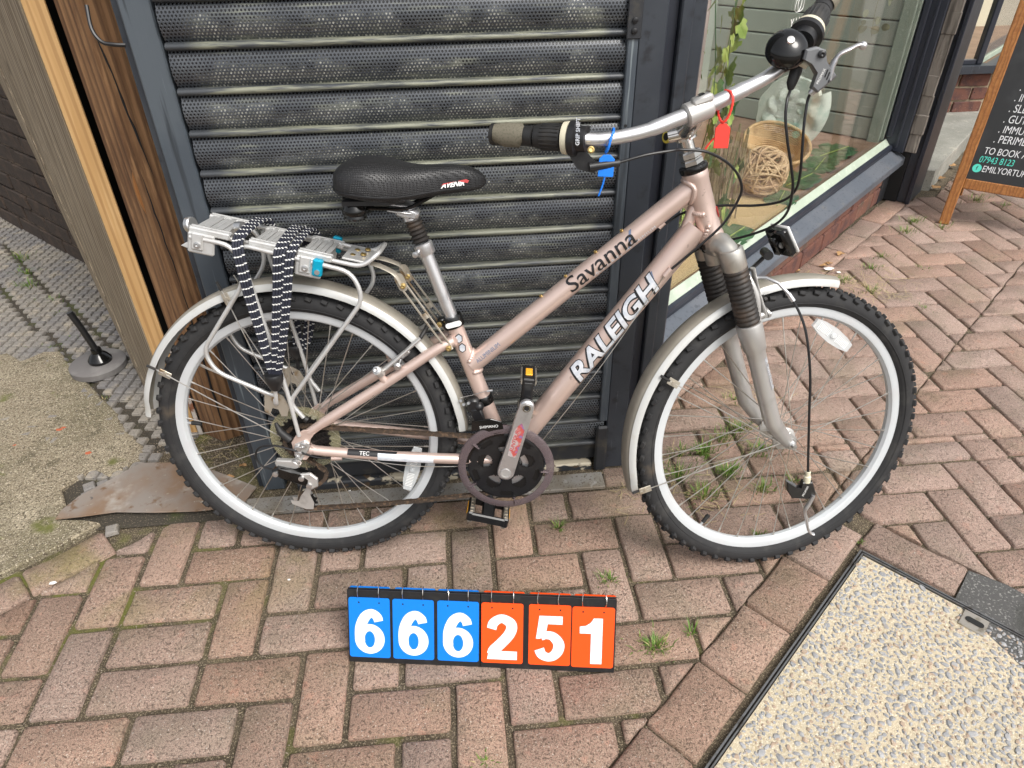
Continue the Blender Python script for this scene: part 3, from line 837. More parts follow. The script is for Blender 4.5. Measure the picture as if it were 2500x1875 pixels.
tag(rest.build('tile', M['tile'], path, smooth=False), kind='stuff')
# three loose tiles by the rusted sheet
for x, y, r in ((-.235, .36, .5), (-.20, .365, .5), (-.225, .325, .55), (-.19, .33, .5), (-.115, .19, .3)):
    o = link('tile', tm, path, (x, y, .001)); o.rotation_euler = (0, 0, r)

g = MB()
P = [(-.264, .229), (-.262, .262), (-.24, .31), (-.185, .372), (-.12, .436), (-.02, .425), (.06, .40), (.225, .30), (.20, .232), (.088, .225), (-.02, .232), (-.122, .245), (-.2, .233)]
g.prism(P, .003, (0, 0, .010), cham=.001)
sh = g.build('steel_sheet', M['rust_sheet'], smooth=False)
for v in sh.data.vertices: v.co.z += .006*max(0, 1-((v.co.x+.26)**2+(v.co.y-.23)**2)/.02)
tag(sh, 'rusty pointed steel sheet lying on the ground beside the rear wheel', 'metal sheet')
g = MB(); g.lathe([(.006, 0), (.006, .002), (.003, .002), (.003, .0)], (-.205, .30, .0135), seg=10); g.build('rivet_hole', M['steel'], sh)
g = MB(); g.box((.665, .233, .002), (.985, .058, .012), bev=.002)
tag(g.build('flashing_strip', M['lead'], smooth=False), 'flat grey metal strip on the ground along the foot of the shutter', 'metal strip')
g = MB(); g.add([(.2, .262, -.002), (1.3, .262, -.002), (1.3, .40, -.002), (-.05, .60, -.002), (-.1, .40, -.002)], [(0, 1, 2, 3, 4)])
tag(g.build('dirt', M['soil'], smooth=False), kind='structure')
g = MB(); g.box((.735, .298, .009), (.80, .030, .026), bev=.004)
tag(g.build('threshold', M['threshold'], smooth=False), 'low threshold bar with flaking cream and black paint under the shutter', 'threshold')

# ---- roller shutter
SX0, SX1, SY, PIT = .305, 1.160, .300, .0772
shut = empty('roller_shutter', (.735, SY, 0))
tag(shut, 'closed perforated roller shutter brushed dark grey behind the bicycle', 'roller shutter')
prof = []
for k in range(9):
    t = k/8; prof.append((-.0135*math.sin(PI*t)**.8-.001, .0125+t*(PIT-.0125)))
g = MB(); L = SX1-SX0; vs = []
for x in (-L/2, L/2):
    vs += [(x, y, z) for y, z in prof]
n = len(prof); g.add(vs, [(i, n+i, n+i+1, i+1) for i in range(n-1)])
slat_me = g.mesh('slat', M['slat'])
g = MB(); rp = [(.002, -.0005)]+[(-.0055-.0095*math.cos(a), .0062+.0068*math.sin(a)) for a in [(-80+20*i)*PI/180 for i in range(9)]]+[(.002, .0132)]
vs = []
for x in (-L/2, L/2): vs += [(x, y, z) for y, z in rp]
n = len(rp); g.add(vs, [(i, n+i, n+i+1, i+1) for i in range(n-1)])
rib_me = g.mesh('rib', M['rib'])
for k in range(26):
    z = .083+k*PIT
    s_ = link('slat', slat_me, shut, (0, random.uniform(-.001, .001), z)); link('rib', rib_me, s_)
g = MB(); g.box((0, .012, .055), (L, .03, .055), bev=.003); g.build('bottom_bar', M['bar_dark'], shut, smooth=False)
g = MB(); g.box((0, .035, 1.1), (L+.1, .004, 2.3)); g.build('backing_sheet', M['black'], shut, smooth=False)
# left post of the shutter opening
lp = empty('shutter_post', (.272, .30, 0))
tag(lp, 'blue grey painted timber post at the left edge of the roller shutter', 'post')
g = MB(); g.box((0, .045, 1.1), (.056, .10, 2.2), bev=.003); g.build('post', M['post_paint'], lp, smooth=False)
g = MB(); g.box((-.037, .058, 1.1), (.0165, .09, 2.2), bev=.002); g.build('rebate_strip', M['shop_paint'], lp, smooth=False)
g = MB(); c = [(-.085, .01, 1.16), (-.083, -.005, 1.125), (-.07, -.012, 1.105), (-.05, -.012, 1.10), (-.033, -.008, 1.098)]
g.tube(spline(c, 4), .0035, 8); g.build('hook', M['cable'], lp)
# right guide and post, the moulded corner of the shop front
rp_ = empty('shop_corner_post', (1.22, .30, 0))
tag(rp_, 'dark moulded corner post between the shutter and the shop window', 'post')
def bx(mb, x0, x1, y0, y1, z0, z1, bev=.002): mb.box(((x0+x1)/2, (y0+y1)/2, (z0+z1)/2), (x1-x0, y1-y0, z1-z0), bev=bev)
g = MB(); bx(g, -.074, -.0535, -.022, .06, .17, 2.2); guide = g.build('shutter_guide', M['post_paint'], rp_, smooth=False)
g = MB(); bx(g, -.078, -.050, -.026, -.0225, 1.083, 1.16, .003); gp = g.build('guide_stop', M['bar_dark'], rp_, smooth=False)
g = MB()
for z in (1.097, 1.115): g.lathe([(.0055, 0), (.0055, .003), (.003, .004), (0, .004)], (-.064, -.026, z), (0, -1, 0), 10)
g.build('screw', M['cable'], gp)
g = MB(); g.lathe([(.0032, 0), (0, .0)], (-.066, -.0223, .925), (0, -1, 0), 10); g.build('screw_hole', M['black'], guide)
g = MB(); bx(g, -.053, .001, -.016, .40, .0, 2.2, .003); g.build('post_face', M['shop_paint'], rp_, smooth=False)
g = MB(); bx(g, .001, .027, .006, .40, .0, 2.2, .002); g.build('groove', M['navy_paint'], rp_, smooth=False)
g = MB(); bx(g, .027, .052, -.010, .40, .0, 2.2, .003); g.build('bead', M['shop_paint'], rp_, smooth=False)
g = MB(); bx(g, .052, .080, .002, .44, .0, 2.2, .003); g.build('window_stile', M['shop_paint'], rp_, smooth=False)
g = MB(); bx(g, -.081, -.049, -.028, -.0165, .0, .155, .006); g.build('foot_plate', M['bar_dark'], rp_, smooth=False)

# ---- timbers on the left
bt = MB(); bt.prism([(-.063, .042), (0, 0), (.078, .037), (.05, .15), (-.045, .14)], 2.3, (0, 0, .0), cham=.003)
tag(bt.build('timber_post', M['brown_timber'], smooth=False, loc=(.082, .521, 0)), 'rough brown cracked timber post beside the blue grey shutter post', 'post')
tp = bpy.data.objects['timber_post']
for (x0, y0, z0), (x1, y1, z1), w in (((.012, .0045, .02), (.020, .0085, .52), .0035), ((.020, .0085, .50), (.013, .005, .80), .0022), ((.035, .016, .78), (.010, .004, 1.12), .0030)):
    g = MB(); P = [V(x0, y0, z0).lerp(V(x1, y1, z1), t/12)+V(random.uniform(-.0015, .0015), -.0006, 0) for t in range(13)]
    g.tube(P, [w*math.sin(PI*(t+.3)/12.6)*random.uniform(.5, 1.1) for t in range(13)], 6, flat=.4, up=(1, .5, 0)); g.build('crack', M['black'], tp)
g = MB(); P = [V(-.004-.010*math.sin(PI*t/8)*.5, .0015+.006*math.sin(PI*t/8)*.5, .70+.10*t/8) for t in range(9)]
g.tube(P, [.0075*math.sin(PI*(t+.2)/8.4) for t in range(9)], 8, flat=.2, up=(.83, -.55, 0)); g.build('split_flake', M['orange_wood'], tp)
gl = empty('gate_leaf', (-.044, .562, 0))
tag(gl, 'thick weathered grey timber gate leaf with a fresh orange end grain edge', 'gate')
def slabside(mb, P, z0, z1): mb.prism(P, z1-z0, (0, 0, z0), cham=.001)
g = MB(); slabside(g, [(-.0005, .001), (.0445, .0), (.044, .006), (-.0045, .0065)], .004, 2.3); g.build('edge_lipping', M['pale_timber'], gl, smooth=False)
# the grey face is laid up from narrow plies
d = V(-.187, .253, 0); nrm = V(d.y, -d.x, 0).normalized()
N = 6; cuts = [0, .19, .33, .52, .66, .83, 1]
for k in range(N):
    a, b = cuts[k], cuts[k+1]
    p0 = d*(a+.003)+V(-.0045, .0068, 0)*(1 if k == 0 else 1); p1 = d*(b-.002)+V(-.0045, .0068, 0)
    w = nrm*.045*-1
    out = random.uniform(0, .0022)
    q = nrm*out*-1 if False else V(-nrm.x, -nrm.y, 0)*0
    P = [p0, p1, p1+nrm*(.046), p0+nrm*(.046)]
    off = nrm*-out
    P[0] = P[0]+off; P[1] = P[1]+off
    g = MB(); slabside(g, [(p.x, p.y) for p in P], .006, 2.3)
    dn = d.normalized()
    for i, v in enumerate(g.v):
        t = max(0, V(v[0], v[1], 0).dot(dn))*1.35*v[2]; g.v[i] = (v[0]+dn.x*t, v[1]+dn.y*t, v[2])
    g.build('board', M['grey_timber'], gl, smooth=False)
# strip of rusty flaking metal between the two timbers
g = MB(); g.box((0, 0, .16), (.012, .004, .31), bev=.001)
tag(g.build('metal_strip', surf('flaking_white_metal', (.55, .50, .45), .6, .2, [(40, (.25, .1, .05), .5, .6)], None, 'world'), smooth=False, loc=(.012, .555, 0)), 'narrow rusty white metal strip standing between the two timbers', 'metal strip')
# weighted foot in front of the gate
ft = empty('parasol_foot', (-.425, .955, 0))
tag(ft, 'round grey disc foot with a thin black pole leaning by the gate leaf', 'pole foot')
g = MB(); g.lathe([(0, .006), (.083, .006), (.087, .010), (.088, .030), (.083, .034), (.03, .037), (0, .037)], seg=40); g.build('disc', M['foot_disc'], ft)
g = MB(); g.lathe([(.036, .036), (.037, .046), (.026, .062), (.017, .070), (.016, .084), (0, .085)], (.012, .0, 0), seg=26); g.build('cup', M['gloss'], ft)
g = MB(); g.tube([(.012, 0, .075), (-.006, .0, .17), (-.020, .0, .225)], .0105, 14); g.build('pole', M['plastic'], ft)

# ---- sooty brick wall far left
def brick_wall(name, origin, d, length, height, label, mats, bl=.215, bh=.065, bw=.1, joint=.01, keep=None, visible_only=True, cat='wall', z0=0.0, thick=.1):
    d = Vector(d).normalized(); nn = V(d.y, -d.x, 0)
    root = empty(name, origin); tag(root, label, cat)
    R = Matrix(((d.x, -nn.x, 0), (d.y, -nn.y, 0), (0, 0, 1)))
    g = MB(); g.box(R@V(length/2, thick/2+.008, z0+height/2), (length, thick, height), R); g.build('mortar', mats[1], root, smooth=False)
    row = 0; z = z0
    while z+bh <= z0+height+.001:
        x = -bl*.5 if row % 2 else 0.0
        while x < length-.01:
            a, b = max(0, x), min(length, x+bl)
            if b-a > .03:
                c = R@V((a+b)/2, .012, z+bh/2)
                wp = Vector(origin)+c
                if not visible_only or in_view(wp, .05):
                    g = MB(); g.box((0, 0, 0), (b-a-joint, .030, bh-joint), R, bev=.004)
                    for i, v in enumerate(g.v): g.v[i] = (v[0]+random.uniform(-.0015, .0015), v[1]+random.uniform(-.0015, .0015), v[2]+random.uniform(-.0015, .0015))
                    g.build('brick', mats[0], root, smooth=False, loc=tuple(c+R@V(0, random.uniform(-.003, .004), 0)))
            x += bl
        z += bh; row += 1
    return root
brick_wall('alley_wall', (-1.9, 2.86, 0), (.72, -.69, 0), 2.25, 1.7, 'dark sooty brick wall behind the weathered gate leaf at far left', (M['dark_brick'], M['dark_mortar']), .225, .075)
g = MB(); bx(g, -.25, .30, .98, 1.02, 0, 2.2); bx(g, .19, .24, .42, 1.0, 0, 2.2)
tag(g.build('dark_gap_backing', M['black'], smooth=False), kind='structure')  # black panels added to stand in for the dark of the gap between the timbers
# ---- angled shop window beside the shutter
def wbox(mb, s0, s1, n0, n1, z0, z1, bev=.002, mi=0):
    c = WR@V((s0+s1)/2, -(n0+n1)/2, (z0+z1)/2); mb.box(c, (s1-s0, abs(n1-n0), z1-z0), WR, bev, mi)
def wprofile(mb, prof, s0, s1, mi=0):
    """profile of (n, z) points run along the window"""
    A = [WD*s0 + WN*n + V(0, 0, z) for n, z in prof]; B = [WD*s1 + WN*n + V(0, 0, z) for n, z in prof]
    N = len(prof); mb.add(A+B, [(i, (i+1) % N, N+(i+1) % N, N+i) for i in range(N)]+[tuple(range(N-1, -1, -1)), tuple(range(N, 2*N))], mi)
win = empty('shop_window', W0)
tag(win, 'angled shop window with slate blue sill and pale green glazing bead', 'shop window')
WS0, WS1 = -1.16, 1.085
g = MB(); wbox(g, WS0, WS1, -.0475, -.0435, .285, 2.3, 0); g.build('glass', M['glass'], win, smooth=False)
g = MB(); wprofile(g, [(-.043, .300), (-.041, .302), (-.026, .284), (-.018, .276), (-.018, .270), (-.043, .270)], WS0, WS1); g.build('glazing_bead', M['mint'], win, smooth=False)
g = MB(); wprofile(g, [(-.0175, .279), (-.006, .276), (-.002, .266), (-.004, .250), (-.0175, .250)], WS0, WS1); g.build('bottom_rail', M['navy_paint'], win, smooth=False)
g = MB(); wprofile(g, [(-.06, .249), (-.003, .249), (.004, .246), (.050, .222), (.055, .216), (.055, .186), (.051, .180), (-.06, .180)], WS0, WS1+.05); g.build('sill', M['sill_paint'], win, smooth=False)
g = MB(); wbox(g, WS1, WS1+.022, -.060, .048, .25, 2.3, .004); wbox(g, WS1-.012, WS1, -.043, -.018, .314, 2.3, .003); wbox(g, WS1-.006, WS1, .004, .018, .27, 2.3, .003)
g.build('end_stile', M['navy_paint'], win, smooth=False)
g = MB(); wbox(g, WS1-.028, WS1-.013, -.062, -.049, .30, 2.3, .002); g.build('inner_bead', M['mint'], win, smooth=False)
g = MB()
for k in range(24):
    z0, z1 = .255+k*.085, .255+(k+1)*.085
    wbox(g, WS1+.006+random.uniform(0, .008), WS1+.03, .049, .103+random.uniform(-.004, .004), z0, z1+.004, .003)
g.build('rotten_strip', M['rot_wood'], win, smooth=False)
# brick riser under the sill: two courses on edge, some patched
ris = empty('window_riser', W0); tag(ris, 'low dark red brick riser under the shop window sill', 'brick wall')
g = MB(); wbox(g, WS0, WS1-.04, -.08, -.012, 0, .1795, 0); g.build('mortar', M['dirty_mortar'], ris, smooth=False)
for row in range(2):
    z0 = .004+row*.088; s = WS0-(.1 if row else 0)
    while s < WS1-.06:
        e = min(s+random.choice((.21, .215, .205)), WS1-.042)
        if e-s > .04 and s > WS0-.11:
            c = WR@V((max(s, WS0)+e)/2, .004, z0+.041)
            g = MB(); g.box((0, 0, 0), (e-max(s, WS0)-.006, .030, .079), WR, .004)
            for i, v in enumerate(g.v): g.v[i] = tuple(q+random.uniform(-.0018, .0018) for q in v)
            g.build('brick', M['riser_brick'] if random.random() < .75 else M['red_brick'], ris, smooth=False, loc=tuple(c+WN*random.uniform(-.003, .003)))
        s = e
g = MB(); wbox(g, WS1-.04, WS1+.05, -.06, .012, 0, .165, .003); wbox(g, WS1-.046, WS1-.04, -.05, .006, 0, .165, .001); g.build('end_block', M['bar_dark'], ris, smooth=False)
# pilaster in front of the end of the window
pil = empty('door_pilaster', wpt(1.12, .1)); tag(pil, 'dark blue grey door pilaster standing at the right end of the shop window', 'pilaster')
def lb(mb, s0, s1, n0, n1, z0, z1, bev=.003):
    c = WR@V((s0+s1)/2-1.12, -((n0+n1)/2-.1), (z0+z1)/2); mb.box(c, (s1-s0, abs(n1-n0), z1-z0), WR, bev)
g = MB(); lb(g, 1.15, 1.36, .07, .126, 0, 2.3); g.build('post_face', M['shop_paint'], pil, smooth=False)
g = MB(); lb(g, 1.135, 1.15, .112, .132, 0, 2.3); g.build('bead', M['navy_paint'], pil, smooth=False)
g = MB(); lb(g, 1.14, 1.30, -.1, .07, 0, 2.3, 0); g.build('core', M['black'], pil, smooth=False)
g = MB(); lb(g, 1.30, 1.34, -.9, .069, 0, 2.3, .002); g.build('door_reveal', M['navy_paint'], pil, smooth=False)

# window bay: floor, end wall of sage boards, back
g = MB(); wb = [wpt(s, n, .287) for s, n in ((WS0, -.05), (WS1, -.05), (WS1, -1.0), (WS0+.2, -1.0))]
g.add(wb, [(0, 1, 2, 3)]); tag(g.build('bay_floor', M['bay_floor'], smooth=False), kind='structure')
ew = empty('panelled_wall', wpt(WS1-.03, -.06, .288)); tag(ew, 'sage green panelled end wall inside the shop window', 'panelled wall')
for k in range(18):
    g = MB(); z0 = k*.1035
    g.box(WR@V(.014, .50, z0+.051), (.022, 1.0, .0975), WR, .004); g.build('board', M['shiplap'], ew, smooth=False)
g = MB(); g.box(WR@V(.03, .5, .9), (.008, 1.02, 1.85), WR); g.build('backing', M['interior'], ew, smooth=False)
g = MB(); g.box(WR@V(-.004, .030, .9), (.014, .055, 1.85), WR, .003); g.build('corner_trim', M['mint'], ew, smooth=False)
g = MB(); wbox(g, WS0+.18, WS1+.02, -1.02, -1.0, 0, 2.3, 0)
for i, v in enumerate(g.v): g.v[i] = tuple(Vector(v)+W0)
tag(g.build('back_wall', M['shiplap'], smooth=False), kind='structure')

# things shown in the window
def on_floor(s, n, z=.287): return wpt(s, n, z)
p = on_floor(.05, -.20)
ball = MB(); rb = random.Random(5); R0 = .092
for k in range(38):
    ax = V(rb.gauss(0, 1), rb.gauss(0, 1), rb.gauss(0, 1)).normalized(); u = ax.orthogonal().normalized(); w = ax.cross(u)
    h = rb.uniform(-.45, .45); rr_ = R0*math.sqrt(1-h*h)*rb.uniform(.92, 1.0); ph = rb.uniform(0, 6)
    pts = []
    for q in range(26):
        a = 2*PI*q/26
        pts.append(V(0, 0, R0+.004)+ax*(h*R0+.006*math.sin(3*a+ph))+(u*math.cos(a)+w*math.sin(a))*(rr_+.005*math.sin(2*a+ph*2)))
    ball.tube(pts, rb.uniform(.0026, .0046), 6, closed=True)
tag(ball.build('wicker_ball', M['rattan'], loc=tuple(p)), 'pale woven cane ball lying inside the shop window', 'ball')
bk = empty('basket', on_floor(.42, -.33)); tag(bk, 'shallow straw basket lying behind the cane ball in the window', 'basket')
tilt = Matrix.Rotation(math.radians(22), 3, 'X')
g = MB()
for k in range(15):
    z = .012+k*.0075; r = .085+.052*(k/14)**.7
    g.tube([tilt@V(r*math.cos(2*PI*q/30), r*math.sin(2*PI*q/30), z) for q in range(30)], .0044, 5, closed=True)
g.build('wall', M['wicker'], bk)
g = MB(); g.lathe([(0, .010), (.08, .010), (.084, .018)], axis=tilt@V(0, 0, 1), seg=28); g.build('base', M['wicker'], bk)
g = MB(); g.tube([tilt@V(.139*math.cos(2*PI*q/34), .139*math.sin(2*PI*q/34), .121) for q in range(34)], .0075, 8, closed=True); g.build('rim', M['wicker'], bk)
g = MB()
for k in range(22):
    a = 2*PI*k/22; g.tube([tilt@V(r*math.cos(a), r*math.sin(a), z) for r, z in ((.083, .012), (.112, .05), (.139, .118))], .003, 5)
g.build('stake', M['wicker'], bk)
# ammonite plaque
am = empty('ammonite_plaque', on_floor(.70, -.40)); tag(am, 'large pale green fossil plaque with a ribbed spiral leaning in the window', 'plaque')
fx = Matrix.Rotation(math.radians(-58), 3, 'Z')
def fz(x, z, y=0): return fx@V(x, y+z*.22, z)
g = MB(); NU, NVv = 150, 12; ctr = (0, .155)
vs = []; fs = []
turns = 3.1
for i in range(NU+1):
    t = i/NU; a = 2*PI*turns*t; R_ = .018*math.exp(t*turns*.66); wdt = R_*.46
    for j in range(NVv+1):
        q = -1+2*j/NVv
        rad = R_+wdt*q; rib = .0095*math.sin(a*9+q*2.2)*(1-q*q)*(t+.2)
        hgt = (math.sqrt(max(0, 1-q*q))*wdt*.62+rib)
        vs.append(fz(ctr[0]+rad*math.cos(a), ctr[1]+rad*math.sin(a)*.98, -.012-hgt))
for i in range(NU):
    for j in range(NVv): a = i*(NVv+1)+j; fs.append((a, a+1, a+NVv+2, a+NVv+1))
g.add(vs, fs); g.build('spiral', M['fossil'], am)
out = [(.165*math.cos(a)*(1+.03*math.sin(9*a)), .158+.158*math.sin(a)*(1+.025*math.sin(7*a+1))) for a in [2*PI*k/60 for k in range(60)]]
g = MB(); g.prism(out, .02, fz(0, 0, -.008), fx@V(1, 0, 0), fx@V(0, .21, .977), cham=.004); g.build('backing', M['fossil'], am)
# mat, reeds, birch poles, ivy, leaves
g = MB(); P = [(-.9, -.06), (.06, -.06), (.02, -.22), (-.2, -.33), (-.9, -.40)]
g.prism([((WD*s+WN*n).x, (WD*s+WN*n).y) for s, n in P], .007, W0+V(0, 0, .288), cham=.002)
tag(g.build('jute_mat', M['jute'], smooth=False), 'coarse straw coloured mat on the floor of the shop window', 'mat')
rd = MB(); rr2 = random.Random(8)
for k in range(46):
    s_, n_ = -.33+rr2.uniform(-.10, .10), -.20+rr2.uniform(-.05, .05)
    b0 = WD*s_*1+WN*n_; b1 = WD*(s_+rr2.uniform(-.03, .03))+WN*(n_+rr2.uniform(-.02, .02))
    rd.tube([b0+V(0, 0, .295), (b0+b1)/2+V(0, 0, .42), b1+V(0, 0, rr2.uniform(.52, .64))], rr2.uniform(.002, .004), 5)
tag(rd.build('reed_bundle', M['reed'], loc=tuple(W0)), 'upright bundle of thin dry reeds at the left of the shop window', 'reeds')
for k, (s_, n_, r_, lab) in enumerate(((-.52, -.30, .050, 'thick mossy birch trunk standing inside the shop window behind the ivy'), (-.27, -.42, .046, 'darker birch trunk farther into the shop window beside the chalkboard reflection'), (-.72, -.17, .032, 'slender pale birch trunk nearest the left edge of the shop window'))):
    g = MB(); pts = [V(random.uniform(-.006, .006), random.uniform(-.006, .006), z*.2) for z in range(0, 10)]
    g.tube(pts, [r_*random.uniform(.94, 1.06) for _ in pts], 16)
    tag(g.build('birch_trunk', M['bark'], loc=tuple(on_floor(s_, n_))), lab, 'trunk')
def ivy_leaf_mesh(mat):
    P = [(0, 0), (.35, -.18), (.55, .18), (.36, .30), (.38, .62), (0, 1), (-.38, .62), (-.36, .30), (-.55, .18), (-.35, -.18)]
    g = MB(); vs = [(x, .12*abs(x)-.05*y*y, y) for x, y in P]+[(0, 0, .35)]
    n = len(P); g.add(vs, [(i, (i+1) % n, n) for i in range(n)]); return g.mesh('leaf', mat, smooth=False)
ivm = [ivy_leaf_mesh(M['ivy']), ivy_leaf_mesh(M['ivy_dark'])]
ri = random.Random(12)
def ivy(label, s_, n_, z0, z1, n, dark):
    v = empty('ivy_garland', on_floor(s_, n_, 0)); tag(v, label, 'ivy', 'ivy garlands in the shop window')
    pts = [WD*(.03*math.sin(z*9+s_*7)) + WN*(.015*math.cos(z*7)) + V(0, 0, z) for z in [z0+(z1-z0)*q/14 for q in range(15)]]
    g = MB(); g.tube(pts, .0016, 5); g.build('stem', M['ivy_dark'], v)
    for k in range(n):
        q = pts[int(ri.uniform(0, 14))]+WD*ri.uniform(-.05, .05)+WN*ri.uniform(-.02, .02)+V(0, 0, ri.uniform(-.03, .03))
        o = link('leaf', ivm[1 if ri.random() < dark else 0], v, tuple(q))
        sc = ri.uniform(.028, .052); o.scale = (sc, sc, sc)
        o.rotation_euler = (ri.uniform(-.5, .5), PI+ri.uniform(-.7, .7), math.atan2(-WN.x, WN.y)+ri.uniform(-1.2, .3)+.9)
ivy('long bright green ivy garland hanging nearest the left edge of the shop window', -.74, -.10, .42, 1.35, 46, .06)
ivy('bright green ivy garland hanging in front of the thick birch trunk', -.55, -.14, .58, 1.35, 40, .06)
ivy('olive green ivy garland hanging right of the thick birch trunk', -.40, -.22, .80, 1.35, 26, .1)
ivy('dense yellow green ivy garland between the birch trunks in the window', -.63, -.22, .45, 1.35, 60, .05)
ivy('long ivy garland hanging deep in the window behind the handlebar', -.47, -.33, .50, 1.35, 50, .1)
ivy('short dark green ivy garland trailing beside the cane ball', -.24, -.22, .42, .74, 14, .95)
ivy('sparse dark ivy garland low by the reed bundle', -.5, -.09, .34, .62, 10, .5)
# eucalyptus sprig and turquoise ribbon
eu = empty('eucalyptus_sprig', on_floor(.62, -.10, 0)); tag(eu, 'hanging eucalyptus sprig with round grey green leaves near the sage boards', 'sprig')
epts = [V(0, 0, 1.16), WD*.01+V(0, 0, 1.02), WD*-.01+V(0, 0, .90), WD*.02+V(0, 0, .80)]
g = MB(); g.tube(spline(epts, 5), .0015, 5); g.build('stem', M['euca'], eu)
g = MB(); g.add([V(math.cos(2*PI*k/12), 0, math.sin(2*PI*k/12)+.9) for k in range(12)], [tuple(range(12))]); lm = g.mesh('leaf', M['euca'], smooth=False)
for k in range(26):
    z = ri.uniform(.79, 1.16); o = link('leaf', lm, eu, tuple(WD*ri.uniform(-.05, .05)+WN*ri.uniform(-.05, .04)+V(0, 0, z)))
    sc = ri.uniform(.009, .018); o.scale = (sc, sc, sc); o.rotation_euler = (ri.uniform(-.6, .6), ri.uniform(-2, 2), ri.uniform(-1.2, .6))
g = MB()
vs = []
for k in range(9):
    t = k/8; c = WD*(.02*math.sin(t*4)+.05)+WN*(-.02*t)+V(0, 0, 1.28-.34*t); w = WN*(.022)*(1-t*.5)+WD*.014
    vs += [c-w, c+w]
g.add(vs, [(2*k, 2*k+1, 2*k+3, 2*k+2) for k in range(8)])
tag(g.build('ribbon', M['ribbon'], loc=tuple(on_floor(.66, -.12, 0))), 'turquoise ribbon hanging beside the eucalyptus sprig in the window', 'ribbon')
def big_leaf(label, s_, n_, r_, rot):
    g = MB(); P = []; N = 40
    for k in range(N):
        a = 2*PI*k/N; rad = r_*(.75+.25*abs(math.cos(a/2)))*(1-.22*(k % 5 == 0)*(abs(math.sin(a)) > .3))
        P.append((rad*math.cos(a)*1.25, rad*math.sin(a)))
    vs = [(x, y, .012*math.sin(x*18)+.010*(y/r_)**2) for x, y in P]+[(0, 0, .004)]
    g.add(vs, [(k, (k+1) % N, N) for k in range(N)])
    o = g.build('large_leaf', M['monstera'], smooth=False, loc=tuple(on_floor(s_, n_, .298))); o.rotation_euler = (0, 0, rot)
    g2 = MB(); g2.tube([(-r_*1.1, 0, .006), (0, 0, .009), (r_*1.15, 0, .012)], .002, 5); g2.build('midrib', M['ivy'], o)
    tag(o, label, 'leaf', 'large leaves on the window floor')
big_leaf('glossy green leaf flat on the window floor right of the cane ball', .27, -.13, .085, .6)
big_leaf('glossy green leaf nearest the middle of the window sill', .02, -.10, .07, 1.0)
big_leaf('dark green leaf on the window floor under the sage boards', .72, -.16, .10, .5)
big_leaf('dark green leaf at the far corner of the window floor', .52, -.14, .08, .9)
big_leaf('broad green leaf low at the left end of the window beside the head tube', -.42, -.085, .075, .7)
big_leaf('green leaf inside the straw basket', .40, -.30, .06, 2.0)
# white line logo stuck on the glass
dec = empty('window_decal', wpt(-.33, -.042, .0)); tag(dec, 'white outline lotus logo and lettering on the shop window glass', 'decal')
g = MB(); cz = 1.0
for q in (-1, 0, 1):
    pts = [V(0, 0, 0), V(.012+.012*abs(q), 0, .02), V(0, 0, .052-.006*abs(q)), V(-.012-.012*abs(q), 0, .02)]
    sp = spline(pts, 6, True); rot = Matrix.Rotation(q*.45, 3, 'Y')
    g.tube([WR@(rot@p_)+V(0, 0, cz) for p_ in sp], .0009, 4, closed=True)
g.build('lotus', M['white'], dec)
letters('lettering', 'Y U S', M['white'], dec, tuple(WR@V(-.045, 0, 0)+V(0, 0, .955)), WD, V(0, 0, 1), .042)

# ---- next shop: step, brick pier, splayed window
g = MB(); P = [(3.28, 2.198), (4.145, 3.084), (4.3, 3.26), (3.4, 3.3), (3.0, 2.3)]
stp = rough_slab('door_step', P, -.02, .098, M['step'], .05, .003)
tag(stp, 'low worn concrete door step beyond the dark pilaster', 'step')
nb = brick_wall('brick_pier', (3.70, 3.222, .0), (1, .0, 0), .51, .34, 'dark brick wall under the farther window sill facing the step', (M['red_brick'], M['mortar']), .2, .082, z0=.0, joint=.012)
g = MB(); g.lathe([(.004, 0), (0, 0.0)], (.40, -.030, .22), (0, -1, 0), 10); g.build('weep_hole', M['black'], nb)
nb2 = brick_wall('splayed_brick_wall', (4.215, 3.226, .0), (.74, .67, 0), 1.4, .34, 'brick wall turning the corner under the farther window', (M['red_brick'], M['mortar']), .2, .082, z0=.0, joint=.012)
nw = empty('far_window', (4.20, 3.2, .35)); tag(nw, 'farther shop window with blue grey frame above the brick corner', 'shop window')
g = MB(); g.prism([(-.9, .03), (.005, .03), (.015, -.045), (-.9, -.045)], .045, (0, 0, -.012), cham=.004); 
d2 = V(.74, .67, 0).normalized(); n2 = V(d2.y, -d2.x, 0)
q0, q1 = V(.012, -.046, 0), V(.012, -.046, 0)+d2*1.5
P = [q0, q1, q1-n2*.1, V(-.06, .03, 0)]
g.prism([(p_.x, p_.y) for p_ in P], .0448, (0, 0, -.012), cham=.004); g.build('sill', M['shop_paint'], nw, smooth=False)
g = MB(); bx(g, -.155, -.112, -.01, .035, .034, 1.8, .006); g.build('corner_post', M['navy_paint'], nw, smooth=False)
g = MB(); bx(g, -.9, -.156, -.005, .03, .034, .062, .003); g.build('bottom_rail', M['navy_paint'], nw, smooth=False)
g = MB(); bx(g, -.9, -.156, .010, .014, .063, 1.8, 0); g.build('glass', M['glass'], nw, smooth=False)
g = MB(); a0 = V(-.112, .012, 0); g.add([a0+V(0, 0, .034), a0+d2*1.5+V(0, 0, .034), a0+d2*1.5+V(0, 0, 1.8), a0+V(0, 0, 1.8)], [(0, 1, 2, 3)])
g.add([a0-n2*.004+V(0, 0, .034), a0-n2*.004+d2*1.5+V(0, 0, .034), a0-n2*.004+d2*1.5+V(0, 0, 1.8), a0-n2*.004+V(0, 0, 1.8)], [(3, 2, 1, 0)]); g.build('pane', M['glass'], nw, smooth=False)
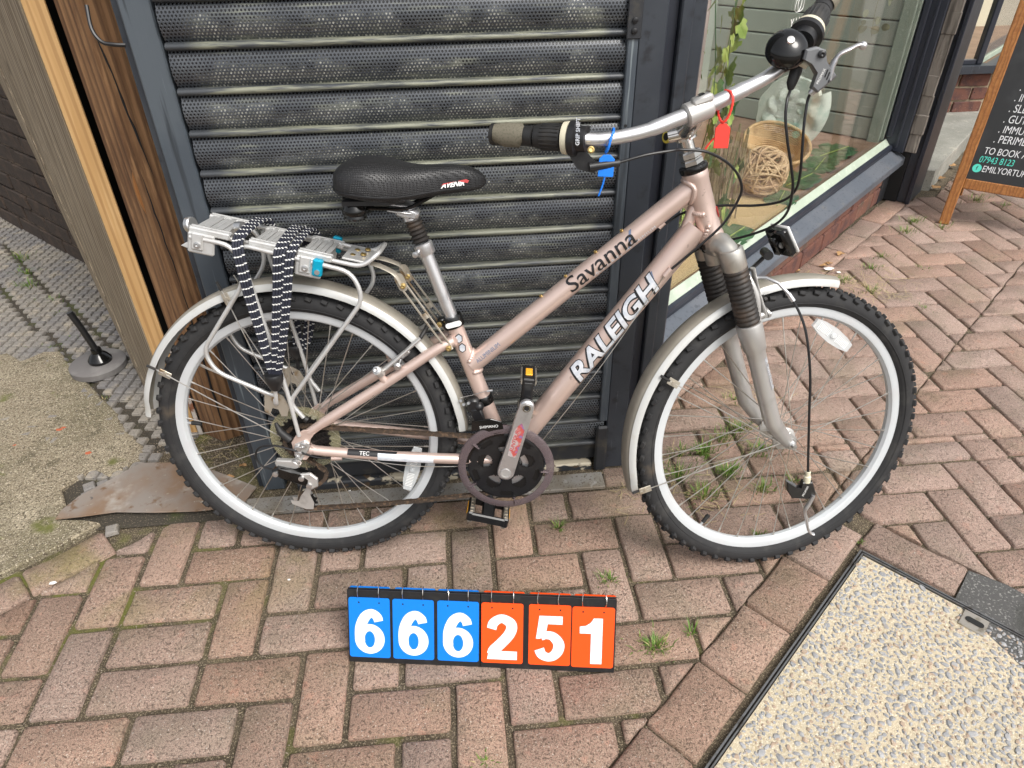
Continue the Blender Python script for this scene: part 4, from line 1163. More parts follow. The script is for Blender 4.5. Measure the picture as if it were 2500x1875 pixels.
g = MB(); a1 = a0+n2*.004; P = [a1, a1+d2*1.5, a1+d2*1.5-n2*.02, a1-n2*.02]
g.prism([(p_.x, p_.y) for p_ in P], .03, (0, 0, .034), cham=.002); g.build('lower_bead', M['mint'], nw, smooth=False)
g = MB(); bx(g, 3.4, 5.6, 3.26, 4.6, .352, .360, 0); tag(g.build('far_bay_floor', M['bay_floor'], smooth=False), kind='structure')
g = MB(); bx(g, 3.2, 5.8, 4.6, 4.62, 0, 2.4, 0); bx(g, 3.2, 3.4, 3.3, 4.6, 0, 2.4, 0); tag(g.build('far_bay_wall', M['cream'], smooth=False), kind='structure')
vz = empty('vase', (3.99, 3.42, .362)); tag(vz, 'white footed vase behind the glass of the farther window', 'vase')
g = MB(); g.lathe([(0, 0), (.05, 0), (.052, .01), (.03, .03), (.026, .06), (.05, .11), (.062, .16), (.055, .19), (.075, .205), (.075, .215), (.05, .215), (.045, .19)], seg=28); g.build('body', M['porcelain'], vz)
fp = empty('potted_foliage', (3.93, 3.50, .362)); tag(fp, 'green foliage behind the white vase in the farther window', 'plant')
for k in range(60):
    o = link('leaf', ivm[0 if ri.random() < .6 else 1], fp, (ri.uniform(-.10, .06), ri.uniform(-.05, .05), ri.uniform(.1, .6)))
    sc = ri.uniform(.04, .07); o.scale = (sc, sc, sc); o.rotation_euler = (ri.uniform(-.8, .8), ri.uniform(0, 6), ri.uniform(0, 6))

# ---- sandwich board on the pavement
ph = math.radians(-40); be = V(math.cos(ph), math.sin(ph), 0); bb = V(-be.y, be.x, 0)
lean = math.radians(12); bu = V(0, 0, 1)*math.cos(lean)+bb*math.sin(lean); bn = be.cross(bu)      # bn faces the viewer
BM = Matrix((( be.x, bu.x, bn.x, 3.063), (be.y, bu.y, bn.y, 1.772), (be.z, bu.z, bn.z, 0.0), (0, 0, 0, 1)))
sb = empty('sandwich_board', mat=BM); tag(sb, 'wooden framed chalkboard sandwich board with hand lettering on the pavement', 'sandwich board')
BWd, BH = .60, 1.12
def sbx(mb, x0, x1, y0, y1, z0, z1, bev=.003): mb.box(((x0+x1)/2, (y0+y1)/2, (z0+z1)/2), (x1-x0, y1-y0, z1-z0), bev=bev)
for x in (0, BWd-.042):
    g = MB(); sbx(g, x, x+.042, .0, BH, -.022, 0)
    g.build('leg', M['orange_wood'], sb, smooth=False)
g = MB(); sbx(g, .0425, BWd-.0425, .168, .212, -.021, -.003); rl = g.build('rail', M['orange_wood'], sb, smooth=False)
g = MB(); sbx(g, .0425, BWd-.0425, BH-.045, BH-.001, -.021, -.003); g.build('rail', M['orange_wood'], sb, smooth=False)
g = MB(); sbx(g, .0425, BWd-.0425, .2125, BH-.0455, -.016, -.008, 0); pan = g.build('panel', M['chalk'], sb, smooth=False)
lines = [('QUESTIONS', 'chalk_teal', .155, .665, .05), ('. WE', 'chalk_white', .115, .590, .040), ('. INCR', 'chalk_white', .110, .548, .038), ('. SLEEP', 'chalk_white', .105, .504, .040), ('. GUT HE', 'chalk_white', .100, .460, .040), ('. IMMUNE', 'chalk_white', .096, .418, .038), ('. PERIMENO', 'chalk_white', .092, .376, .040),
         ('TO BOOK AN', 'chalk_white', .072, .325, .036), ('07943 8123', 'chalk_teal', .066, .288, .034), ('EMILYORTUP', 'chalk_white', .090, .250, .034)]
lines[0] = ('Q', 'chalk_teal', .165, .66, .055)
for t_, c_, x, y, sz in lines:
    letters('lettering', t_, M[c_], pan, (x, y, -.0074), (1, 0.02, 0), (0.06, 1, 0), sz*1.15, xscale=.72, bold=.0)
g = MB(); g.lathe([(0, 0), (.018, 0)], (.070, .262, -.0076), (0, 0, 1), 20); g.build('badge', M['chalk_teal'], pan)
letters('badge_letter', 'f', M['chalk'], pan, (.066, .254, -.0071), (1, 0, 0), (0, 1, 0), .026)
# rear half
bu2 = Matrix.Rotation(math.radians(-26), 4, 'X')
rear = []
for x in (.0, BWd-.042):
    g = MB(); sbx(g, x, x+.042, -1.12, .0, -.022, 0); o = g.build('rear_leg', M['orange_wood'], sb, smooth=False)
    o.matrix_local = Matrix.Translation((0, 1.12, -.026))@Matrix.Rotation(math.radians(22), 4, 'X')
g = MB(); sbx(g, .0425, BWd-.0425, -.92, -.05, -.016, -.008, 0); o = g.build('rear_panel', M['chalk'], sb, smooth=False); o.matrix_local = Matrix.Translation((0, 1.12, -.026))@Matrix.Rotation(math.radians(22), 4, 'X')
# ================================================================ THE BICYCLE
# local frame: x forwards, y towards the shutter, z up in the leaning plane of the frame
YAW, LEAN = math.radians(-6.6), math.radians(9.1)
bt_ = V(math.cos(YAW), math.sin(YAW), 0); bb_ = V(-math.sin(YAW), math.cos(YAW), 0)
bu_ = V(0, 0, 1)*math.cos(LEAN)+bb_*math.sin(LEAN); bn_ = bb_*math.cos(LEAN)-V(0, 0, 1)*math.sin(LEAN)
BO = V(.4394, .0693, 0)
BMAT = Matrix(((bt_.x, bn_.x, bu_.x, BO.x), (bt_.y, bn_.y, bu_.y, BO.y), (bt_.z, bn_.z, bu_.z, BO.z), (0, 0, 0, 1)))
bike = empty('bicycle', mat=BMAT)
tag(bike, 'champagne pink ladies bicycle with rear rack and mudguards leaning against the shutter', 'bicycle')
def bw(x, y, z): return BMAT@V(x, y, z)
RW = .3333
HA, UPS = V(.849, 0, .761), V(-.345, 0, .939).normalized()
def steer(delta):
    f0, l0 = V(.939, 0, .345), V(0, 1, 0)
    f = f0*math.cos(delta)+l0*math.sin(delta); l = l0*math.cos(delta)-f0*math.sin(delta)
    return f, l
FS, LS = steer(.2291)
FC = HA+UPS*-.4735+FS*.0333                                     # front axle
SM = Matrix(((FS.x, LS.x, UPS.x, FC.x), (FS.y, LS.y, UPS.y, FC.y), (FS.z, LS.z, UPS.z, FC.z), (0, 0, 0, 1)))
SI = SM.inverted()
def st_(p): return SI@Vector(p)                                  # bike -> front wheel frame

# ---- wheels
def lathe_y(prof, seg=96):
    g = MB(); g.lathe([(r, y) for r, y in prof], axis=(0, 1, 0), seg=seg, closed=True); return g
rim_me = lathe_y([(.2936, -.0118), (.2936, -.0098), (.286, -.0095), (.283, 0), (.286, .0095), (.2936, .0098), (.2936, .0118), (.279, .0125), (.2745, .0108), (.270, .004), (.270, -.004), (.2745, -.0108), (.279, -.0125)], 128).mesh('rim', M['rim'], ang=25)
g = MB(); prof = []
for k in range(20):
    a = 2*PI*k/20; prof.append((.3078+.0225*math.cos(a), .0225*math.sin(a)*(1 if math.cos(a) > -.6 else .75)))
g.lathe(prof, axis=(0, 1, 0), seg=128, closed=True)
rk_ = random.Random(2)
def knob(ang, y, r, sx, sy, sz, tilt=0, twist=0):
    ca, sa = math.cos(ang), math.sin(ang)
    er, et, ey = V(ca, 0, sa), V(-sa, 0, ca), V(0, 1, 0)
    e1 = (er*math.cos(tilt)+ey*math.sin(tilt)); e2 = (ey*math.cos(tilt)-er*math.sin(tilt))
    t2 = et*math.cos(twist)+e2*math.sin(twist); y2 = e2*math.cos(twist)-et*math.sin(twist)
    R = Matrix(((t2.x, y2.x, e1.x), (t2.y, y2.y, e1.y), (t2.z, y2.z, e1.z)))
    g.box(er*r+ey*y, (sx, sy, sz), R, bev=.0012)
NK = 62
for k in range(NK):
    a = 2*PI*k/NK; h = PI/NK
    knob(a, -.0195, .3215, .0135, .009, .010, -.85, .25); knob(a+h, .0195, .3215, .0135, .009, .010, .85, -.25)
    knob(a+h*.5, -.0085, .3292, .010, .010, .0085, -.3, .5); knob(a+h*1.5, .0085, .3292, .010, .010, .0085, .3, -.5)
    knob(a+h, 0, .3302, .008, .006, .006, 0, 0)
for s_ in (-1, 1): g.lathe([(.300, .0218*s_), (.301, .0226*s_), (.302, .0218*s_)], axis=(0, 1, 0), seg=96)
tyre_me = g.mesh('tyre', M['tyre'])
sp_me = {}
for side in (-1, 1):
    for dr in (-1, 1):
        g = MB(); th = dr*1.12
        a0 = V(.022*math.cos(th), side*.027, .022*math.sin(th)); b0 = V(.2715, side*.003, 0)
        d = (b0-a0).normalized()
        g.tube([a0, b0-d*.012], .00108, 6); g.tube([b0-d*.012, b0], .0019, 6)
        sp_me[(side, dr)] = g.mesh('spoke', M['spoke'])
def hub_mb(half):
    g = MB(); g.lathe([(.0055, -half), (.0055, -.036), (.014, -.035), (.026, -.030), (.026, -.027), (.013, -.022), (.011, 0), (.013, .022), (.026, .027), (.026, .030), (.014, .035), (.0055, .036), (.0055, half)], axis=(0, 1, 0), seg=24)
    return g
def wheel(mat, phase, half, refl, valve):
    w = empty('wheel', mat=mat, parent=bike)
    link('rim', rim_me, w); link('tyre', tyre_me, w)
    hub_mb(half).build('hub', M['alu_dull'], w)
    for k in range(36):
        a = phase+2*PI*k/36; side = -1 if k % 2 else 1; dr = -1 if (k//2) % 2 else 1
        o = link('spoke', sp_me[(side, dr)], w); o.rotation_euler = (0, -a, 0)
    va = valve; g = MB()
    d = V(math.cos(va), 0, math.sin(va)); g.tube([d*.272, d*.258], .003, 8, mi=1); g.tube([d*.262, d*.240], .0047, 10)
    g.build('valve_cap', [M['rubber'], M['alu']], w)
    p, q = refl; p, q = Vector(p), Vector(q); c = (p+q)/2; L = (q-p).length; e1 = (q-p).normalized(); e2 = V(0, 1, 0).cross(e1)
    g = MB(); out = [(-L/2, -.009), (-L*.3, -.0145), (0, -.017), (L*.3, -.0145), (L/2, -.009), (L/2, .009), (L*.3, .0145), (0, .017), (-L*.3, .0145), (-L/2, .009)]
    g.prism(out, .009, c-V(0, .013, 0), e1, e2, cham=.002)
    rf = g.build('reflector', M['lens'], w, smooth=False)
    g = MB()
    for k in range(9):
        for s_ in (-1, 1):
            x = s_*(.012+k*(L/2-.02)/9); g.box(c+e1*x-V(0, .0135, 0), (.0012, .0008, .016), Matrix(((e1.x, 0, e2.x), (e1.y, 1, e2.y), (e1.z, 0, e2.z))))
    g.build('ridges', M['white'], rf, smooth=False)
    g = MB(); g.lathe([(.0065, 0), (.0065, .004), (.004, .006), (0, .006)], c-V(0, .012, 0), (0, -1, 0), 14); g.build('boss', M['lens'], rf)
    return w
rear = wheel(Matrix.Translation((0, 0, RW)), .04, .062, ((.246, -.013, .305-RW), (.214, -.013, .195-RW)), math.atan2(.368-.345, -.271))
fr = [st_((1.088, -.013, .590)), st_((1.178, -.013, .527))]
fv = st_((.863, 0, .092))
front = wheel(SM, .09, .055, ((fr[0].x, -.013, fr[0].z), (fr[1].x, -.013, fr[1].z)), math.atan2(fv.z, fv.x))

# ---- frame
BB = V(.4425, 0, .274)
ST0, ST1 = BB, V(.334, 0, .604)
sta = (ST1-ST0).normalized()
HT0, HT1 = HA+UPS*.004, HA+UPS*.142
def part(name, mb, mat, parent=None, **kw): return mb.build(name, mat, parent or bike, **kw)
g = MB(); g.tube([ST0, ST1], .0172, 24); g.lathe([(.0205, -.035), (.0205, .035)], BB, (0, 1, 0), 28, capb=True, capt=True); part('seat_tube', g, M['frame'])
TT0, TT1 = V(.352, 0, .488), V(.803, 0, .868)
g = MB(); g.tube([V(.372, 0, .500), TT1], [.0205, .0195], 26); tt = part('top_tube', g, M['frame'])
DT0, DT1 = V(.448, 0, .283), V(.836, 0, .818)
DT0b = V(.455, 0, .293)
g = MB(); g.tube([BB, V(.815, 0, .790)], [.0245, .0245], 30); dt = part('down_tube', g, M['frame'])
g = MB(); g.lathe([(.0225, 0), (.0245, .003), (.0245, .012), (.0228, .018), (.0222, .07), (.0228, .12), (.0245, .126), (.0245, .135), (.0235, .138)], HT0, UPS, 30, capb=True, capt=True); ht = part('head_tube', g, M['frame'])
def weld(mb, c, axis, r, bead=.0034, squash=1.0, n=44, arc=None):
    """ring of overlapping weld ripples"""
    axis = Vector(axis).normalized(); u = axis.orthogonal().normalized(); w = axis.cross(u)
    for k in range(n):
        a = 2*PI*k/n
        p = Vector(c)+(u*math.cos(a)+w*math.sin(a))*r
        mb.sphere(p, bead*random.uniform(.9, 1.1), 8, 5)
g = MB()
ttd = (TT1-V(.372, 0, .500)).normalized(); dtd = (V(.815, 0, .790)-BB).normalized()
def saddle_weld(mb, p0, d, r, c0, cd, R, n=52):
    """weld where a tube (p0, d, r) meets a tube of radius R round the line (c0, cd)"""
    d = d.normalized(); u = d.orthogonal().normalized(); w = d.cross(u)
    for k in range(n):
        a = 2*PI*k/n; o = p0+(u*math.cos(a)+w*math.sin(a))*r
        # intersect the generator line with the larger cylinder
        m_ = o-c0; A = d-cd*d.dot(cd); B = m_-cd*m_.dot(cd)
        qa, qb, qc = A.dot(A), 2*A.dot(B), B.dot(B)-R*R; D = qb*qb-4*qa*qc
        if D < 0: continue
        t = (-qb-math.sqrt(D))/(2*qa)
        mb.sphere(o+d*t+(o-p0)*.06, .0052, 8, 5)
saddle_weld(g, V(.6, 0, .6)+V(0, 0, (TT1.z-.868))+(TT1-V(.6, 0, .6))-ttd*.1, ttd, .0195, HT0, UPS, .0225)
saddle_weld(g, BB+dtd*.3, dtd, .0245, HT0, UPS, .0225)
saddle_weld(g, V(.372, 0, .500)+ttd*.2, ttd*-1, .0205, ST0, sta, .0172)
tag(part('weld_bead', g, M['frame']), kind='stuff')
g = MB(); g.tube([V(.823, -.0, .842)-ttd*.02, BB+dtd*.585], .012, 10); part('gusset', g, M['frame'])
# stays
def mirror(pts): return [V(p.x, -p.y, p.z) for p in pts]
ss = [V(.338, -.020, .562), V(.30, -.030, .545), V(.19, -.044, .474), V(.06, -.056, .392), V(.022, -.058, .366)]
cs = [V(.425, -.028, .280), V(.33, -.043, .290), V(.20, -.052, .302), V(.05, -.058, .318), V(.018, -.058, .324)]
for s_, nm in ((0, 'near'), (1, 'far')):
    a, b = (ss, cs) if not s_ else (mirror(ss), mirror(cs))
    g = MB(); g.tube(spline(a, 5), [.0112]*16+[.0098]*5, 16); part('seat_stay', g, M['frame'])
    g = MB(); g.tube(spline(b, 5), [.0118]*10+[.0112]*11, 16); cst = part('chain_stay', g, M['frame'])
    if not s_: near_cs = cst
    y = -.0615 if not s_ else .0575
    g = MB(); g.prism([(-.016, .318), (-.018, .345), (-.006, .362), (.010, .374), (.03, .376), (.036, .368), (.024, .352), (.020, .335), (.034, .326), (.036, .318), (.02, .314), (.008, .300), (-.006, .302)], .005, (0, y, 0), (1, 0, 0), (0, 0, 1), cham=.0008)
    if True:
        for i, v in enumerate(g.v): pass
    part('dropout', g, M['frame'], smooth=False)
g = MB(); g.tube([V(.335, .022, .560), V(.335, -.022, .560)], .012, 16); part('stay_bridge', g, M['frame'])
for s_ in (-1, 1):
    g = MB(); g.tube([V(.196, .044*s_, .478), V(.188, .047*s_, .492), V(.186, .047*s_, .503)], [.010, .0075, .0075], 14); part('brake_boss', g, M['frame'])
# cable stops
g = MB()
for p, q in ((V(.768, -.026, .716), V(.757, -.0255, .700)), (V(.752, -.002, .800), V(.742, -.002, .790))): g.tube([p, q], .0055, 12)
g.tube([V(.062, -.060, .302), V(.085, -.058, .302)], .006, 12)
part('cable_stop', g, M['frame'])
g = MB()
for q in (.13, .33): pass
for t in (.36, .47, .60, .71):
    c = V(.372, 0, .5)+ttd*(t*.58)+V(-.62, 0, .78)*.0205
    g.lathe([(.0035, 0), (.0035, .0035), (.0016, .004), (0, .002)], c-V(0, .004, 0), V(-.62, -.2, .78), 10)
part('bottle_bolt', g, M['gold'])
# transfers
VW = V(0, -1, .18)
L1 = BB+dtd*.247
kw = dict(shear=.28, spacing=.98)
wrapped_letters('lettering', 'RALEIGH', M['black_print'], dt, L1-dtd*.0015, L1+dtd, V(0.02, -1, .18), .0245, .053, lift=.0007, bold=.0040, xscale=1.25, **kw)
wrapped_letters('lettering', 'RALEIGH', M['silver_print'], dt, L1, L1+dtd, V(0.02, -1, .18), .0245, .053, lift=.0013, bold=.0015, xscale=1.25, **kw)
L2 = V(.372, 0, .5)+ttd*.262
wrapped_letters('lettering', 'Savanna', M['black_print'], tt, L2, L2+ttd, V(0, -1, .35), .0202, .046, lift=.0007, bold=.0003, xscale=1.12, shear=.12)
wrapped_letters('lettering', '7005 SERIES  ALUMINIUM', M['silver_print'], tt, L2+ttd*.055, L2+ttd, V(0, -1, -.75), .0202, .011, lift=.0006, spacing=1.25)
wrapped_letters('lettering', 'ALUMINIUM', M['blue_print'], tt, V(.372, 0, .5)+ttd*.018, V(.372, 0, .5)+ttd, V(0, -1, .2), .0204, .013, lift=.0006, xscale=.9)
for par, c, d, R in ((tt, L2+ttd*.150, ttd, .0198), (dt, L1+dtd*.258, dtd, .0245)):
    g = MB(); fzv = V(0, -1, .15); fzv = (fzv-d*fzv.dot(d)).normalized(); up = fzv.cross(d); vs = []
    for k in range(11):
        a = -.75+1.5*k/10; e = up*math.sin(a)+fzv*math.cos(a); b = c+d*(.016*math.sin(a)); vs += [b+e*(R+.0006), b+d*.006+e*(R+.0006)]
    g.add(vs, [(2*k, 2*k+1, 2*k+3, 2*k+2) for k in range(10)]); part('stripe', g, M['blue_print'], par)
g = MB()
for c in (V(.349, -.0178, .566), V(.355, -.0178, .545)):
    g.prism([(.0085*math.cos(a), .011*math.sin(a)) for a in [PI/6+PI/3*k for k in range(6)]], .0008, c, (1, 0, 0), (0, 0, 1))
part('badge', g, M['black_print'], smooth=False)
g = MB()
for c in (V(.349, -.0188, .566), V(.355, -.0188, .545)):
    g.prism([(.0066*math.cos(a), .009*math.sin(a)) for a in [PI/6+PI/3*k for k in range(6)]], .0006, c, (1, 0, 0), (0, 0, 1))
part('badge', g, M['silver_print'], smooth=False)
g = MB(); c = HA+UPS*.055+V(.939, 0, .345)*.0215+V(0, -.006, 0); g.prism([(.008*math.cos(a), .011*math.sin(a)) for a in [2*PI*k/14 for k in range(14)]], .0015, c-V(0, 0, 0), V(.2, .9, 0).normalized(), UPS); part('badge', g, M['red_print'], smooth=False)
cd_ = (cs[1]-cs[3]).normalized()
g = MB(); d = cd_; fzv = V(0, -1, .35).normalized(); up = fzv.cross(d)
def cs_band(mat, a0, a1, x0, x1, lift):
    g = MB(); vs = []; P = spline(cs, 5); n = 16
    for k in range(n+1):
        x = x0+(x1-x0)*k/n
        j = min(range(len(P)), key=lambda q: abs(P[q].x-x)); 
        P2 = sorted(P, key=lambda q: q.x); c = P2[0]
        for q0, q1 in zip(P2, P2[1:]):
            if q0.x <= x <= q1.x: c = q0.lerp(q1, (x-q0.x)/max(1e-9, q1.x-q0.x))
        for q in range(6):
            a = a0+(a1-a0)*q/5; e = up*math.sin(a)+fzv*math.cos(a); vs.append(c+e*(.0118+lift))
    for k in range(n):
        for q in range(5): i = k*6+q; g.add([], [])
    g.add(vs, [(k*6+q, k*6+q+1, (k+1)*6+q+1, (k+1)*6+q) for k in range(n) for q in range(5)])
    part('transfer', g, mat, near_cs)
cs_band(M['black_print'], -.1, 1.1, .10, .205, .0009); cs_band(M['silver_print'], -.75, .55, .165, .285, .0013)
wrapped_letters('lettering', 'TEC', M['white'], near_cs, V(.125, -.0575, .3105), V(.24, -.050, .299), V(0, -1, .9), .0118, .012, lift=.0013)

# ---- seat post, saddle
sp = part('seat_post', (lambda g: (g.tube([ST1-sta*.03, V(.288, 0, .748)], .0136, 22), g)[1])(MB()), M['alu'])
g = MB(); g.lathe([(.0215, -.012), (.0225, -.009), (.0225, .009), (.0215, .012)], ST1-sta*.006, sta, 26, capb=True, capt=True); g.box(ST1-sta*.006-V(.022, .004, 0), (.016, .02, .018), bev=.003); cl = part('seat_clamp', g, M['gloss'])
g = MB(); c = ST1-sta*.006; g.prism(capsule((-.011, -.003), (.011, .003), .0055, .0055, 6), .002, c+V(.004, -.0215, 0), (1, 0, 0), (0, 0, 1)); part('label_plate', g, M['white'], cl, smooth=False)
g = MB(); g.lathe([(.006, 0), (.006, .004), (.003, .005), (0, .005)], ST1-sta*.008+V(-.026, -.016, 0), (-.2, -1, 0), 12); part('bolt', g, M['gold'], cl)
g = MB(); g.lathe([(.018, -.001), (.019, .001), (.019, .021), (.017, .023), (.013, .023)], V(.291, 0, .740), sta, 26, capb=True); cc = part('post_collar', g, M['alu'])
g = MB(); g.lathe([(.006, 0), (.006, .010), (.003, .011), (0, .011)], V(.274, -.012, .743), (-.3, -1, 0), 12); part('collar_bolt', g, M['zinc'], cc)
g = MB(); pr = []
for k in range(7): pr += [(.0135, k*.008), (.0185-.0004*k, k*.008+.004)]
pr.append((.0135, .056)); g.lathe(pr, V(.283, 0, .764), sta, 26, capb=True, capt=True); part('rubber_bellows', g, M['boot'], ang=70)
g = MB(); g.box(V(.260, 0, .822), (.046, .034, .022), Matrix.Rotation(.25, 3, 'Y'), .006); g.box(V(.248, 0, .838), (.052, .044, .006), Matrix.Rotation(.15, 3, 'Y'), .002); g.box(V(.248, 0, .826), (.05, .046, .005), Matrix.Rotation(.15, 3, 'Y'), .002)
g.lathe([(.0155, 0), (.0155, .02)], V(.2665, 0, .808), sta, 20, capt=True); part('seat_clamp_head', g, M['alu'])
for s_ in (-1, 1):
    g = MB(); g.tube(spline([V(.15, .022*s_, .835), V(.20, .022*s_, .834), V(.26, .022*s_, .833), V(.29, .021*s_, .845), V(.335, .014*s_, .868)], 5), .0038, 8); part('saddle_rail', g, M['gloss'])
stn = [(.130, .022, .892, .876), (.136, .050, .905, .868), (.15, .072, .916, .862), (.175, .082, .9225, .857), (.205, .082, .9225, .852), (.235, .073, .918, .849), (.265, .055, .911, .849), (.295, .040, .9085, .852), (.325, .031, .909, .856), (.355, .026, .909, .859), (.382, .0215, .905, .862), (.400, .016, .897, .866), (.409, .010, .889, .871), (.413, .003, .881, .876)]
g = MB(); vs = []; NS = 24
ipt = spline([V(a, b, c) for a, b, c, d in stn], 3); ipb = spline([V(a, d, 0) for a, b, c, d in stn], 3)
for q, b in zip(ipt, ipb):
    for k in range(NS):
        a = 2*PI*k/NS; cx, sx = math.cos(a), math.sin(a)
        y = q.y*math.copysign(abs(cx)**.62, cx); mid = b.y+(q.z-b.y)*.22
        z = mid+(q.z-mid)*(sx**.55 if sx > 0 else 0) if sx >= 0 else mid-(mid-b.y)*abs(sx)**.7
        vs.append(V(q.x, y, z))
NP = len(ipt)
g.add(vs, [(i*NS+k, i*NS+(k+1) % NS, (i+1)*NS+(k+1) % NS, (i+1)*NS+k) for i in range(NP-1) for k in range(NS)]+[tuple(range(NS-1, -1, -1)), tuple((NP-1)*NS+k for k in range(NS))])
sad = part('saddle', g, M['saddle'], ang=60)
g = MB(); vs = []
for q, b in zip(ipt[:22], ipb[:22]):
    for s_ in (-1, 1): pass
edge = [V(q.x, -q.y*1.006, b.y+(q.z-b.y)*.2) for q, b in zip(ipt, ipb)]
g.tube(edge[1:30], .0022, 6); g.tube(mirror(edge[1:30]), .0022, 6); part('saddle_piping', g, M['plastic'], sad)
g = MB(); g.prism([(.150, -.060), (.150, .060), (.235, .055), (.262, .03), (.262, -.03), (.235, -.055)], .012, (0, 0, .846), (1, 0, 0), (0, 1, 0), cham=.004); part('saddle_base', g, M['plastic'], sad)
for y in (-.032, .032):
    g = MB(); g.lathe([(.020, .03), (.021, .012), (.024, .008), (.024, 0), (.021, -.004), (.022, -.008), (.018, -.013), (0, -.014)], V(.166, y, .828), (0, 0, 1), 24); part('elastomer_spring', g, M['gloss'], sad)
letters('lettering', 'AVENIR', M['white'], sad, (.331, -.0312, .872), (1, .14, .10), (.05, .30, 1), .0125, shear=.35, bold=.0005)
g = MB(); g.prism([(0, .005), (.012, .0125), (.04, .0135), (.052, .007), (.049, .003), (.03, .009)], .0006, V(.331, -.0308, .872), V(1, .14, .10).normalized(), V(.05, .30, 1).normalized()); part('logo_swoosh', g, M['red_print'], sad, smooth=False)

# ---- head set, stem and bars
g = MB()
g.lathe([(.024, 0), (.026, .002), (.027, .008), (.026, .012), (.0235, .013)], HT1-UPS*.001, UPS, 30, capt=True); part('headset_cup', g, M['gloss'])
g = MB(); g.lathe([(.019, 0), (.0205, .002), (.0205, .009), (.019, .011), (.019, .013), (.0205, .015), (.0205, .024), (.0185, .027), (.014, .028)], HT1+UPS*.012, UPS, 6, capt=True); part('headset_nut', g, M['chrome'], smooth=False)
g = MB(); g.lathe([(.0245, -.002), (.0265, -.006), (.0265, -.011), (.0235, -.014), (.0235, -.019)], HT0+UPS*.002, UPS, 30); part('headset_race', g, M['gloss'])
ax0 = HT1+UPS*.036
SQ = HA+UPS*.214
CLMP = V(.778, -.0776, 1.006)
g = MB(); g.tube([ax0, SQ], .0125, 20)
g.tube([SQ-UPS*.012, SQ+UPS*.016], [.020, .019], 20)
g.tube(spline([SQ+UPS*.002, SQ*.5+CLMP*.5+V(0, 0, -.003), CLMP], 5), [.018]*4+[.0165]*4+[.0165]*3, 18)
stem = part('stem', g, M['chrome'])
bd = V(.40, .10, .147).normalized()
g = MB(); g.lathe([(.0165, -.024), (.0195, -.021), (.0195, .021), (.0165, .024)], CLMP, bd, 24, capb=True, capt=True); g.box(CLMP+V(.004, -.004, .018), (.036, .028, .014), Matrix.Rotation(-.35, 3, 'Y'), .004); part('bar_clamp', g, M['alu_dull'], stem)
g = MB(); g.lathe([(.006, 0), (.0055, .001), (0, -.003)], CLMP+V(.002, -.006, .0262), (-.3, -.2, 1), 6); part('bolt_socket', g, M['black'], stem)
g = MB(); g.lathe([(.0085, 0), (.0115, .002), (.0115, .004), (.007, .005)], SQ+V(-.030, -.006, -.006), (-.8, -.5, .1), 20); part('cable_hole_ring', g, surf('yellow_washer', (.55, .45, .06), .4), stem)
g = MB(); g.lathe([(.008, 0), (0, 0)], SQ+V(-.034, -.0085, -.0055), (-.8, -.5, .1), 16); part('hole', g, M['black'], stem)
g = MB(); g.tube([SQ+V(-.005, -.01, 0), SQ+V(-.030, -.006, -.006)], .012, 16); part('rear_lug', g, M['chrome'], stem)
LG = [V(.431, -.072, .971), V(.561, -.119, .969)]; RG = [V(.961, -.021, 1.122), V(1.031, .078, 1.191)]
barp = [LG[0], (LG[0]+LG[1])/2, LG[1], V(.606, -.116, .966), V(.650, -.110, .970), V(.695, -.100, .979), V(.735, -.089, .992), CLMP, V(.815, -.0725, 1.021), V(.854, -.066, 1.038), V(.895, -.054, 1.057), V(.930, -.041, 1.083), RG[0], (RG[0]+RG[1])/2, RG[1]]
g = MB(); bs = spline(barp, 5); g.tube(bs, [.0127 if (p-CLMP).length < .09 else .0114 for p in bs], 18); bars = part('handlebar', g, M['alu'])
def grip(e0, e1, side):
    d = (e0-e1).normalized()                    # outwards
    c = e1; L = (e0-e1).length
    g = MB(); pr = [(.0135, .062), (.0175, .064), (.0165, .075), (.0172, .095), (.0185, .115), (.0178, .14), (.0185, L-.004), (.0175, L+.001), (0, L+.002)]
    g.lathe(pr, c, d, 24); gr = part('grip', g, M['rubber'], bars)
    g = MB(); pr = [(.0180, .078), (.0192, .086), (.0198, .115), (.0192, .132), (.0182, L-.012)]
    u = d.orthogonal().normalized(); w = d.cross(u); vs = []; n = 14
    fzv = (V(0, -1, .35)-d*V(0, -1, .35).dot(d)).normalized(); up = fzv.cross(d)
    for r, h in pr:
        half = 1.55 if .085 < h < .13 else .75
        for k in range(n+1):
            a = -half+2*half*k/n; vs.append(c+d*h+(fzv*math.cos(a)+up*math.sin(a))*(r+.0006))
    g.add(vs, [(i*(n+1)+k, i*(n+1)+k+1, (i+1)*(n+1)+k+1, (i+1)*(n+1)+k) for i in range(len(pr)-1) for k in range(n)]); part('grip_panel', g, M['grip_olive'], gr)
    # twist shifter: ribbed barrel, cream ring, black housing
    g = MB(); pr = [(.0155, .012), (.0205, .014), (.0215, .03), (.0205, .050), (.0185, .060), (.0135, .061)]; g.lathe(pr, c, d, 24)
    for k in range(20):
        a = 2*PI*k/20; e = u*math.cos(a)+w*math.sin(a); g.tube([c+d*.016+e*.0207, c+d*.048+e*.0207], .0016, 5)
    part('twist_barrel', g, M['rubber'], bars)
    g = MB(); g.lathe([(.021, -.001), (.0265, 0), (.0265, .005), (.0255, .010), (.020, .0115)], c, d, 28); part('cream_ring', g, M['cream'], bars)
    g = MB(); g.lathe([(.0115, -.030), (.020, -.029), (.0215, -.015), (.0285, -.012), (.0285, -.002), (.024, 0)], c, d, 28)
    hs_ = part('shifter_housing', g, M['plastic'], bars)
    return hs_, d, fzv, up
hsg, d_, f_, u_ = grip(LG[0], LG[1], -1)
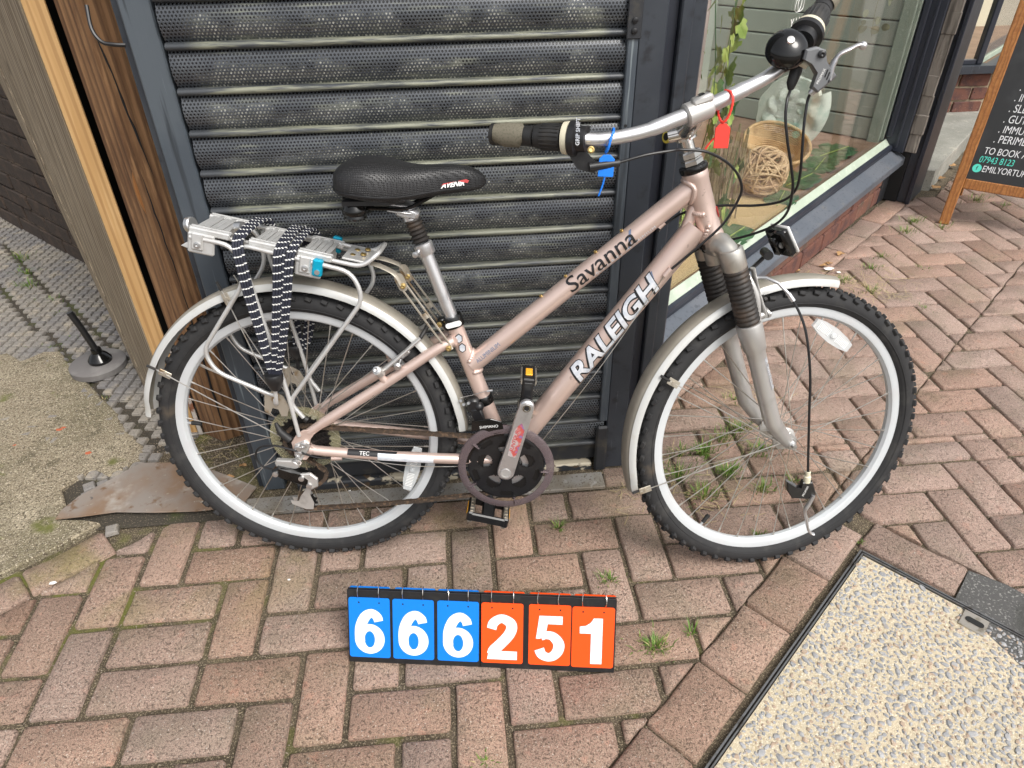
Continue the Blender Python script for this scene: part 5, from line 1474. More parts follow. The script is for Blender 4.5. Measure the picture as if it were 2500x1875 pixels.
g = MB(); g.prism([(-.02, .02), (.012, .02), (.018, 0), (.018, -.02), (.0, -.048), (-.03, -.055), (-.034, -.04), (-.014, -.02)], .022, LG[1]+V(.014, -.002, -.002), V(-1, 0, 0), V(0, 0, 1), cham=.004); part('cable_guide', g, M['plastic'], hsg)
g = MB(); g.tube([LG[1]+V(.034, -.006, -.046), LG[1]+V(.085, -.002, -.040)], [.008, .006], 12); part('cable_boot', g, M['plastic'], hsg)
g = MB(); g.lathe([(.0058, 0), (.0058, .003), (.0036, .004), (.0036, .001), (0, .001)], LG[1]+V(.034, -.022, -.016), (.1, -1, .3), 14); part('bolt', g, M['gold'], hsg)
wrapped_letters('lettering', 'GRIP SHIFT', M['silver_print'], hsg, LG[1]+V(.011, -.002, -.006), LG[1]+V(.0112, -.004, .03), V(0, -1, .0), .0285, .0088, lift=.0006, bold=.0002)
hsg2, d_, f_, u_ = grip(RG[1], RG[0], 1)
wrapped_letters('lettering', 'GRIP SHIFT', M['red_print'], hsg2, RG[0]-V(.006, .008, .012), RG[0]-V(.006, .03, -.012), V(.5, -.6, .4), .0285, .008, lift=.0006)
g = MB(); g.tube([V(.945, -.045, 1.085), V(.940, -.056, 1.066), V(.934, -.060, 1.046), V(.934, -.060, 1.036)], [.010, .010, .0085, .0045], 14); part('cable_boot', g, M['rubber'], hsg2)
# bell
bc = V(.916, -.066, 1.099); bax = V(-.10, -.80, .55).normalized()
g = MB(); pr = [(.034*math.sin(a), .006+.024*math.cos(a)) for a in [PI/2*(1-k/9) for k in range(10)]]
g.lathe([(.031, 0), (.034, .002)]+pr, bc-bax*.008, bax, 32, capb=True); bell = part('bell', g, M['gloss'], bars, ang=50)
g = MB(); g.lathe([(.007, 0), (.006, .003), (0, .0035)], bc+bax*.0215, bax, 14); part('bell_button', g, M['chrome'], bell)
g = MB(); g.tube([bc-bax*.006, V(.918, -.048, 1.080)], .009, 12); g.lathe([(.0155, -.006), (.0155, .006)], V(.921, -.045, 1.077), bd, 20); part('bell_mount', g, M['plastic'], bell)
g = MB(); g.tube([V(.938, -.068, 1.080), V(.952, -.072, 1.073)], .006, 12); g.tube([V(.900, -.066, 1.080), V(.892, -.069, 1.078)], .005, 12); part('bell_bolt', g, M['cream'], bell)
# brake lever on the raised end of the bar
g = MB(); g.prism([(.938, 1.098), (.955, 1.102), (.970, 1.097), (.975, 1.080), (.995, 1.058), (.990, 1.052), (.968, 1.033), (.958, 1.040), (.962, 1.060), (.948, 1.078), (.936, 1.084)], .016, (0, -.078, 0), (1, 0, 0), (0, 0, 1), cham=.003)
lvr = part('brake_lever', g, M['grey_metal'], bars)
g = MB(); g.lathe([(.0145, -.008), (.0175, -.007), (.0175, .007), (.0145, .008)], V(.942, -.034, 1.094), bd, 22); g.box(V(.946, -.056, 1.092), (.02, .04, .016), bev=.004); part('lever_clamp', g, M['plastic'], lvr)
g = MB(); pts = [V(.984, -.088, 1.052), V(.986, -.088, 1.074), V(.993, -.088, 1.089), V(1.008, -.088, 1.097), V(1.020, -.088, 1.103), V(1.027, -.088, 1.104)]
g.tube(spline(pts, 5), [.0075]*8+[.0058]*8+[.005]*10, 12, flat=.6, up=(0, 1, 0)); g.sphere(V(1.029, -.088, 1.1025), .0065, 12, 8); part('lever_blade', g, M['alu'], lvr)
g = MB(); g.lathe([(.006, 0), (.006, .004), (.003, .005), (0, .003)], V(.963, -.095, 1.091), (0, -1, 0), 14); part('pivot_bolt', g, M['plastic'], lvr)
g = MB()
for k in range(3): g.box(V(.976+k*.0035, -.0945, 1.0625-k*.004), (.0016, .001, .012), Matrix.Rotation(.25, 3, 'Y'))
part('slot', g, M['black'], lvr, smooth=False)
letters('lettering', 'PROMAX', M['white'], lvr, (.9655, -.0947, 1.046), (.35, 0, .93), (-.93, 0, .35), .0060)
g = MB(); g.tube([V(.975, -.080, 1.047), V(.966, -.078, 1.036), V(.962, -.076, 1.030)], [.0055, .0065, .005], 12); part('barrel_adjuster', g, M['alu'], lvr)

# ---- cables
def cable(name, pts, r=.0025, mat='cable'):
    g = MB(); g.tube(spline(pts, 7), r, 8); return part(name, g, M[mat])
cab1 = [(.934, -.060, 1.037), (.926, -.075, 1.020), (.926, -.080, .994), (.936, -.080, .954), (.953, -.070, .910), (.965, -.060, .871), (.969, -.040, .826), (.954, -.020, .796), (.922, .010, .771), (.878, .035, .751), (.828, .040, .733), (.79, .03, .70)]
cab2 = [(.963, -.076, 1.032), (.961, -.072, 1.019), (.959, -.080, .981), (.963, -.080, .940), (.970, -.070, .896), (.971, -.055, .867), (.959, -.030, .844), (.923, .000, .830), (.855, .030, .823), (.793, .035, .808), (.756, .010, .792), (.742, -.002, .782)]
cab3 = [(.647, -.115, .929), (.692, -.110, .940), (.736, -.100, .945), (.753, -.090, .945), (.798, -.080, .940), (.837, -.070, .922), (.863, -.060, .899), (.877, -.050, .872), (.874, -.045, .847), (.859, -.040, .812), (.840, -.038, .787), (.812, -.036, .759), (.768, -.028, .714)]
cab4 = [(.999, -.055, .664), (1.015, -.065, .638), (1.026, -.080, .609), (1.037, -.090, .564), (1.048, -.095, .508), (1.054, -.100, .455), (1.066, -.100, .377), (1.079, -.100, .295)]
for c in (cab1, cab2, cab3): cable('brake_cable', c)
hang = cable('brake_cable', cab4, .0026)
cable('inner_wire', [(.757, -.0255, .700), (.64, -.030, .505), (.52, -.029, .325)], .0009, 'spoke')
cable('gear_cable', [(.062, -.060, .302), (.03, -.063, .306), (-.01, -.075, .330), (-.05, -.078, .344), (-.085, -.075, .338), (-.097, -.075, .315), (-.085, -.078, .292), (-.058, -.080, .283)], .0024)
cable('inner_wire', [(.085, -.058, .302), (.25, -.046, .272), (.43, -.010, .252)], .0008, 'spoke')
g = MB(); g.tube([V(.999, -.055, .664), V(.990, -.049, .675), V(.975, -.038, .689), V(.955, -.026, .696), V(.938, -.018, .694)], .0032, 10); g.tube([V(1.003, -.057, .659), V(.993, -.051, .672)], .0045, 10); part('brake_noodle', g, M['alu'])
# hanging lever that belongs to the front brake cable
g = MB(); yl = -.105
g.prism([(1.072, .272), (1.092, .272), (1.104, .242), (1.103, .232), (1.089, .229), (1.055, .231), (1.042, .250), (1.038, .273), (1.048, .266), (1.060, .258), (1.070, .257)], .014, (0, yl+.014, 0), (1, 0, 0), (0, 0, 1), cham=.002)
hl = part('hanging_brake_lever', g, M['plastic'])
g = MB(); g.prism([(1.037, .274), (1.060, .262), (1.058, .252), (1.040, .262)], .010, (0, yl+.012, 0), (1, 0, 0), (0, 0, 1), cham=.001); part('lever_clamp_half', g, M['grey_metal'], hl)
g = MB(); g.tube(spline([V(1.098, yl, .240), V(1.093, yl, .220), V(1.0875, yl, .203), V(1.090, yl, .190), V(1.096, yl, .172), V(1.103, yl, .150), V(1.112, yl, .139), V(1.118, yl, .137)], 4), [.0065]*9+[.0048]*20, 10, flat=.6, up=(0, 1, 0)); part('lever_blade', g, M['alu'], hl)
g = MB(); g.lathe([(.0075, 0), (.0075, .014), (.0055, .016), (.0055, .026), (.0035, .027)], V(1.081, -.099, .270), (-.05, 0, 1), 12); part('barrel_adjuster', g, M['cream'], hl)
letters('lettering', 'PROMAX', M['white'], hl, (1.0785, yl-.0004, .237), (.25, 0, .97), (-.97, 0, .25), .0065)

# ---- fork
def sy(p): return V(p[0], p[1], p[2])
fk = empty('fork', parent=bike)
axN, axF = SM@V(0, -.053, 0), SM@V(0, .053, 0)
offN = LS*-.058; offF = LS*.058
def leg(side):
    o = LS*(.058*side)
    A = HA+UPS*-.018+FS*.006+o                         # crown end
    pts = {k: A-UPS*h for k, h in dict(top=.0, boot0=.036, boot1=.158, knee=.200, low=.385).items()}
    return A, o, pts
for side, nm in ((-1, 'near'), (1, 'far')):
    A, o, P = leg(side)
    g = MB(); g.lathe([(.0215, -.03), (.0235, -.026), (.0235, .006), (.0215, .012), (.0185, .0135), (.0185, .010), (0, .010)], A, UPS, 26, capb=True); cr = part('crown_end', g, M['crown'], fk)
    g = MB(); pr = []; nb_ = 13
    for k in range(nb_):
        z = -.028-k*.0098; pr += [(.0205, z), (.0235, z-.0028), (.0235, z-.0062), (.0205, z-.009)]
    g.lathe(pr, A, UPS, 26); part('fork_boot', g, M['boot'], fk, ang=60)
    ax = SM@V(0, .050*side, 0)
    B0 = A-UPS*.150; K = A-UPS*.205; C = ax+UPS*.075-FS*.028+LS*(.006*side); D = ax+UPS*.018-FS*.010
    g = MB(); g.tube([B0+UPS*.004, B0, B0-UPS*.02, K, K-UPS*.004, K-UPS*.03, C+UPS*.1*.6, C, D, ax-UPS*.006],
                     [.0245, .0255, .0252, .0225, .0195, .0185, .0180, .0175, .0150, .0105], 22, flat=1.0); part('fork_leg', g, M['fork'], fk)
    g = MB(); g.prism([(-.016, .03), (.006, .026), (.016, .008), (.012, -.012), (-.004, -.015), (-.016, 0)], .006, SM@V(0, .052*side+.003, 0), FS, UPS, cham=.001); part('fork_dropout', g, M['fork'], fk, smooth=False)
    g = MB()
    s0 = side
    g.lathe([(.013, 0), (.013, .002), (.0085, .0025), (.0085, .009), (.0055, .010), (.005, .018), (0, .0185)], SM@V(0, .055*side, 0), LS*side, 6 if False else 14); part('axle_nut', g, M['zinc'], fk, ang=30)
    # brace wing beside the boot and canti boss
    g = MB(); g.tube(spline([B0+FS*.020+LS*.0, A-UPS*.10+FS*.028, A-UPS*.055+FS*.024-LS*.012*side, A-UPS*.03+FS*.026-LS*.045*side, A-UPS*.028+FS*.028-LS*.058*side], 5), .0065, 10, flat=.7); part('brake_arch', g, M['fork'], fk)
    g = MB(); bp = B0-UPS*.002+FS*.022-LS*.020*side; g.tube([bp, bp+FS*.026], .0085, 14); g.tube([bp+FS*.026, bp+FS*.030], .011, 14); part('brake_boss', g, M['fork'], fk)
    # V-brake arm
    tp = bp+FS*.022; g = MB()
    g.tube(spline([tp-UPS*.006, tp+UPS*.02, tp+UPS*.055-LS*.004*side, tp+UPS*.10-LS*.002*side], 4), [.009]*4+[.007]*9, 12, flat=.6, up=LS); arm = part('brake_arm', g, M['alu_dull'], fk)
    g = MB(); g.tube([tp+UPS*.03-LS*.004*side+FS*.010, tp+UPS*.03-LS*.012*side-FS*.002], .007, 10); g.lathe([(.006, 0), (.006, .006), (0, .006)], tp+UPS*.028+FS*.006, FS, 6, capb=True); part('brake_pad', g, M['rubber'], arm)
    g = MB(); g.lathe([(.0065, 0), (.0065, .006), (.0035, .007), (0, .006)], tp-UPS*.004+FS*.006, FS, 12); part('brake_bolt', g, M['zinc'], arm)
AN, AF = leg(-1)[0], leg(1)[0]; CT = HA-UPS*.012
g = MB(); g.tube(spline([AN-UPS*.004, AN*.6+CT*.4+UPS*.012, CT+UPS*.006, AF*.6+CT*.4+UPS*.012, AF-UPS*.004], 6), [.0200]*7+[.0235]*11+[.0200]*7, 18); g.tube([CT-UPS*.03, CT+UPS*.014], [.022, .023], 20); part('fork_crown', g, M['crown'], fk)
g = MB(); g.lathe([(.0155, 0), (0, 0.0005)], AN+UPS*.0108, UPS, 22); g.lathe([(.0155, 0), (0, 0.0005)], AF+UPS*.0108, UPS, 22); part('cap_recess', g, M['rot_wood'], fk)
g = MB(); a_ = AN-UPS*.053-LS*.0 ; 
lp0 = (AN-UPS*.225)
ldir = -UPS
wrapped_letters('lettering', 'SR SUNTOUR', M['blue_print'], fk, lp0, lp0+(SM@V(-.028, -.056, .075)-lp0), LS*-1+FS*.75, .0183, .013, lift=.0006, bold=.0004, xscale=.95)
wrapped_letters('lettering', 'SR SUNTOUR', M['white'], fk, lp0, lp0+(SM@V(-.028, -.056, .075)-lp0), LS*-1+FS*.75, .0183, .013, lift=.0010, bold=-.0001, xscale=.95)
# front reflector on its bracket
g = MB(); g.tube([V(.895, -.01, .700), V(.93, -.002, .705), V(.955, -.004, .735), V(.962, -.006, .742)], [.0065]*4, 10, flat=.45, up=(0, 1, 0)); g.tube([V(.955, -.020, .738), V(.955, .010, .738)], .009, 14); part('reflector_bracket', g, M['plastic'])
rc = V(.976, -.012, .764); rx = V(.70, .35, .50).normalized(); rz = V(-.42, -.1, .9); rz = (rz-rx*rz.dot(rx)).normalized(); ry = rz.cross(rx)
RM = Matrix(((rx.x, ry.x, rz.x), (rx.y, ry.y, rz.y), (rx.z, ry.z, rz.z)))
g = MB(); g.box(rc, (.018, .050, .062), RM, .005); g.box(rc-rx*.012, (.016, .016, .040), RM, .003); fr_ = part('front_reflector', g, M['gloss'])
g = MB(); g.box(rc+rx*.011, (.006, .050, .062), RM, .0028); part('reflector_lens', g, M['white'], fr_)
g = MB(); g.lathe([(.0065, 0), (.0065, .003), (0, .003)], rc-rx*.008-ry*.010, -ry, 12); part('screw', g, M['zinc'], fr_)

# ---- mudguards
def fender(name, mat, r, a0, a1, wd, parent, edge=.0075):
    n = 46; g = MB(); cross = []
    for y, dr in ((-wd/2, -.017), (-wd/2+.001, -.010), (-wd*.40, -.0045), (-wd*.36, -.0055), (-wd*.30, -.0015), (-wd*.15, .0), (0, .0008), (wd*.15, 0), (wd*.30, -.0015), (wd*.36, -.0055), (wd*.40, -.0045), (wd/2-.001, -.010), (wd/2, -.017)): cross.append((y, dr))
    m_ = len(cross); vs = []
    for th in (0, -.0013):
        for i in range(n+1):
            a = math.radians(a0+(a1-a0)*i/n); tp = min(1, i/2.2, (n-i)/2.2)**.5 if min(i, n-i) < 2.2 else 1
            tp = max(tp, .72)
            for y, dr in cross: vs.append(V((r+dr+th)*math.cos(a), y*tp, (r+dr+th)*math.sin(a)))
    off = (n+1)*m_; f0 = []; f1 = []
    for i in range(n):
        for k in range(m_-1):
            q = (i*m_+k, i*m_+k+1, (i+1)*m_+k+1, (i+1)*m_+k)
            tgt = f1 if k in (0, 1, m_-3, m_-2) else f0
            tgt.append(q); tgt.append(tuple(off+j for j in q[::-1]))
        for k in (0, m_-1):
            q = (i*m_+k, (i+1)*m_+k, off+(i+1)*m_+k, off+i*m_+k); f1.append(q)
    for i in (0, n):
        for k in range(m_-1): f0.append((i*m_+k, i*m_+k+1, off+i*m_+k+1, off+i*m_+k))
    g.add(vs, f0, 0); g.add([], [], 0)
    g.f += f1; g.mi += [1]*len(f1)
    o = g.build(name, [M['fender'], M['fender_edge']], parent, ang=50)
    if mat is not None: o.matrix_local = mat
    return o
fre = fender('mudguard', Matrix.Translation((0, 0, RW)), .3585, 2, 172, .058, bike)
ffr = fender('mudguard', SM, .3565, 56, 176, .058, bike)
def rod(name, pts, r=.0013, mat='spoke', parent=None): g = MB(); g.tube([Vector(p) for p in pts], r, 7); return part(name, g, M[mat], parent)
def clip_plate(pos, d, out, parent):
    d = Vector(d).normalized(); out = Vector(out).normalized(); n_ = d.cross(out).normalized()
    R = Matrix(((d.x, out.x, n_.x), (d.y, out.y, n_.y), (d.z, out.z, n_.z)))
    g = MB(); g.box(pos, (.026, .0022, .015), R, .0008); g.lathe([(.0042, 0), (.0042, .002), (0, .002)], Vector(pos)-out*.001, -out, 10); part('stay_clip', g, M['rack_rust'], parent, smooth=False)
# rear mudguard stays
for s_ in (1, -1):
    e = V(-.282, -.040*s_, .503); rod('mudguard_stay', [V(-.028, -.066*s_, .352), e, e+(e-V(-.028, -.066*s_, .352)).normalized()*.02])
    if s_ == 1:
        clip_plate(e+V(.012, 0, -.007), V(.86, 0, -.5), V(0, 1, 0), bike); rod('stay_cap', [e+V(-.004, 0, .003), e+V(-.022, 0, .0125)], .003, 'rubber')
    e2 = V(-.112, -.038*s_, .672); rod('mudguard_stay', [V(-.028, -.066*s_, .352) if s_ == -1 else V(-.045, -.055, .47), e2, e2+V(-.006, 0, .014)])
    if s_ == 1: clip_plate(e2+V(.004, 0, -.012), V(.3, 0, -.95), V(0, 1, 0), bike); rod('stay_cap', [e2+V(-.003, 0, .006), e2+V(-.009, 0, .024)], .003, 'rubber')
# front mudguard stays (front wheel frame)
def fst(p): return SM@Vector(p)
for s_ in (-1, 1):
    c0 = fst((-.022, .056*s_, .012))
    e = fst((-.338, .036*s_, .012+.02)); rod('mudguard_stay', [c0, e]); 
    e2 = fst((-.205, .036*s_, .250)); rod('mudguard_stay', [c0, e2])
    if s_ == -1:
        clip_plate(e+(c0-e).normalized()*.012, (c0-e), LS, bike); clip_plate(e2+(c0-e2).normalized()*.010, (c0-e2), LS, bike)
        rod('stay_cap', [e+LS*.004, e+(e-c0).normalized()*.016+LS*.004], .003, 'rubber'); rod('stay_cap', [e2, e2+(e2-c0).normalized()*.022], .003, 'rubber')

# ---- rear rack
rack = empty('rack', parent=bike)
def rtube(name, pts, r=.0048, rad=.03, mat='rack'): g = MB(); g.tube(bend(pts, rad), r, 12); return part(name, g, M[mat], rack)
# deck: near and far rails joined by the loop at the front
rtube('deck_rail', [V(-.135, -.045, .797), V(.172, -.045, .727), V(.205, -.038, .752), V(.205, .038, .752), V(.178, .045, .732), V(-.125, .045, .802)], .0045, .02)
for s_ in (-1, 1):
    y = .062*s_
    rtube('strut', [V(-.143, y, .792), V(-.062, y, .774), V(-.055, y, .705), V(-.166, y, .560), V(-.150, y, .512), V(-.052, y, .462), V(-.03, y, .455)], .0045, .028)
    rtube('strut', [V(.002, -.068*-s_ if s_ > 0 else -.068, .362), V(-.008, .066*s_, .470), V(-.056, y, .778), V(.155, y, .722), V(.172, y, .668), V(-.008, .064*s_, .442), V(.016, .062*s_, .404)], .0045, .026)
    g = MB(); g.prism([(-.064, .420), (-.058, .458), (-.040, .468), (-.020, .455), (-.010, .430), (-.018, .408), (-.030, .408), (-.034, .424), (-.046, .428), (-.054, .412)], .003, (0, y-.0015*s_, 0), (1, 0, 0), (0, 0, 1)); part('hook_plate', g, M['rack_rust'], rack, smooth=False)
    g = MB(); g.tube([V(.018, .062*s_, .402), V(.024, .062*s_, .398)], .007, 10); part('strut_end', g, M['rubber'], rack)
def hat(x, zt, wd, L=.05):
    """pressed cross plate over the deck with ribbed saddle on each rail"""
    s = -.228; e1 = V(1, 0, s).normalized(); up = V(s*-1, 0, 1).normalized()
    R = Matrix(((e1.x, 0, up.x), (0, 1, 0), (e1.z, 0, up.z)))
    g = MB(); c = V(x, 0, zt)
    for k in range(-2, 3): g.box(c+e1*k*L/5+up*.004, (L/5-.0015, .088, .003+(.002 if k % 2 else 0)), R, .0008)
    for s_ in (-1, 1):
        g.box(c+V(0, .047*s_, 0)-up*.001, (L+.016, .020, .012), R, .002)
        for k in (-1, 1): g.box(c+V(0, (.047+.005*k)*s_, 0)+up*.0055, (L+.014, .003, .002), R)
    return g
for x, z in ((-.108, .797), (-.005, .772), (.085, .752)):
    part('cross_plate', hat(x, z, .09, .05 if x > -.05 else .06), M['rack'], rack, smooth=False)
def side_block(x, z, s_):
    s = -.228; e1 = V(1, 0, s).normalized(); up = V(-s, 0, 1).normalized()
    R = Matrix(((e1.x, 0, up.x), (0, 1, 0), (e1.z, 0, up.z)))
    g = MB(); g.box(V(x, .060*s_, z), (.050, .008, .040), R, .003); g.box(V(x-.004, .066*s_, z+.006), (.022, .006, .034), R, .003); o = part('side_block', g, M['rack'], rack, smooth=False)
    g = MB(); g.lathe([(.0062, 0), (.0062, .003), (.003, .0035), (.003, .001), (0, .001)], V(x-.004, .0685*s_, z), (0, s_, 0), 14); part('bolt', g, M['zinc'], o)
for s_ in (-1, 1): side_block(-.125, .778, s_); side_block(.072, .732, s_)
for x, z, s_ in ((.091, .732, -1), (.098, .742, 1)):
    g = MB(); g.box(V(x, .064*s_, z), (.019, .014, .034), Matrix.Rotation(.22, 3, 'Y'), .003); o = part('cyan_bracket', g, M['cyan'], rack, smooth=False); o['label'] = 'bright cyan clamp bracket'
    g = MB(); g.lathe([(.005, 0), (.005, .003), (0, .003)], V(x, .071*s_, z-.007), (0, s_, 0), 12); part('bolt', g, M['zinc'], o)
g = MB(); g.lathe([(.013, -.006), (.015, -.004), (.015, .004), (.013, .006)], V(-.150, -.035, .808), (1, -.3, .1), 20, capb=True, capt=True); part('tail_knob', g, M['zinc'], rack)
g = MB(); g.lathe([(.010, -.008), (.010, .008)], V(-.062, -.02, .800), (1, -.4, .1), 16, capb=True, capt=True); part('tail_knob', g, M['zinc'], rack)
g = MB(); g.prism([(-.165, .775), (-.150, .782), (-.140, .778), (-.140, .772), (-.155, .770)], .02, (0, -.04, 0), (1, 0, 0), (0, 0, 1), cham=.001); part('tail_tab', g, M['rack'], rack, smooth=False)
# front fixing: plate, two bent flat strips down to the seat stays
g = MB(); R = Matrix.Rotation(.22, 3, 'Y'); g.box(V(.160, 0, .738), (.055, .085, .004), R, .001); fp_ = part('front_plate', g, M['rack'], rack, smooth=False)
for x, y in ((.148, -.014), (.168, -.010), (.150, .020), (.170, .024)):
    g = MB(); g.lathe([(.0058, 0), (.0055, .003), (.003, .0045), (0, .0045)], V(x, y, .7405-.0), (.2, 0, 1), 12); part('bolt', g, M['gold'], fp_)
for s_ in (-1, 1):
    y = .030*s_
    a = [V(.150, .016*s_, .736), V(.205, .024*s_, .722), V(.234, y, .708), V(.243, y, .686)]
    g = MB(); g.tube(bend(a, .012), .008, 8, flat=.22, up=(0, 1, .25)); g.prism(capsule((.238, .700), (.245, .682), .0095, .0095), .0025, (0, y+.001, 0), (1, 0, 0), (0, 0, 1)); part('fixing_strip', g, M['rack_rust'], rack)
    p0, p1 = V(.245, y, .684), V(.329, .034*s_, .552); d = (p1-p0).normalized(); q = d.cross(V(0, 1, 0))
    g = MB()
    for w in (-1, 1): g.tube([p0+q*.0062*w, p1+q*.0062*w], .0022, 6)
    for t in (0, .48, 1): g.tube([p0+(p1-p0)*t-d*.006, p0+(p1-p0)*t+d*.006], .0072, 8, flat=.3, up=q)
    fs_ = part('slotted_strip', g, M['rack_rust'], rack)
    for p in (p0, p1):
        g = MB(); g.lathe([(.0062, 0), (.0055, .004), (.003, .005), (0, .004)], p+V(0, .002*s_, 0), (0, -1, 0), 12); part('bolt', g, M['gold'], fs_)

# ---- rear V-brake
for s_ in (-1, 1):
    a0, a1 = V(.187, .050*s_, .505), V(.272, .034*s_, .574)
    g = MB(); g.tube(spline([a0, a0*.75+a1*.25+V(0, .006*s_, 0), a0*.35+a1*.65+V(0, .003*s_, 0), a1], 4), [.0095]*4+[.0075]*9, 12, flat=.55, up=(0, 1, 0)); g.tube([a0-V(0, .002, 0), a0+V(-.003, .018*s_, .012)], [.011, .009], 14); ar = part('brake_arm', g, M['alu_dull'])
    g = MB(); g.lathe([(.0075, 0), (.0075, .006), (.004, .007), (0, .005)], a0+V(-.003, .016*s_, .012), (-.1, s_, .5), 12); part('brake_bolt', g, M['zinc'], ar)
    g = MB(); c = a0*.62+a1*.38; g.lathe([(.0085, -.014), (.0085, .006), (.005, .010), (0, .010)], c+V(.004, .004*s_, -.012), (0, s_, -.1), 12, capb=True); g.box(c+V(.004, -.018*s_, -.006), (.058, .009, .012), Matrix.Rotation(-.65, 3, 'Y'), .003); part('brake_pad', g, M['zinc'], ar)
g = MB(); g.tube(spline([V(.272, -.034, .574), V(.285, -.01, .592), V(.285, .015, .600), V(.278, .034, .574)], 5), .0045, 10); part('noodle_boot', g, M['rubber'])

# ---- drivetrain
def gear(mb, r, teeth, y, th, c, depth=.0045, r_in=0):
    out = []
    for k in range(teeth):
        for q, dr in ((0, -depth), (.28, -depth*.9), (.42, 0), (.58, 0), (.72, -depth*.9)):
            a = 2*PI*(k+q)/teeth; out.append((c[0]+(r+dr)*math.cos(a), c[2]+(r+dr)*math.sin(a)))
    if not r_in: mb.prism(out, th, (0, y+th/2, 0), (1, 0, 0), (0, 0, 1)); return
    n = len(out); inn = [(c[0]+r_in*math.cos(2*PI*k/n), c[2]+r_in*math.sin(2*PI*k/n)) for k in range(n)]
    vs = [V(x, y-th/2, z) for x, z in out]+[V(x, y-th/2, z) for x, z in inn]+[V(x, y+th/2, z) for x, z in out]+[V(x, y+th/2, z) for x, z in inn]
    fs = []
    for k in range(n):
        k2 = (k+1) % n
        fs += [(k, k2, n+k2, n+k), (2*n+k2, 2*n+k, 3*n+k, 3*n+k2), (k2, k, 2*n+k, 2*n+k2), (n+k, n+k2, 3*n+k2, 3*n+k)]
    mb.add(vs, fs)
RC = (0, 0, RW)
fwh = empty('freewheel', parent=bike)
for k, (r, t, y) in enumerate(((.058, 28, -.030), (.051, 24, -.0345), (.045, 21, -.039), (.039, 18, -.0435), (.035, 16, -.048), (.031, 14, -.0525))):
    g = MB(); gear(g, r, t, y, .0022, RC, .005, .02); part('sprocket', g, M['sprocket'], fwh, smooth=False)
g = MB(); g.lathe([(.020, -.054), (.024, -.052), (.024, -.028)], V(0, 0, RW), (0, 1, 0), 24); part('core', g, M['chrome'], fwh)
g = MB(); vs = []
g.lathe([(.030, -.0268), (.070, -.0262), (.078, -.0285), (.078, -.0275), (.070, -.0250), (.030, -.0255)], V(0, 0, RW), (0, 1, 0), 48, closed=True); part('spoke_guard', g, M['pie'], fwh)
g = MB(); g.lathe([(.009, 0), (.009, .007), (.006, .008), (.0055, .014), (0, .0145)], V(0, -.062, RW), (0, -1, 0), 14); g.lathe([(.009, 0), (.009, .007), (.0055, .012), (0, .0125)], V(0, .062, RW), (0, 1, 0), 14); part('axle_nut', g, M['zinc'], ang=30)
# rear derailleur
rd = empty('rear_derailleur', parent=bike)
g = MB(); g.prism([(-.010, .342), (.012, .352), (.022, .345), (.020, .330), (.006, .312), (-.010, .290), (-.020, .296), (-.010, .318)], .004, (0, -.066, 0), (1, 0, 0), (0, 0, 1), cham=.001); part('hanger_plate', g, M['alu_dull'], rd, smooth=False)
g = MB()
for p, r in ((V(.010, -.070, .342), .0075), (V(-.004, -.070, .334), .008), (V(-.004, -.070, .320), .0085), (V(-.012, -.078, .300), .0105)): g.lathe([(r, 0), (r, .005), (r*.6, .006), (r*.5, .003), (0, .003)], p, (0, -1, 0), 14)
part('bolt', g, M['zinc'], rd)
g = MB(); g.prism([(-.056, .302), (-.052, .310), (-.012, .308), (.0, .298), (-.010, .288), (-.030, .290), (-.052, .284)], .012, (0, -.072, 0), (1, 0, 0), (0, 0, 1), cham=.003); part('upper_knuckle', g, M['alu_dull'], rd, smooth=False)
g = MB(); g.prism([(-.062, .288), (-.048, .298), (-.020, .290), (.022, .276), (.030, .258), (.018, .246), (-.010, .254), (-.050, .272)], .020, (0, -.074, 0), (1, 0, 0), (0, 0, 1), cham=.004); part('parallelogram', g, M['gloss'], rd, smooth=False)
g = MB()
for p in (V(-.053, -.094, .283), V(.016, -.094, .253), V(.002, -.0945, .272)): g.lathe([(.0062, 0), (.0062, .004), (0, .005)], p, (0, -1, 0), 14)
part('pivot', g, M['zinc'], rd)
g = MB(); g.prism([(.000, .282), (.022, .284), (.036, .270), (.034, .250), (.020, .242), (.012, .256), (.014, .268)], .006, (0, -.089, 0), (1, 0, 0), (0, 0, 1), cham=.002); part('lower_knuckle', g, M['alu_dull'], rd, smooth=False)
U0, L0 = V(.024, -.058, .258), V(-.006, -.056, .186)
for y in (-.0655, -.052):
    g = MB(); g.prism([(.012, .262), (.024, .262), (.008, .222), (.004, .208), (.010, .186), (.006, .170), (-.010, .170), (-.040, .184), (-.042, .194), (-.034, .192), (-.024, .192), (-.018, .205), (-.002, .226)], .0018, (0, y, 0), (1, 0, 0), (0, 0, 1)); part('cage_plate', g, M['alu_dull'], rd, smooth=False)
for c in (U0, L0):
    g = MB(); gear(g, .0215, 10, c.y, .004, (c.x, 0, c.z), .005); part('jockey_wheel', g, M['sprocket'], rd, smooth=False)
g = MB(); g.tube([V(-.018, -.068, .352), V(-.038, -.066, .372), V(-.045, -.064, .392)], [.009, .008, .0035], 12); part('rubber_boot', g, M['rubber'], rd)
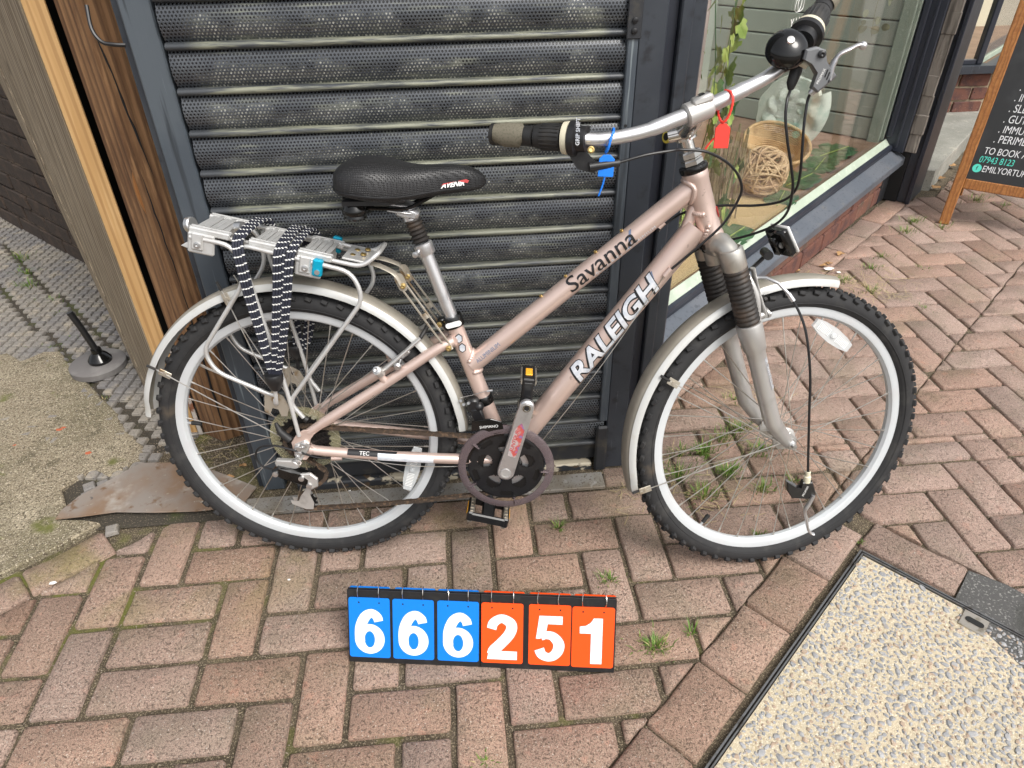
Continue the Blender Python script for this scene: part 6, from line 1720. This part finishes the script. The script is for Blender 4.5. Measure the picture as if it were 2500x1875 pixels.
# chainset
ch = empty('chainset', parent=bike)
for r, t, y, mt, ri_ in ((.084, 42, -.046, 'sprocket', .050), (.068, 34, -.041, 'alu', .036), (.049, 24, -.034, 'alu_dull', .030)):
    g = MB(); gear(g, r, t, y, .003, BB, .0055, ri_); part('chainring', g, M[mt], ch, smooth=False)
g = MB()     # black pressed outer plate with round and slotted windows
NR_, NT_ = 22, 200; vs = []; fs = []
for i in range(NR_+1):
    r = .0+.0840*i/NR_
    for k in range(NT_): q = 2*PI*k/NT_; vs.append(V(BB.x+r*math.cos(q), -.050+(.0012 if i == NR_ else 0), BB.z+r*math.sin(q)))
def window(r, q):
    x, y = r*math.cos(q), r*math.sin(q)
    for k in range(5):
        a = 2*PI*k/5+.32
        if math.hypot(x-.048*math.cos(a), y-.048*math.sin(a)) < .0165: return True
        a2 = a+PI/5; dq = (q-a2+PI) % (2*PI)-PI
        if (dq/.22)**2+((r-.0705)/.0068)**2 < 1: return True
    return False
for i in range(NR_):
    for k in range(NT_):
        if window(.084*(i+.5)/NR_, 2*PI*(k+.5)/NT_): continue
        k2 = (k+1) % NT_; fs.append((i*NT_+k, i*NT_+k2, (i+1)*NT_+k2, (i+1)*NT_+k))
g.add(vs, fs); n0 = len(vs)
g.add([v+V(0, .003, 0) for v in vs], [f[::-1] for f in fs])
part('spider', g, M['plastic'], ch, smooth=False)
g = MB(); g.lathe([(.088, -.0560), (.097, -.0572), (.105, -.0540), (.1065, -.0500), (.1050, -.0520), (.097, -.0552), (.088, -.0545)], V(BB.x, 0, BB.z), (0, 1, 0), 72, closed=True)
for k in range(5):
    a = 2*PI*k/5-.1; e = V(math.cos(a), 0, math.sin(a)); c = V(BB.x, -.0555, BB.z)+e*.085
    g.tube([c-e*.008, c+e*.010], .006, 8, flat=.4, up=(0, 1, 0))
part('chain_guard', g, M['guard'], ch)
g = MB()
for k in range(5):
    a = 2*PI*k/5-.1; c = V(BB.x+.078*math.cos(a), -.0545, BB.z+.078*math.sin(a)); g.lathe([(.0045, 0), (.0045, .004), (0, .004)], c, (0, -1, 0), 10)
part('ring_bolt', g, M['plastic'], ch)
def crank(p0, p1, y, s_):
    g = MB(); g.prism(capsule((p0.x, p0.z), (p1.x, p1.z), .0185, .0155, 12), .013, (0, y+.0065, 0), (1, 0, 0), (0, 0, 1), cham=.003)
    o = part('crank_arm', g, M['alu'], ch, ang=30)
    for p, r, mt in ((p0, .0115, 'alu_dull'), (p1, .0085, 'chrome')):
        g = MB(); yy = y-.0068 if s_ < 0 else y+.0068
        g.lathe([(r, 0), (r, .0015), (r*.72, .0015), (r*.72, .0008), (0, .0008)], V(p.x, yy, p.z), (0, s_, 0), 20); part('bolt_cap', g, M[mt], o)
    if s_ < 0:
        g = MB(); g.lathe([(.0055, 0), (0, 0)], V(p1.x, y-.0084, p1.z), (0, -1, 0), 14); part('thread_hole', g, M['black'], o)
        d = (p1-p0).normalized(); q = p0+d*.045
        n2_ = V(d.z, 0, -d.x)
        g = MB(); g.prism([(0, -.009), (.035, -.011), (.07, -.010), (.085, 0), (.07, .010), (.03, .011), (0, .008)], .0004, q-V(0, .0072-y, 0)-V(0, 0, 0), d, n2_*-1); part('worn_transfer', g, M['fade_print'], o, smooth=False)
        letters('lettering', 'SUNTOUR', M['red_print'], o, tuple(q+d*.012+V(0, y-.0082, 0)), d, V(-d.z, 0, d.x), .0115, shear=.3, bold=.0001)
    return o
C0, C1 = V(BB.x, 0, BB.z), V(.4885, 0, .4345)
crank(C0, C1, -.070, -1); crank(C0, C0*2-C1, .070, 1)
g = MB(); g.tube([V(BB.x, -.062, BB.z), V(BB.x, .064, BB.z)], .012, 16); part('axle', g, M['chrome'], ch)
def pedal(c, y0, y1, up, name='pedal'):
    """cage pedal; its spindle runs from y0 (crank) to y1"""
    c = Vector(c); e1 = Vector(up).normalized(); yv = V(0, 1, 0); e2 = e1.cross(yv)
    def P(a, y, b): return V(c.x, y, c.z)+e1*a+e2*b
    s_ = 1 if y1 > y0 else -1; R = Matrix(((e1.x, 0, e2.x), (e1.y, 1, e2.y), (e1.z, 0, e2.z)))
    pd = empty(name, parent=bike)
    g = MB(); g.tube([P(0, y0, 0), P(0, y1, 0)], [.0085, .006], 12); g.tube([P(0, y0+.012*s_, 0), P(0, y0+.03*s_, 0)], .012, 12); part('spindle', g, M['plastic'], pd)
    ya, yb = y0+.022*s_, y1; ym = (ya+yb)/2; yl = abs(yb-ya)
    g = MB()
    for a in (-.042, .042): g.box(P(a, ym, 0), (.014, yl, .026), R, .003)
    for y in (ya+.004*s_, yb-.004*s_): g.box(P(0, y, 0), (.084, .010, .022), R, .003)
    g.box(P(0, ym, 0), (.03, yl, .014), R, .003); part('body', g, M['plastic'], pd, smooth=False)
    for b in (-.0145, .0145):
        for a in (-.044, .044):
            g = MB(); g.box(P(a*.9, ym, b), (.010, yl*.94, .002), R)
            for k in range(6): g.box(P(a*.93, ya+(yb-ya)*(k+.5)/6, b*1.06), (.007, .005, .003), R)
            part('cage', g, M['brass_plate'], pd, smooth=False)
    for a, s2 in ((.0495, 1), (-.0495, -1)):
        g = MB(); g.box(P(a, ym, 0), (.003, yl*.45, .015), R, .001); part('reflector', g, M['amber'], pd, smooth=False)
    return pd
pedal(C1, -.062, .030, V(.10, 0, 1))
pedal(C0*2-C1, .062, -.032, V(1, 0, -.25))
# amber reflector that faces out on the near pedal is carried on its outboard end plate
# chain
def chain_path():
    P = []
    rF, rR = .0685, .040
    top0, top1 = V(.0, -.0435, RW+rR), V(BB.x-.01, -.041, BB.z+rF)
    n = 30
    for k in range(n+1): P.append(top0.lerp(top1, k/n))
    for k in range(1, 20):
        a = PI/2+.1-(PI*.98)*k/20; P.append(V(BB.x+rF*math.cos(a), -.040, BB.z+rF*math.sin(a)))
    b0, b1 = V(BB.x-.012, -.041, BB.z-rF-.002), V(L0.x+.002, -.057, L0.z-.0205)
    n = 34
    for k in range(n+1):
        q = b0.lerp(b1, k/n); q.z -= .006*math.sin(PI*k/n); P.append(q)
    for k in range(1, 7):
        a = -PI/2-PI*k/7; P.append(V(L0.x+.0205*math.cos(a), -.057, L0.z+.0205*math.sin(a)))
    P.append(V(U0.x+.012, -.058, U0.z-.016))
    for k in range(1, 6):
        a = -PI*.35+PI*.9*k/6; P.append(V(U0.x+.0205*math.cos(a), -.055, U0.z+.0205*math.sin(a)))
    for k in range(0, 10):
        a = -PI*.52-PI*.98*k/10; P.append(V(rR*math.cos(a), -.0435, RW+rR*math.sin(a)))
    return P
cp = chain_path(); L = [0]
for a, b in zip(cp, cp[1:]): L.append(L[-1]+(b-a).length)
def at_len(s):
    import bisect
    i = max(1, min(len(L)-1, bisect.bisect_left(L, s))); t = (s-L[i-1])/max(1e-9, L[i]-L[i-1]); return cp[i-1].lerp(cp[i], t)
g = MB(); nl = int(L[-1]/.0127)
for k in range(nl):
    a, b = at_len(k*.0127), at_len((k+1)*.0127); d = (b-a).normalized(); mid = (a+b)/2; up = V(0, 1, 0); e3 = d.cross(up).normalized()
    w = .0042 if k % 2 else .0030
    for s_ in (-1, 1):
        out = capsule((-.0064, 0), (.0064, 0), .0042, .0042, 4)
        out = [(x, y*(.78 if abs(x) < .003 else 1)) for x, y in out]
        g.prism(out, .0011, mid+up*(w*s_), d, e3)
    g.tube([a-up*.0052, a+up*.0052], .0021, 6)
part('chain', g, M['chain'], smooth=False)
# front derailleur
fd = empty('front_derailleur', parent=bike)
c = ST0+sta*.150
g = MB(); g.lathe([(.0185, -.010), (.0195, -.008), (.0195, .008), (.0185, .010)], c, sta, 22, capb=True, capt=True); part('clamp_band', g, M['gloss'], fd)
g = MB(); g.box(c+V(-.022, -.018, -.004), (.026, .024, .034), None, .005); g.box(c+V(-.012, -.026, -.030), (.026, .014, .046), Matrix.Rotation(-.25, 3, 'Y'), .004); g.sphere(c+V(-.010, -.024, -.006), .011, 12, 8); part('body', g, M['plastic'], fd)
g = MB(); outer = arcpts((BB.x, BB.z), .0995, 88, 172, 14)+arcpts((BB.x, BB.z), .082, 172, 92, 14); g.prism(outer, .002, (0, -.0515, 0), (1, 0, 0), (0, 0, 1)); g.prism(outer, .002, (0, -.034, 0), (1, 0, 0), (0, 0, 1))
g.prism([(.372, .392), (.412, .398), (.436, .390), (.440, .366), (.420, .360), (.395, .372), (.37, .368)], .003, (0, -.0535, 0), (1, 0, 0), (0, 0, 1), cham=.001); cage = part('cage', g, M['gloss'], fd, smooth=False)
letters('lettering', 'SHIMANO', M['white'], cage, (.388, -.0572, .3745), (1, 0, .10), (-.10, 0, 1), .0090)
g = MB(); g.tube([c+V(-.05, -.03, .018), c+V(-.025, -.026, .022), c+V(.012, -.022, .032)], .0009, 6); g.tube([c+V(.008, -.022, .030), c+V(.020, -.022, .032)], .0028, 8)
for q in (V(-.046, -.03, .012), V(-.040, -.032, .004), V(-.030, -.03, .006)): g.lathe([(.0034, 0), (.0034, .006), (0, .006)], c+q, (-.3, -1, .3), 8)
part('cable_pinch', g, M['zinc'], fd)
# ================================================================ SMALL THINGS
# ---- elastic cord over the rack
bc_ = empty('bungee_cord', mat=BMAT)
tag(bc_, 'black and white flecked flat elastic luggage cord stretched over the rear rack', 'bungee cord')
def strap(pts, wd, n=5, gap=.0055):
    """several round cords lying side by side; uv runs along them for the fleck"""
    P = spline([V(*p) for p in pts], 8)
    for k in range(n):
        off = (k-(n-1)/2)*gap; g = MB(); pp = []
        for i, p in enumerate(P):
            t = (P[min(i+1, len(P)-1)]-P[max(i-1, 0)]).normalized()
            side = t.cross(V(0, -1, .05)) if abs(t.y) < .8 else V(1, 0, -.2)
            side = side.normalized() if side.length > .05 else V(1, 0, 0)
            if side.x < 0: side = -side
            fan = 1.0 if i < len(P)*.62 else 1-.35*(i-len(P)*.62)/(len(P)*.38)
            pp.append(p+side*off*fan)
        g.tube(pp, .0030, 6)
        me = g.mesh('cord', M['bungee']); uv = me.uv_layers.new(name='UVMap')
        Ls = [0]
        for a, b in zip(pp, pp[1:]): Ls.append(Ls[-1]+(b-a).length)
        for poly in me.polygons:
            for li in poly.loop_indices:
                vi = me.loops[li].vertex_index; uv.data[li].uv = ((vi % 6)/6, Ls[min(vi//6, len(Ls)-1)]*1.9+.006*k)
        link('cord', me, bc_)
strap([(-.030, .058, .780), (-.036, .030, .803), (-.047, -.035, .797), (-.053, -.060, .786), (-.0515, -.0735, .768), (-.048, -.077, .729), (-.044, -.077, .671), (-.037, -.077, .613), (-.031, -.076, .544), (-.027, -.076, .505)], .02, 4)
strap([(.038, .058, .768), (.034, .030, .788), (.031, -.035, .782), (.028, -.060, .773), (.024, -.0745, .756), (.014, -.080, .691), (-.003, -.082, .599), (-.014, -.080, .544), (-.022, -.077, .505)], .03, 4)
strap([(.062, .058, .762), (.058, .030, .783), (.052, -.035, .777), (.048, -.060, .768), (.043, -.0745, .750), (.032, -.082, .691), (.011, -.084, .599), (-.006, -.081, .544), (-.018, -.078, .505)], .03, 3)
for pts in ([(-.03, .058, .780), (-.022, .078, .66), (-.020, .074, .54), (-.022, .070, .50)], [(.038, .058, .768), (.030, .078, .66), (.006, .074, .54), (-.016, .070, .50)]): strap(pts, .02, 4)
for s_ in (-1, 1):
    g = MB(); g.lathe([(0, 0), (.018, 0), (.0195, -.004), (.0185, -.014), (.012, -.032), (.009, -.036), (0, -.036)], V(-.026, .077*s_, .514), (0, 0, 1), 22); cp_ = g.build('collector_cap', M['plastic'], bc_)
    g = MB(); g.tube(spline([V(-.028, .077*s_, .480), V(-.030, .076*s_, .452), V(-.034, .070*s_, .440), V(-.038, .062*s_, .446), V(-.036, .058*s_, .455)], 4), .0042, 8, flat=.8); g.build('hook', M['rack'] if s_ < 0 else M['plastic'], bc_)

# ---- plastic seals on the handlebar
def seal(name, mat, label, loop, body, tail, bw_, bh_, up):
    o = empty(name, mat=BMAT); tag(o, label, 'tag')
    g = MB(); P = spline([V(*p) for p in loop], 6); g.tube(P, [.0019+(.0007 if i % 2 else 0) for i in range(len(P))], 6); g.build('strap', mat, o)
    c = V(*body); up = Vector(up).normalized(); e1 = V(0, -1, 0).cross(up)*-1; e1 = e1.normalized()
    g = MB(); w, h = bw_/2, bh_/2
    g.prism([(-w, -h), (w*.95, -h), (w, -h+.002), (w, h*.62), (w*.42, h), (-w*.45, h), (-w, h*.62)], .0022, c, e1, up, cham=.0006); b = g.build('flag', mat, o, smooth=False)
    g = MB(); P = spline([V(*p) for p in tail], 6); g.tube(P, [.0014+(.0005 if i % 2 else 0) for i in range(len(P))], 6); g.build('tail', mat, o)
seal('seal_tag', M['seal_blue'], 'bright blue plastic security tag looped on the handlebar', [(.633, -.124, .980), (.628, -.130, .968), (.625, -.130, .955), (.622, -.122, .946), (.6245, -.104, .950), (.630, -.0985, .968), (.634, -.108, .9815), (.633, -.124, .980)], (.6235, -.124, .925), [(.622, -.123, .908), (.619, -.122, .893), (.613, -.120, .874)], .026, .036, (.05, 0, 1))
seal('seal_tag', M['seal_red'], 'bright red plastic security tag looped on the bar by the stem', [(.822, -.070, 1.037), (.829, -.084, 1.034), (.832, -.089, 1.020), (.828, -.088, .998), (.820, -.084, .988), (.816, -.066, 1.000), (.818, -.058, 1.022), (.822, -.070, 1.037)], (.822, -.083, .966), [(.813, -.082, .966), (.804, -.080, .955), (.797, -.079, .944)], .025, .040, (.0, 0, 1))

# ---- flip number board standing on the pavers
na = math.radians(-8.66); e = V(math.cos(na), math.sin(na), 0); bk_ = V(-e.y, e.x, 0); nl_ = math.radians(25)
nu = V(0, 0, 1)*math.cos(nl_)+bk_*math.sin(nl_); nf = e.cross(nu)
NM = Matrix(((e.x, nu.x, nf.x, .520), (e.y, nu.y, nf.y, -.247), (e.z, nu.z, nf.z, .001), (0, 0, 0, 1)))
nbd = empty('number_board', mat=NM); tag(nbd, 'black flip number stand with blue and orange cards reading 666251 on the pavers', 'number board')
NW, NH = .5515, .163
g = MB(); sbx(g, 0, NW/2-.0004, 0, NH, -.003, 0, .001); sbx(g, NW/2+.0004, NW, -.0006, NH, -.003, 0, .001); g.build('front_panel', M['gloss'] if False else M['plastic'], nbd, smooth=False)
g = MB(); sbx(g, 0, NW, -NH, 0, -.003, 0, .001); o = g.build('rear_panel', M['plastic'], nbd, smooth=False)
o.matrix_local = Matrix.Translation((0, NH, -.004))@Matrix.Rotation(math.radians(2*25), 4, 'X')

def stroke(mb, path, o, z):
    """path: (x, y, half width) run as a flat brush stroke"""
    P = spline([V(x, y, w) for x, y, w in path], 7); L = []; R = []
    for i, p in enumerate(P):
        t = P[min(i+1, len(P)-1)]-P[max(i-1, 0)]; t = V(t.x, t.y, 0).normalized(); n = V(-t.y, t.x, 0)
        L.append(V(o[0]+p.x, o[1]+p.y, z)+n*p.z); R.append(V(o[0]+p.x, o[1]+p.y, z)-n*p.z)
    N = len(P); mb.add(L+R, [(N+i, N+i+1, i+1, i) for i in range(N-1)])
def flat(mb, pts, o, z):
    pts = [V(o[0]+x, o[1]+y, z) for x, y in pts]; mb.add(pts, [tuple(range(len(pts)))])
def digit(mb, ch, ox, oy, z):
    o = (ox, oy)
    if ch == '1': flat(mb, [(.023, 0), (.046, 0), (.046, .101), (.028, .101), (.022, .091), (.012, .084), (0, .082), (0, .067), (.023, .067)], o, z)
    elif ch == '6':
        n = 44; vs = []
        for k in range(n):
            a = 2*PI*k/n; vs += [V(ox+.0312+.0312*math.cos(a), oy+.0335+.0335*math.sin(a), z), V(ox+.0312+.0108*math.cos(a), oy+.0325+.0185*math.sin(a), z)]
        mb.add(vs, [(2*k+1, 2*k, 2*((k+1) % n), 2*((k+1) % n)+1) for k in range(n)])
        stroke(mb, [(.0505, .0735, .0095), (.0475, .0835, .0098), (.036, .0915, .0092), (.0225, .083, .0108), (.0130, .062, .0110), (.0105, .040, .0105), (.0115, .027, .0098)], o, z+.00008)
    elif ch == '2':
        stroke(mb, [(.0095, .068, .0098), (.0140, .082, .0100), (.0300, .0915, .0093), (.0470, .083, .0108), (.0505, .070, .0112), (.0430, .053, .0112), (.0280, .035, .0112), (.0150, .021, .0115), (.0095, .010, .0100)], o, z+.00008)
        flat(mb, [(.0005, 0), (.062, 0), (.062, .019), (.016, .019), (.003, .014)], o, z)
    elif ch == '5':
        flat(mb, [(.010, .101), (.057, .101), (.057, .083), (.027, .083), (.0235, .061), (.012, .050), (.0035, .050)], o, z)
        stroke(mb, [(.0135, .0545, .0085), (.024, .0585, .0085), (.038, .056, .0098), (.0495, .042, .0112), (.0495, .027, .0112), (.041, .014, .0102), (.029, .0093, .0093), (.016, .015, .0100), (.0105, .027, .0104)], o, z+.00008)
def rrect(w, h, r, n=4):
    P = []
    for cx, cy, a in ((w-r, h-r, 0), (r, h-r, 90), (r, r, 180), (w-r, r, 270)): P += arcpts((cx, cy), r, a, a+90, n)
    return P
spec = [(.003, '6', 'card_blue', .0135, -.6), (.0945, '6', 'card_blue', .0130, -.4), (.187, '6', 'card_blue', .0130, -.5), (.278, '2', 'card_red', .0125, -.1), (.375, '5', 'card_red', .0125, .1), (.463, '1', 'card_red', .0110, .15)]
for k, (x, ch_, mt, y, tl_) in enumerate(spec):
    R = Matrix.Translation((x, y, .0012))@Matrix.Rotation(math.radians(tl_*.4), 4, 'Z')
    g = MB(); g.prism(rrect(.0855, .134, .005), .0008, cham=0)
    cd = g.build('card', M[mt], nbd, smooth=False); cd.matrix_local = R; cd['label'] = ('blue' if 'blue' in mt else 'orange red')+' card with white digit '+ch_
    # pack of further cards folded over the top
    g = MB(); g.prism(rrect(.0855, .05, .005), .0035, (x+.001, NH-.049, -.0095+.0), (1, 0, 0), (0, 1, 0)); 
    for i, v in enumerate(g.v): g.v[i] = (v[0]+.003*((k % 2)-.5), v[1]+.0015, v[2]-.0025)
    g.build('spare_cards', M[mt], nbd, smooth=False)
    g = MB(); digit(g, ch_, (.0855-(.046 if ch_ == '1' else .0625))/2-(.004 if ch_ == '1' else 0), .0085, .00095); g.build('digit', M['digit'], cd, smooth=False)
    for q in (.0215, .0635):
        g = MB(); g.lathe([(.0019, .0), (0, .0)], (q, .123, .00095), (0, 0, 1), 10); g.build('punch_hole', M['black'], cd)
        cx_ = x+q+random.uniform(-.001, .001); tw_ = random.uniform(-.5, .5)
        g = MB(); pts = [V(cx_+math.sin(tw_)*.010*math.sin(2*PI*t/22), NH-.004+.0145*math.cos(2*PI*t/22), -.004+.0115*math.sin(2*PI*t/22)) for t in range(22)]
        g.tube(pts, .00085, 6, closed=True); g.build('ring', M['chrome'], nbd)

# ---- grass, straw, grit and leaves
gr = MB(); rg = random.Random(21)
def tuft(x, y, n, h, spread, mi=0, z=-.008):
    for _ in range(n):
        a = rg.uniform(0, 2*PI); d = abs(rg.gauss(0, spread)); b = V(x+d*math.cos(a), y+d*math.sin(a)*.6, z)
        hh = h*rg.uniform(.45, 1.1); ln = rg.uniform(.2, .95)*hh; a2 = a+rg.uniform(-.6, .6); w = rg.uniform(.0009, .0017)
        dr = V(math.cos(a2), math.sin(a2), 0); sd = V(-dr.y, dr.x, 0)*w
        p1 = b+dr*ln*.3+V(0, 0, hh*.6); p2 = b+dr*ln+V(0, 0, hh*rg.uniform(.7, 1))
        n0 = len(gr.v)
        gr.add([b-sd, b+sd, p1+sd*.8, p1-sd*.8, p2], [(0, 1, 2, 3), (3, 2, 4)], mi if rg.random() < .9 else 1)
for x, y, n, h, s_ in ((1.165, -.28, 150, .030, .022), (1.105, -.098, 60, .028, .014), (1.248, -.255, 26, .034, .008), (1.012, .075, 30, .036, .008), (1.46, .31, 90, .045, .03), (1.53, .36, 80, .04, .03), (1.62, .30, 90, .045, .03), (1.50, .22, 110, .045, .022), (1.41, .14, 80, .05, .03), (1.36, .22, 70, .055, .03), (1.60, .40, 90, .04, .025), (1.66, .17, 40, .03, .02), (1.40, .32, 40, .04, .02), (1.57, .15, 60, .04, .02), (1.30, .26, 24, .05, .02),
                        (1.33, -.0, 14, .03, .02), (1.50, .0, 26, .02, .012), (1.74, -.05, 22, .012, .010), (1.64, .55, 40, .025, .02), (1.70, .50, 24, .02, .03),
                        (2.35, 1.27, 60, .03, .03), (2.42, 1.17, 50, .03, .03), (2.52, 1.36, 60, .03, .035), (2.62, 1.46, 40, .03, .03), (2.28, 1.15, 40, .03, .02), (2.86, 1.70, 60, .035, .035), (2.96, 1.80, 60, .035, .03), (3.05, 1.72, 40, .03, .03), (2.55, 1.02, 26, .02, .03), (2.73, 1.33, 26, .02, .03),
                        (3.42, 2.02, 70, .04, .05), (3.50, 1.93, 50, .03, .04), (-.66, 1.12, 60, .02, .03), (-.95, 1.62, 60, .05, .02), (-1.02, 1.75, 60, .04, .03), (-.80, 1.48, 40, .03, .03), (-.72, 1.38, 30, .02, .02), (-.58, 1.18, 40, .02, .03), (.79, -.48, 30, .02, .012), (-1.1, 1.9, 60, .05, .03), (-.35, .78, 20, .012, .02)):
    tuft(x, y, n, h, s_)
for x, y, n in ((2.40, 1.22, 50), (2.30, 1.30, 40), (2.45, 1.12, 50), (2.55, 1.25, 30), (1.34, .24, 40), (1.42, .12, 30), (1.26, .16, 26), (1.70, .55, 40), (.05, .47, 30)):
    for _ in range(n):
        a = rg.uniform(0, PI); p = V(x+rg.gauss(0, .05), y+rg.gauss(0, .04), rg.uniform(.002, .008)); d = V(math.cos(a), math.sin(a), rg.uniform(-.05, .1))*rg.uniform(.015, .05); s = V(-d.y, d.x, 0).normalized()*.0009
        gr.add([p-s, p+s, p+d+s*.5, p+d-s*.5], [(0, 1, 2, 3)], 1)
tag(gr.build('grass', [M['grass'], M['straw']], smooth=False), kind='stuff')
# grit lodged in the joints and along the wall foot
gt = MB(); g = MB(); g.sphere((0, 0, 0), 1, 5, 3); gv, gf = g.v, g.f
def grit(x, y, r, z=-.009):
    k = [rg.uniform(.6, 1.3) for _ in gv]
    gt.add([(x+v[0]*r*q, y+v[1]*r*q, z+r*.5+v[2]*r*.7*q) for v, q in zip(gv, k)], gf)
for _ in range(5200):
    i = rg.randrange(-4, 24)
    if rg.random() < .5: x, y = i*U+rg.gauss(0, .0025), rg.uniform(-.75, .6)
    else: x, y = rg.uniform(-.3, 2.3), (rg.randrange(-7, 6))*U+rg.gauss(0, .0025)
    grit(x, y, rg.uniform(.0006, .0019))
for _ in range(900): grit(rg.uniform(.1, 1.3), abs(rg.gauss(0, .02))+.235, rg.uniform(.0008, .0028), -.002)
for _ in range(700): grit(rg.uniform(-.12, .25), rg.uniform(.40, .56), rg.uniform(.001, .003), -.002)
for _ in range(700):
    s_ = rg.uniform(-1, 1.05); q = W0+WD*s_+WN*(.01+abs(rg.gauss(0, .02))); grit(q.x, q.y, rg.uniform(.001, .003), -.002)
for _ in range(500):
    t = rg.random(); q = V(3.3, 2.16, 0).lerp(V(4.2, 3.05, 0), t)+V(.7, -.7, 0)*abs(rg.gauss(0, .03)); grit(q.x, q.y, rg.uniform(.002, .005), -.002)
tag(gt.build('grit', M['grit'], smooth=False), kind='stuff')
lf = MB()
def crumpled(x, y, r, z=.004):
    n = 10; P = []; ph = rg.uniform(0, 6)
    for k in range(n):
        a = 2*PI*k/n; rr_ = r*(.6+.4*abs(math.cos(a*1.5+ph)))*rg.uniform(.85, 1.1); P.append(V(x+rr_*math.cos(a), y+rr_*.7*math.sin(a), z+rg.uniform(0, r*.5)))
    lf.add(P+[V(x, y, z+r*.15)], [(k, (k+1) % n, n) for k in range(n)])
for x, y, r in ((.098, .335, .020), (.135, .345, .026), (.075, .315, .013), (.115, .305, .015), (.385, .252, .016), (.20, .27, .012), (-.075, .385, .016), (-.09, .375, .012), (.27, .245, .010), (3.42, 2.33, .03), (3.31, 2.2, .03), (2.33, 1.40, .02), (2.36, 1.42, .02), (2.2, 1.37, .016), (.165, .40, .012), (-.04, .41, .010), (2.45, 1.5, .02), (3.5, 2.47, .03), (3.6, 2.5, .03)): crumpled(x, y, r)
tag(lf.build('leaf_litter', M['litter'], smooth=False), kind='stuff')
# fragments of red brick and pale chips on the concrete and sheet
ch_ = MB()
for x, y, r in ((-.42, .62, .012), (-.41, .63, .009), (-.29, .50, .012), (-.085, .372, .012), (-.07, .378, .010), (-.095, .362, .008), (-.52, .56, .006)):
    k = [rg.uniform(.6, 1.3) for _ in gv]; ch_.add([(x+v[0]*r*q, y+v[1]*r*.7*q, .009+v[2]*r*.12*q) for v, q in zip(gv, k)], gf)
tag(ch_.build('brick_crumbs', surf('orange_brick_dust', (.42, .11, .05), .9), smooth=False), kind='stuff')
wc = MB()
for x, y, r in ((-.19, .028, .008), (.475, .262, .006), (1.06, .25, .004), (2.33, 1.36, .02), (2.36, 1.33, .012), (.36, -.02, .004)):
    k = [rg.uniform(.4, 1.5) for _ in gv]; wc.add([(x+v[0]*r*q, y+v[1]*r*.6*q, .004+abs(v[2])*r*.6*q) for v, q in zip(gv, k)], gf)
tag(wc.build('paper_scraps', M['white'], smooth=False), kind='stuff')
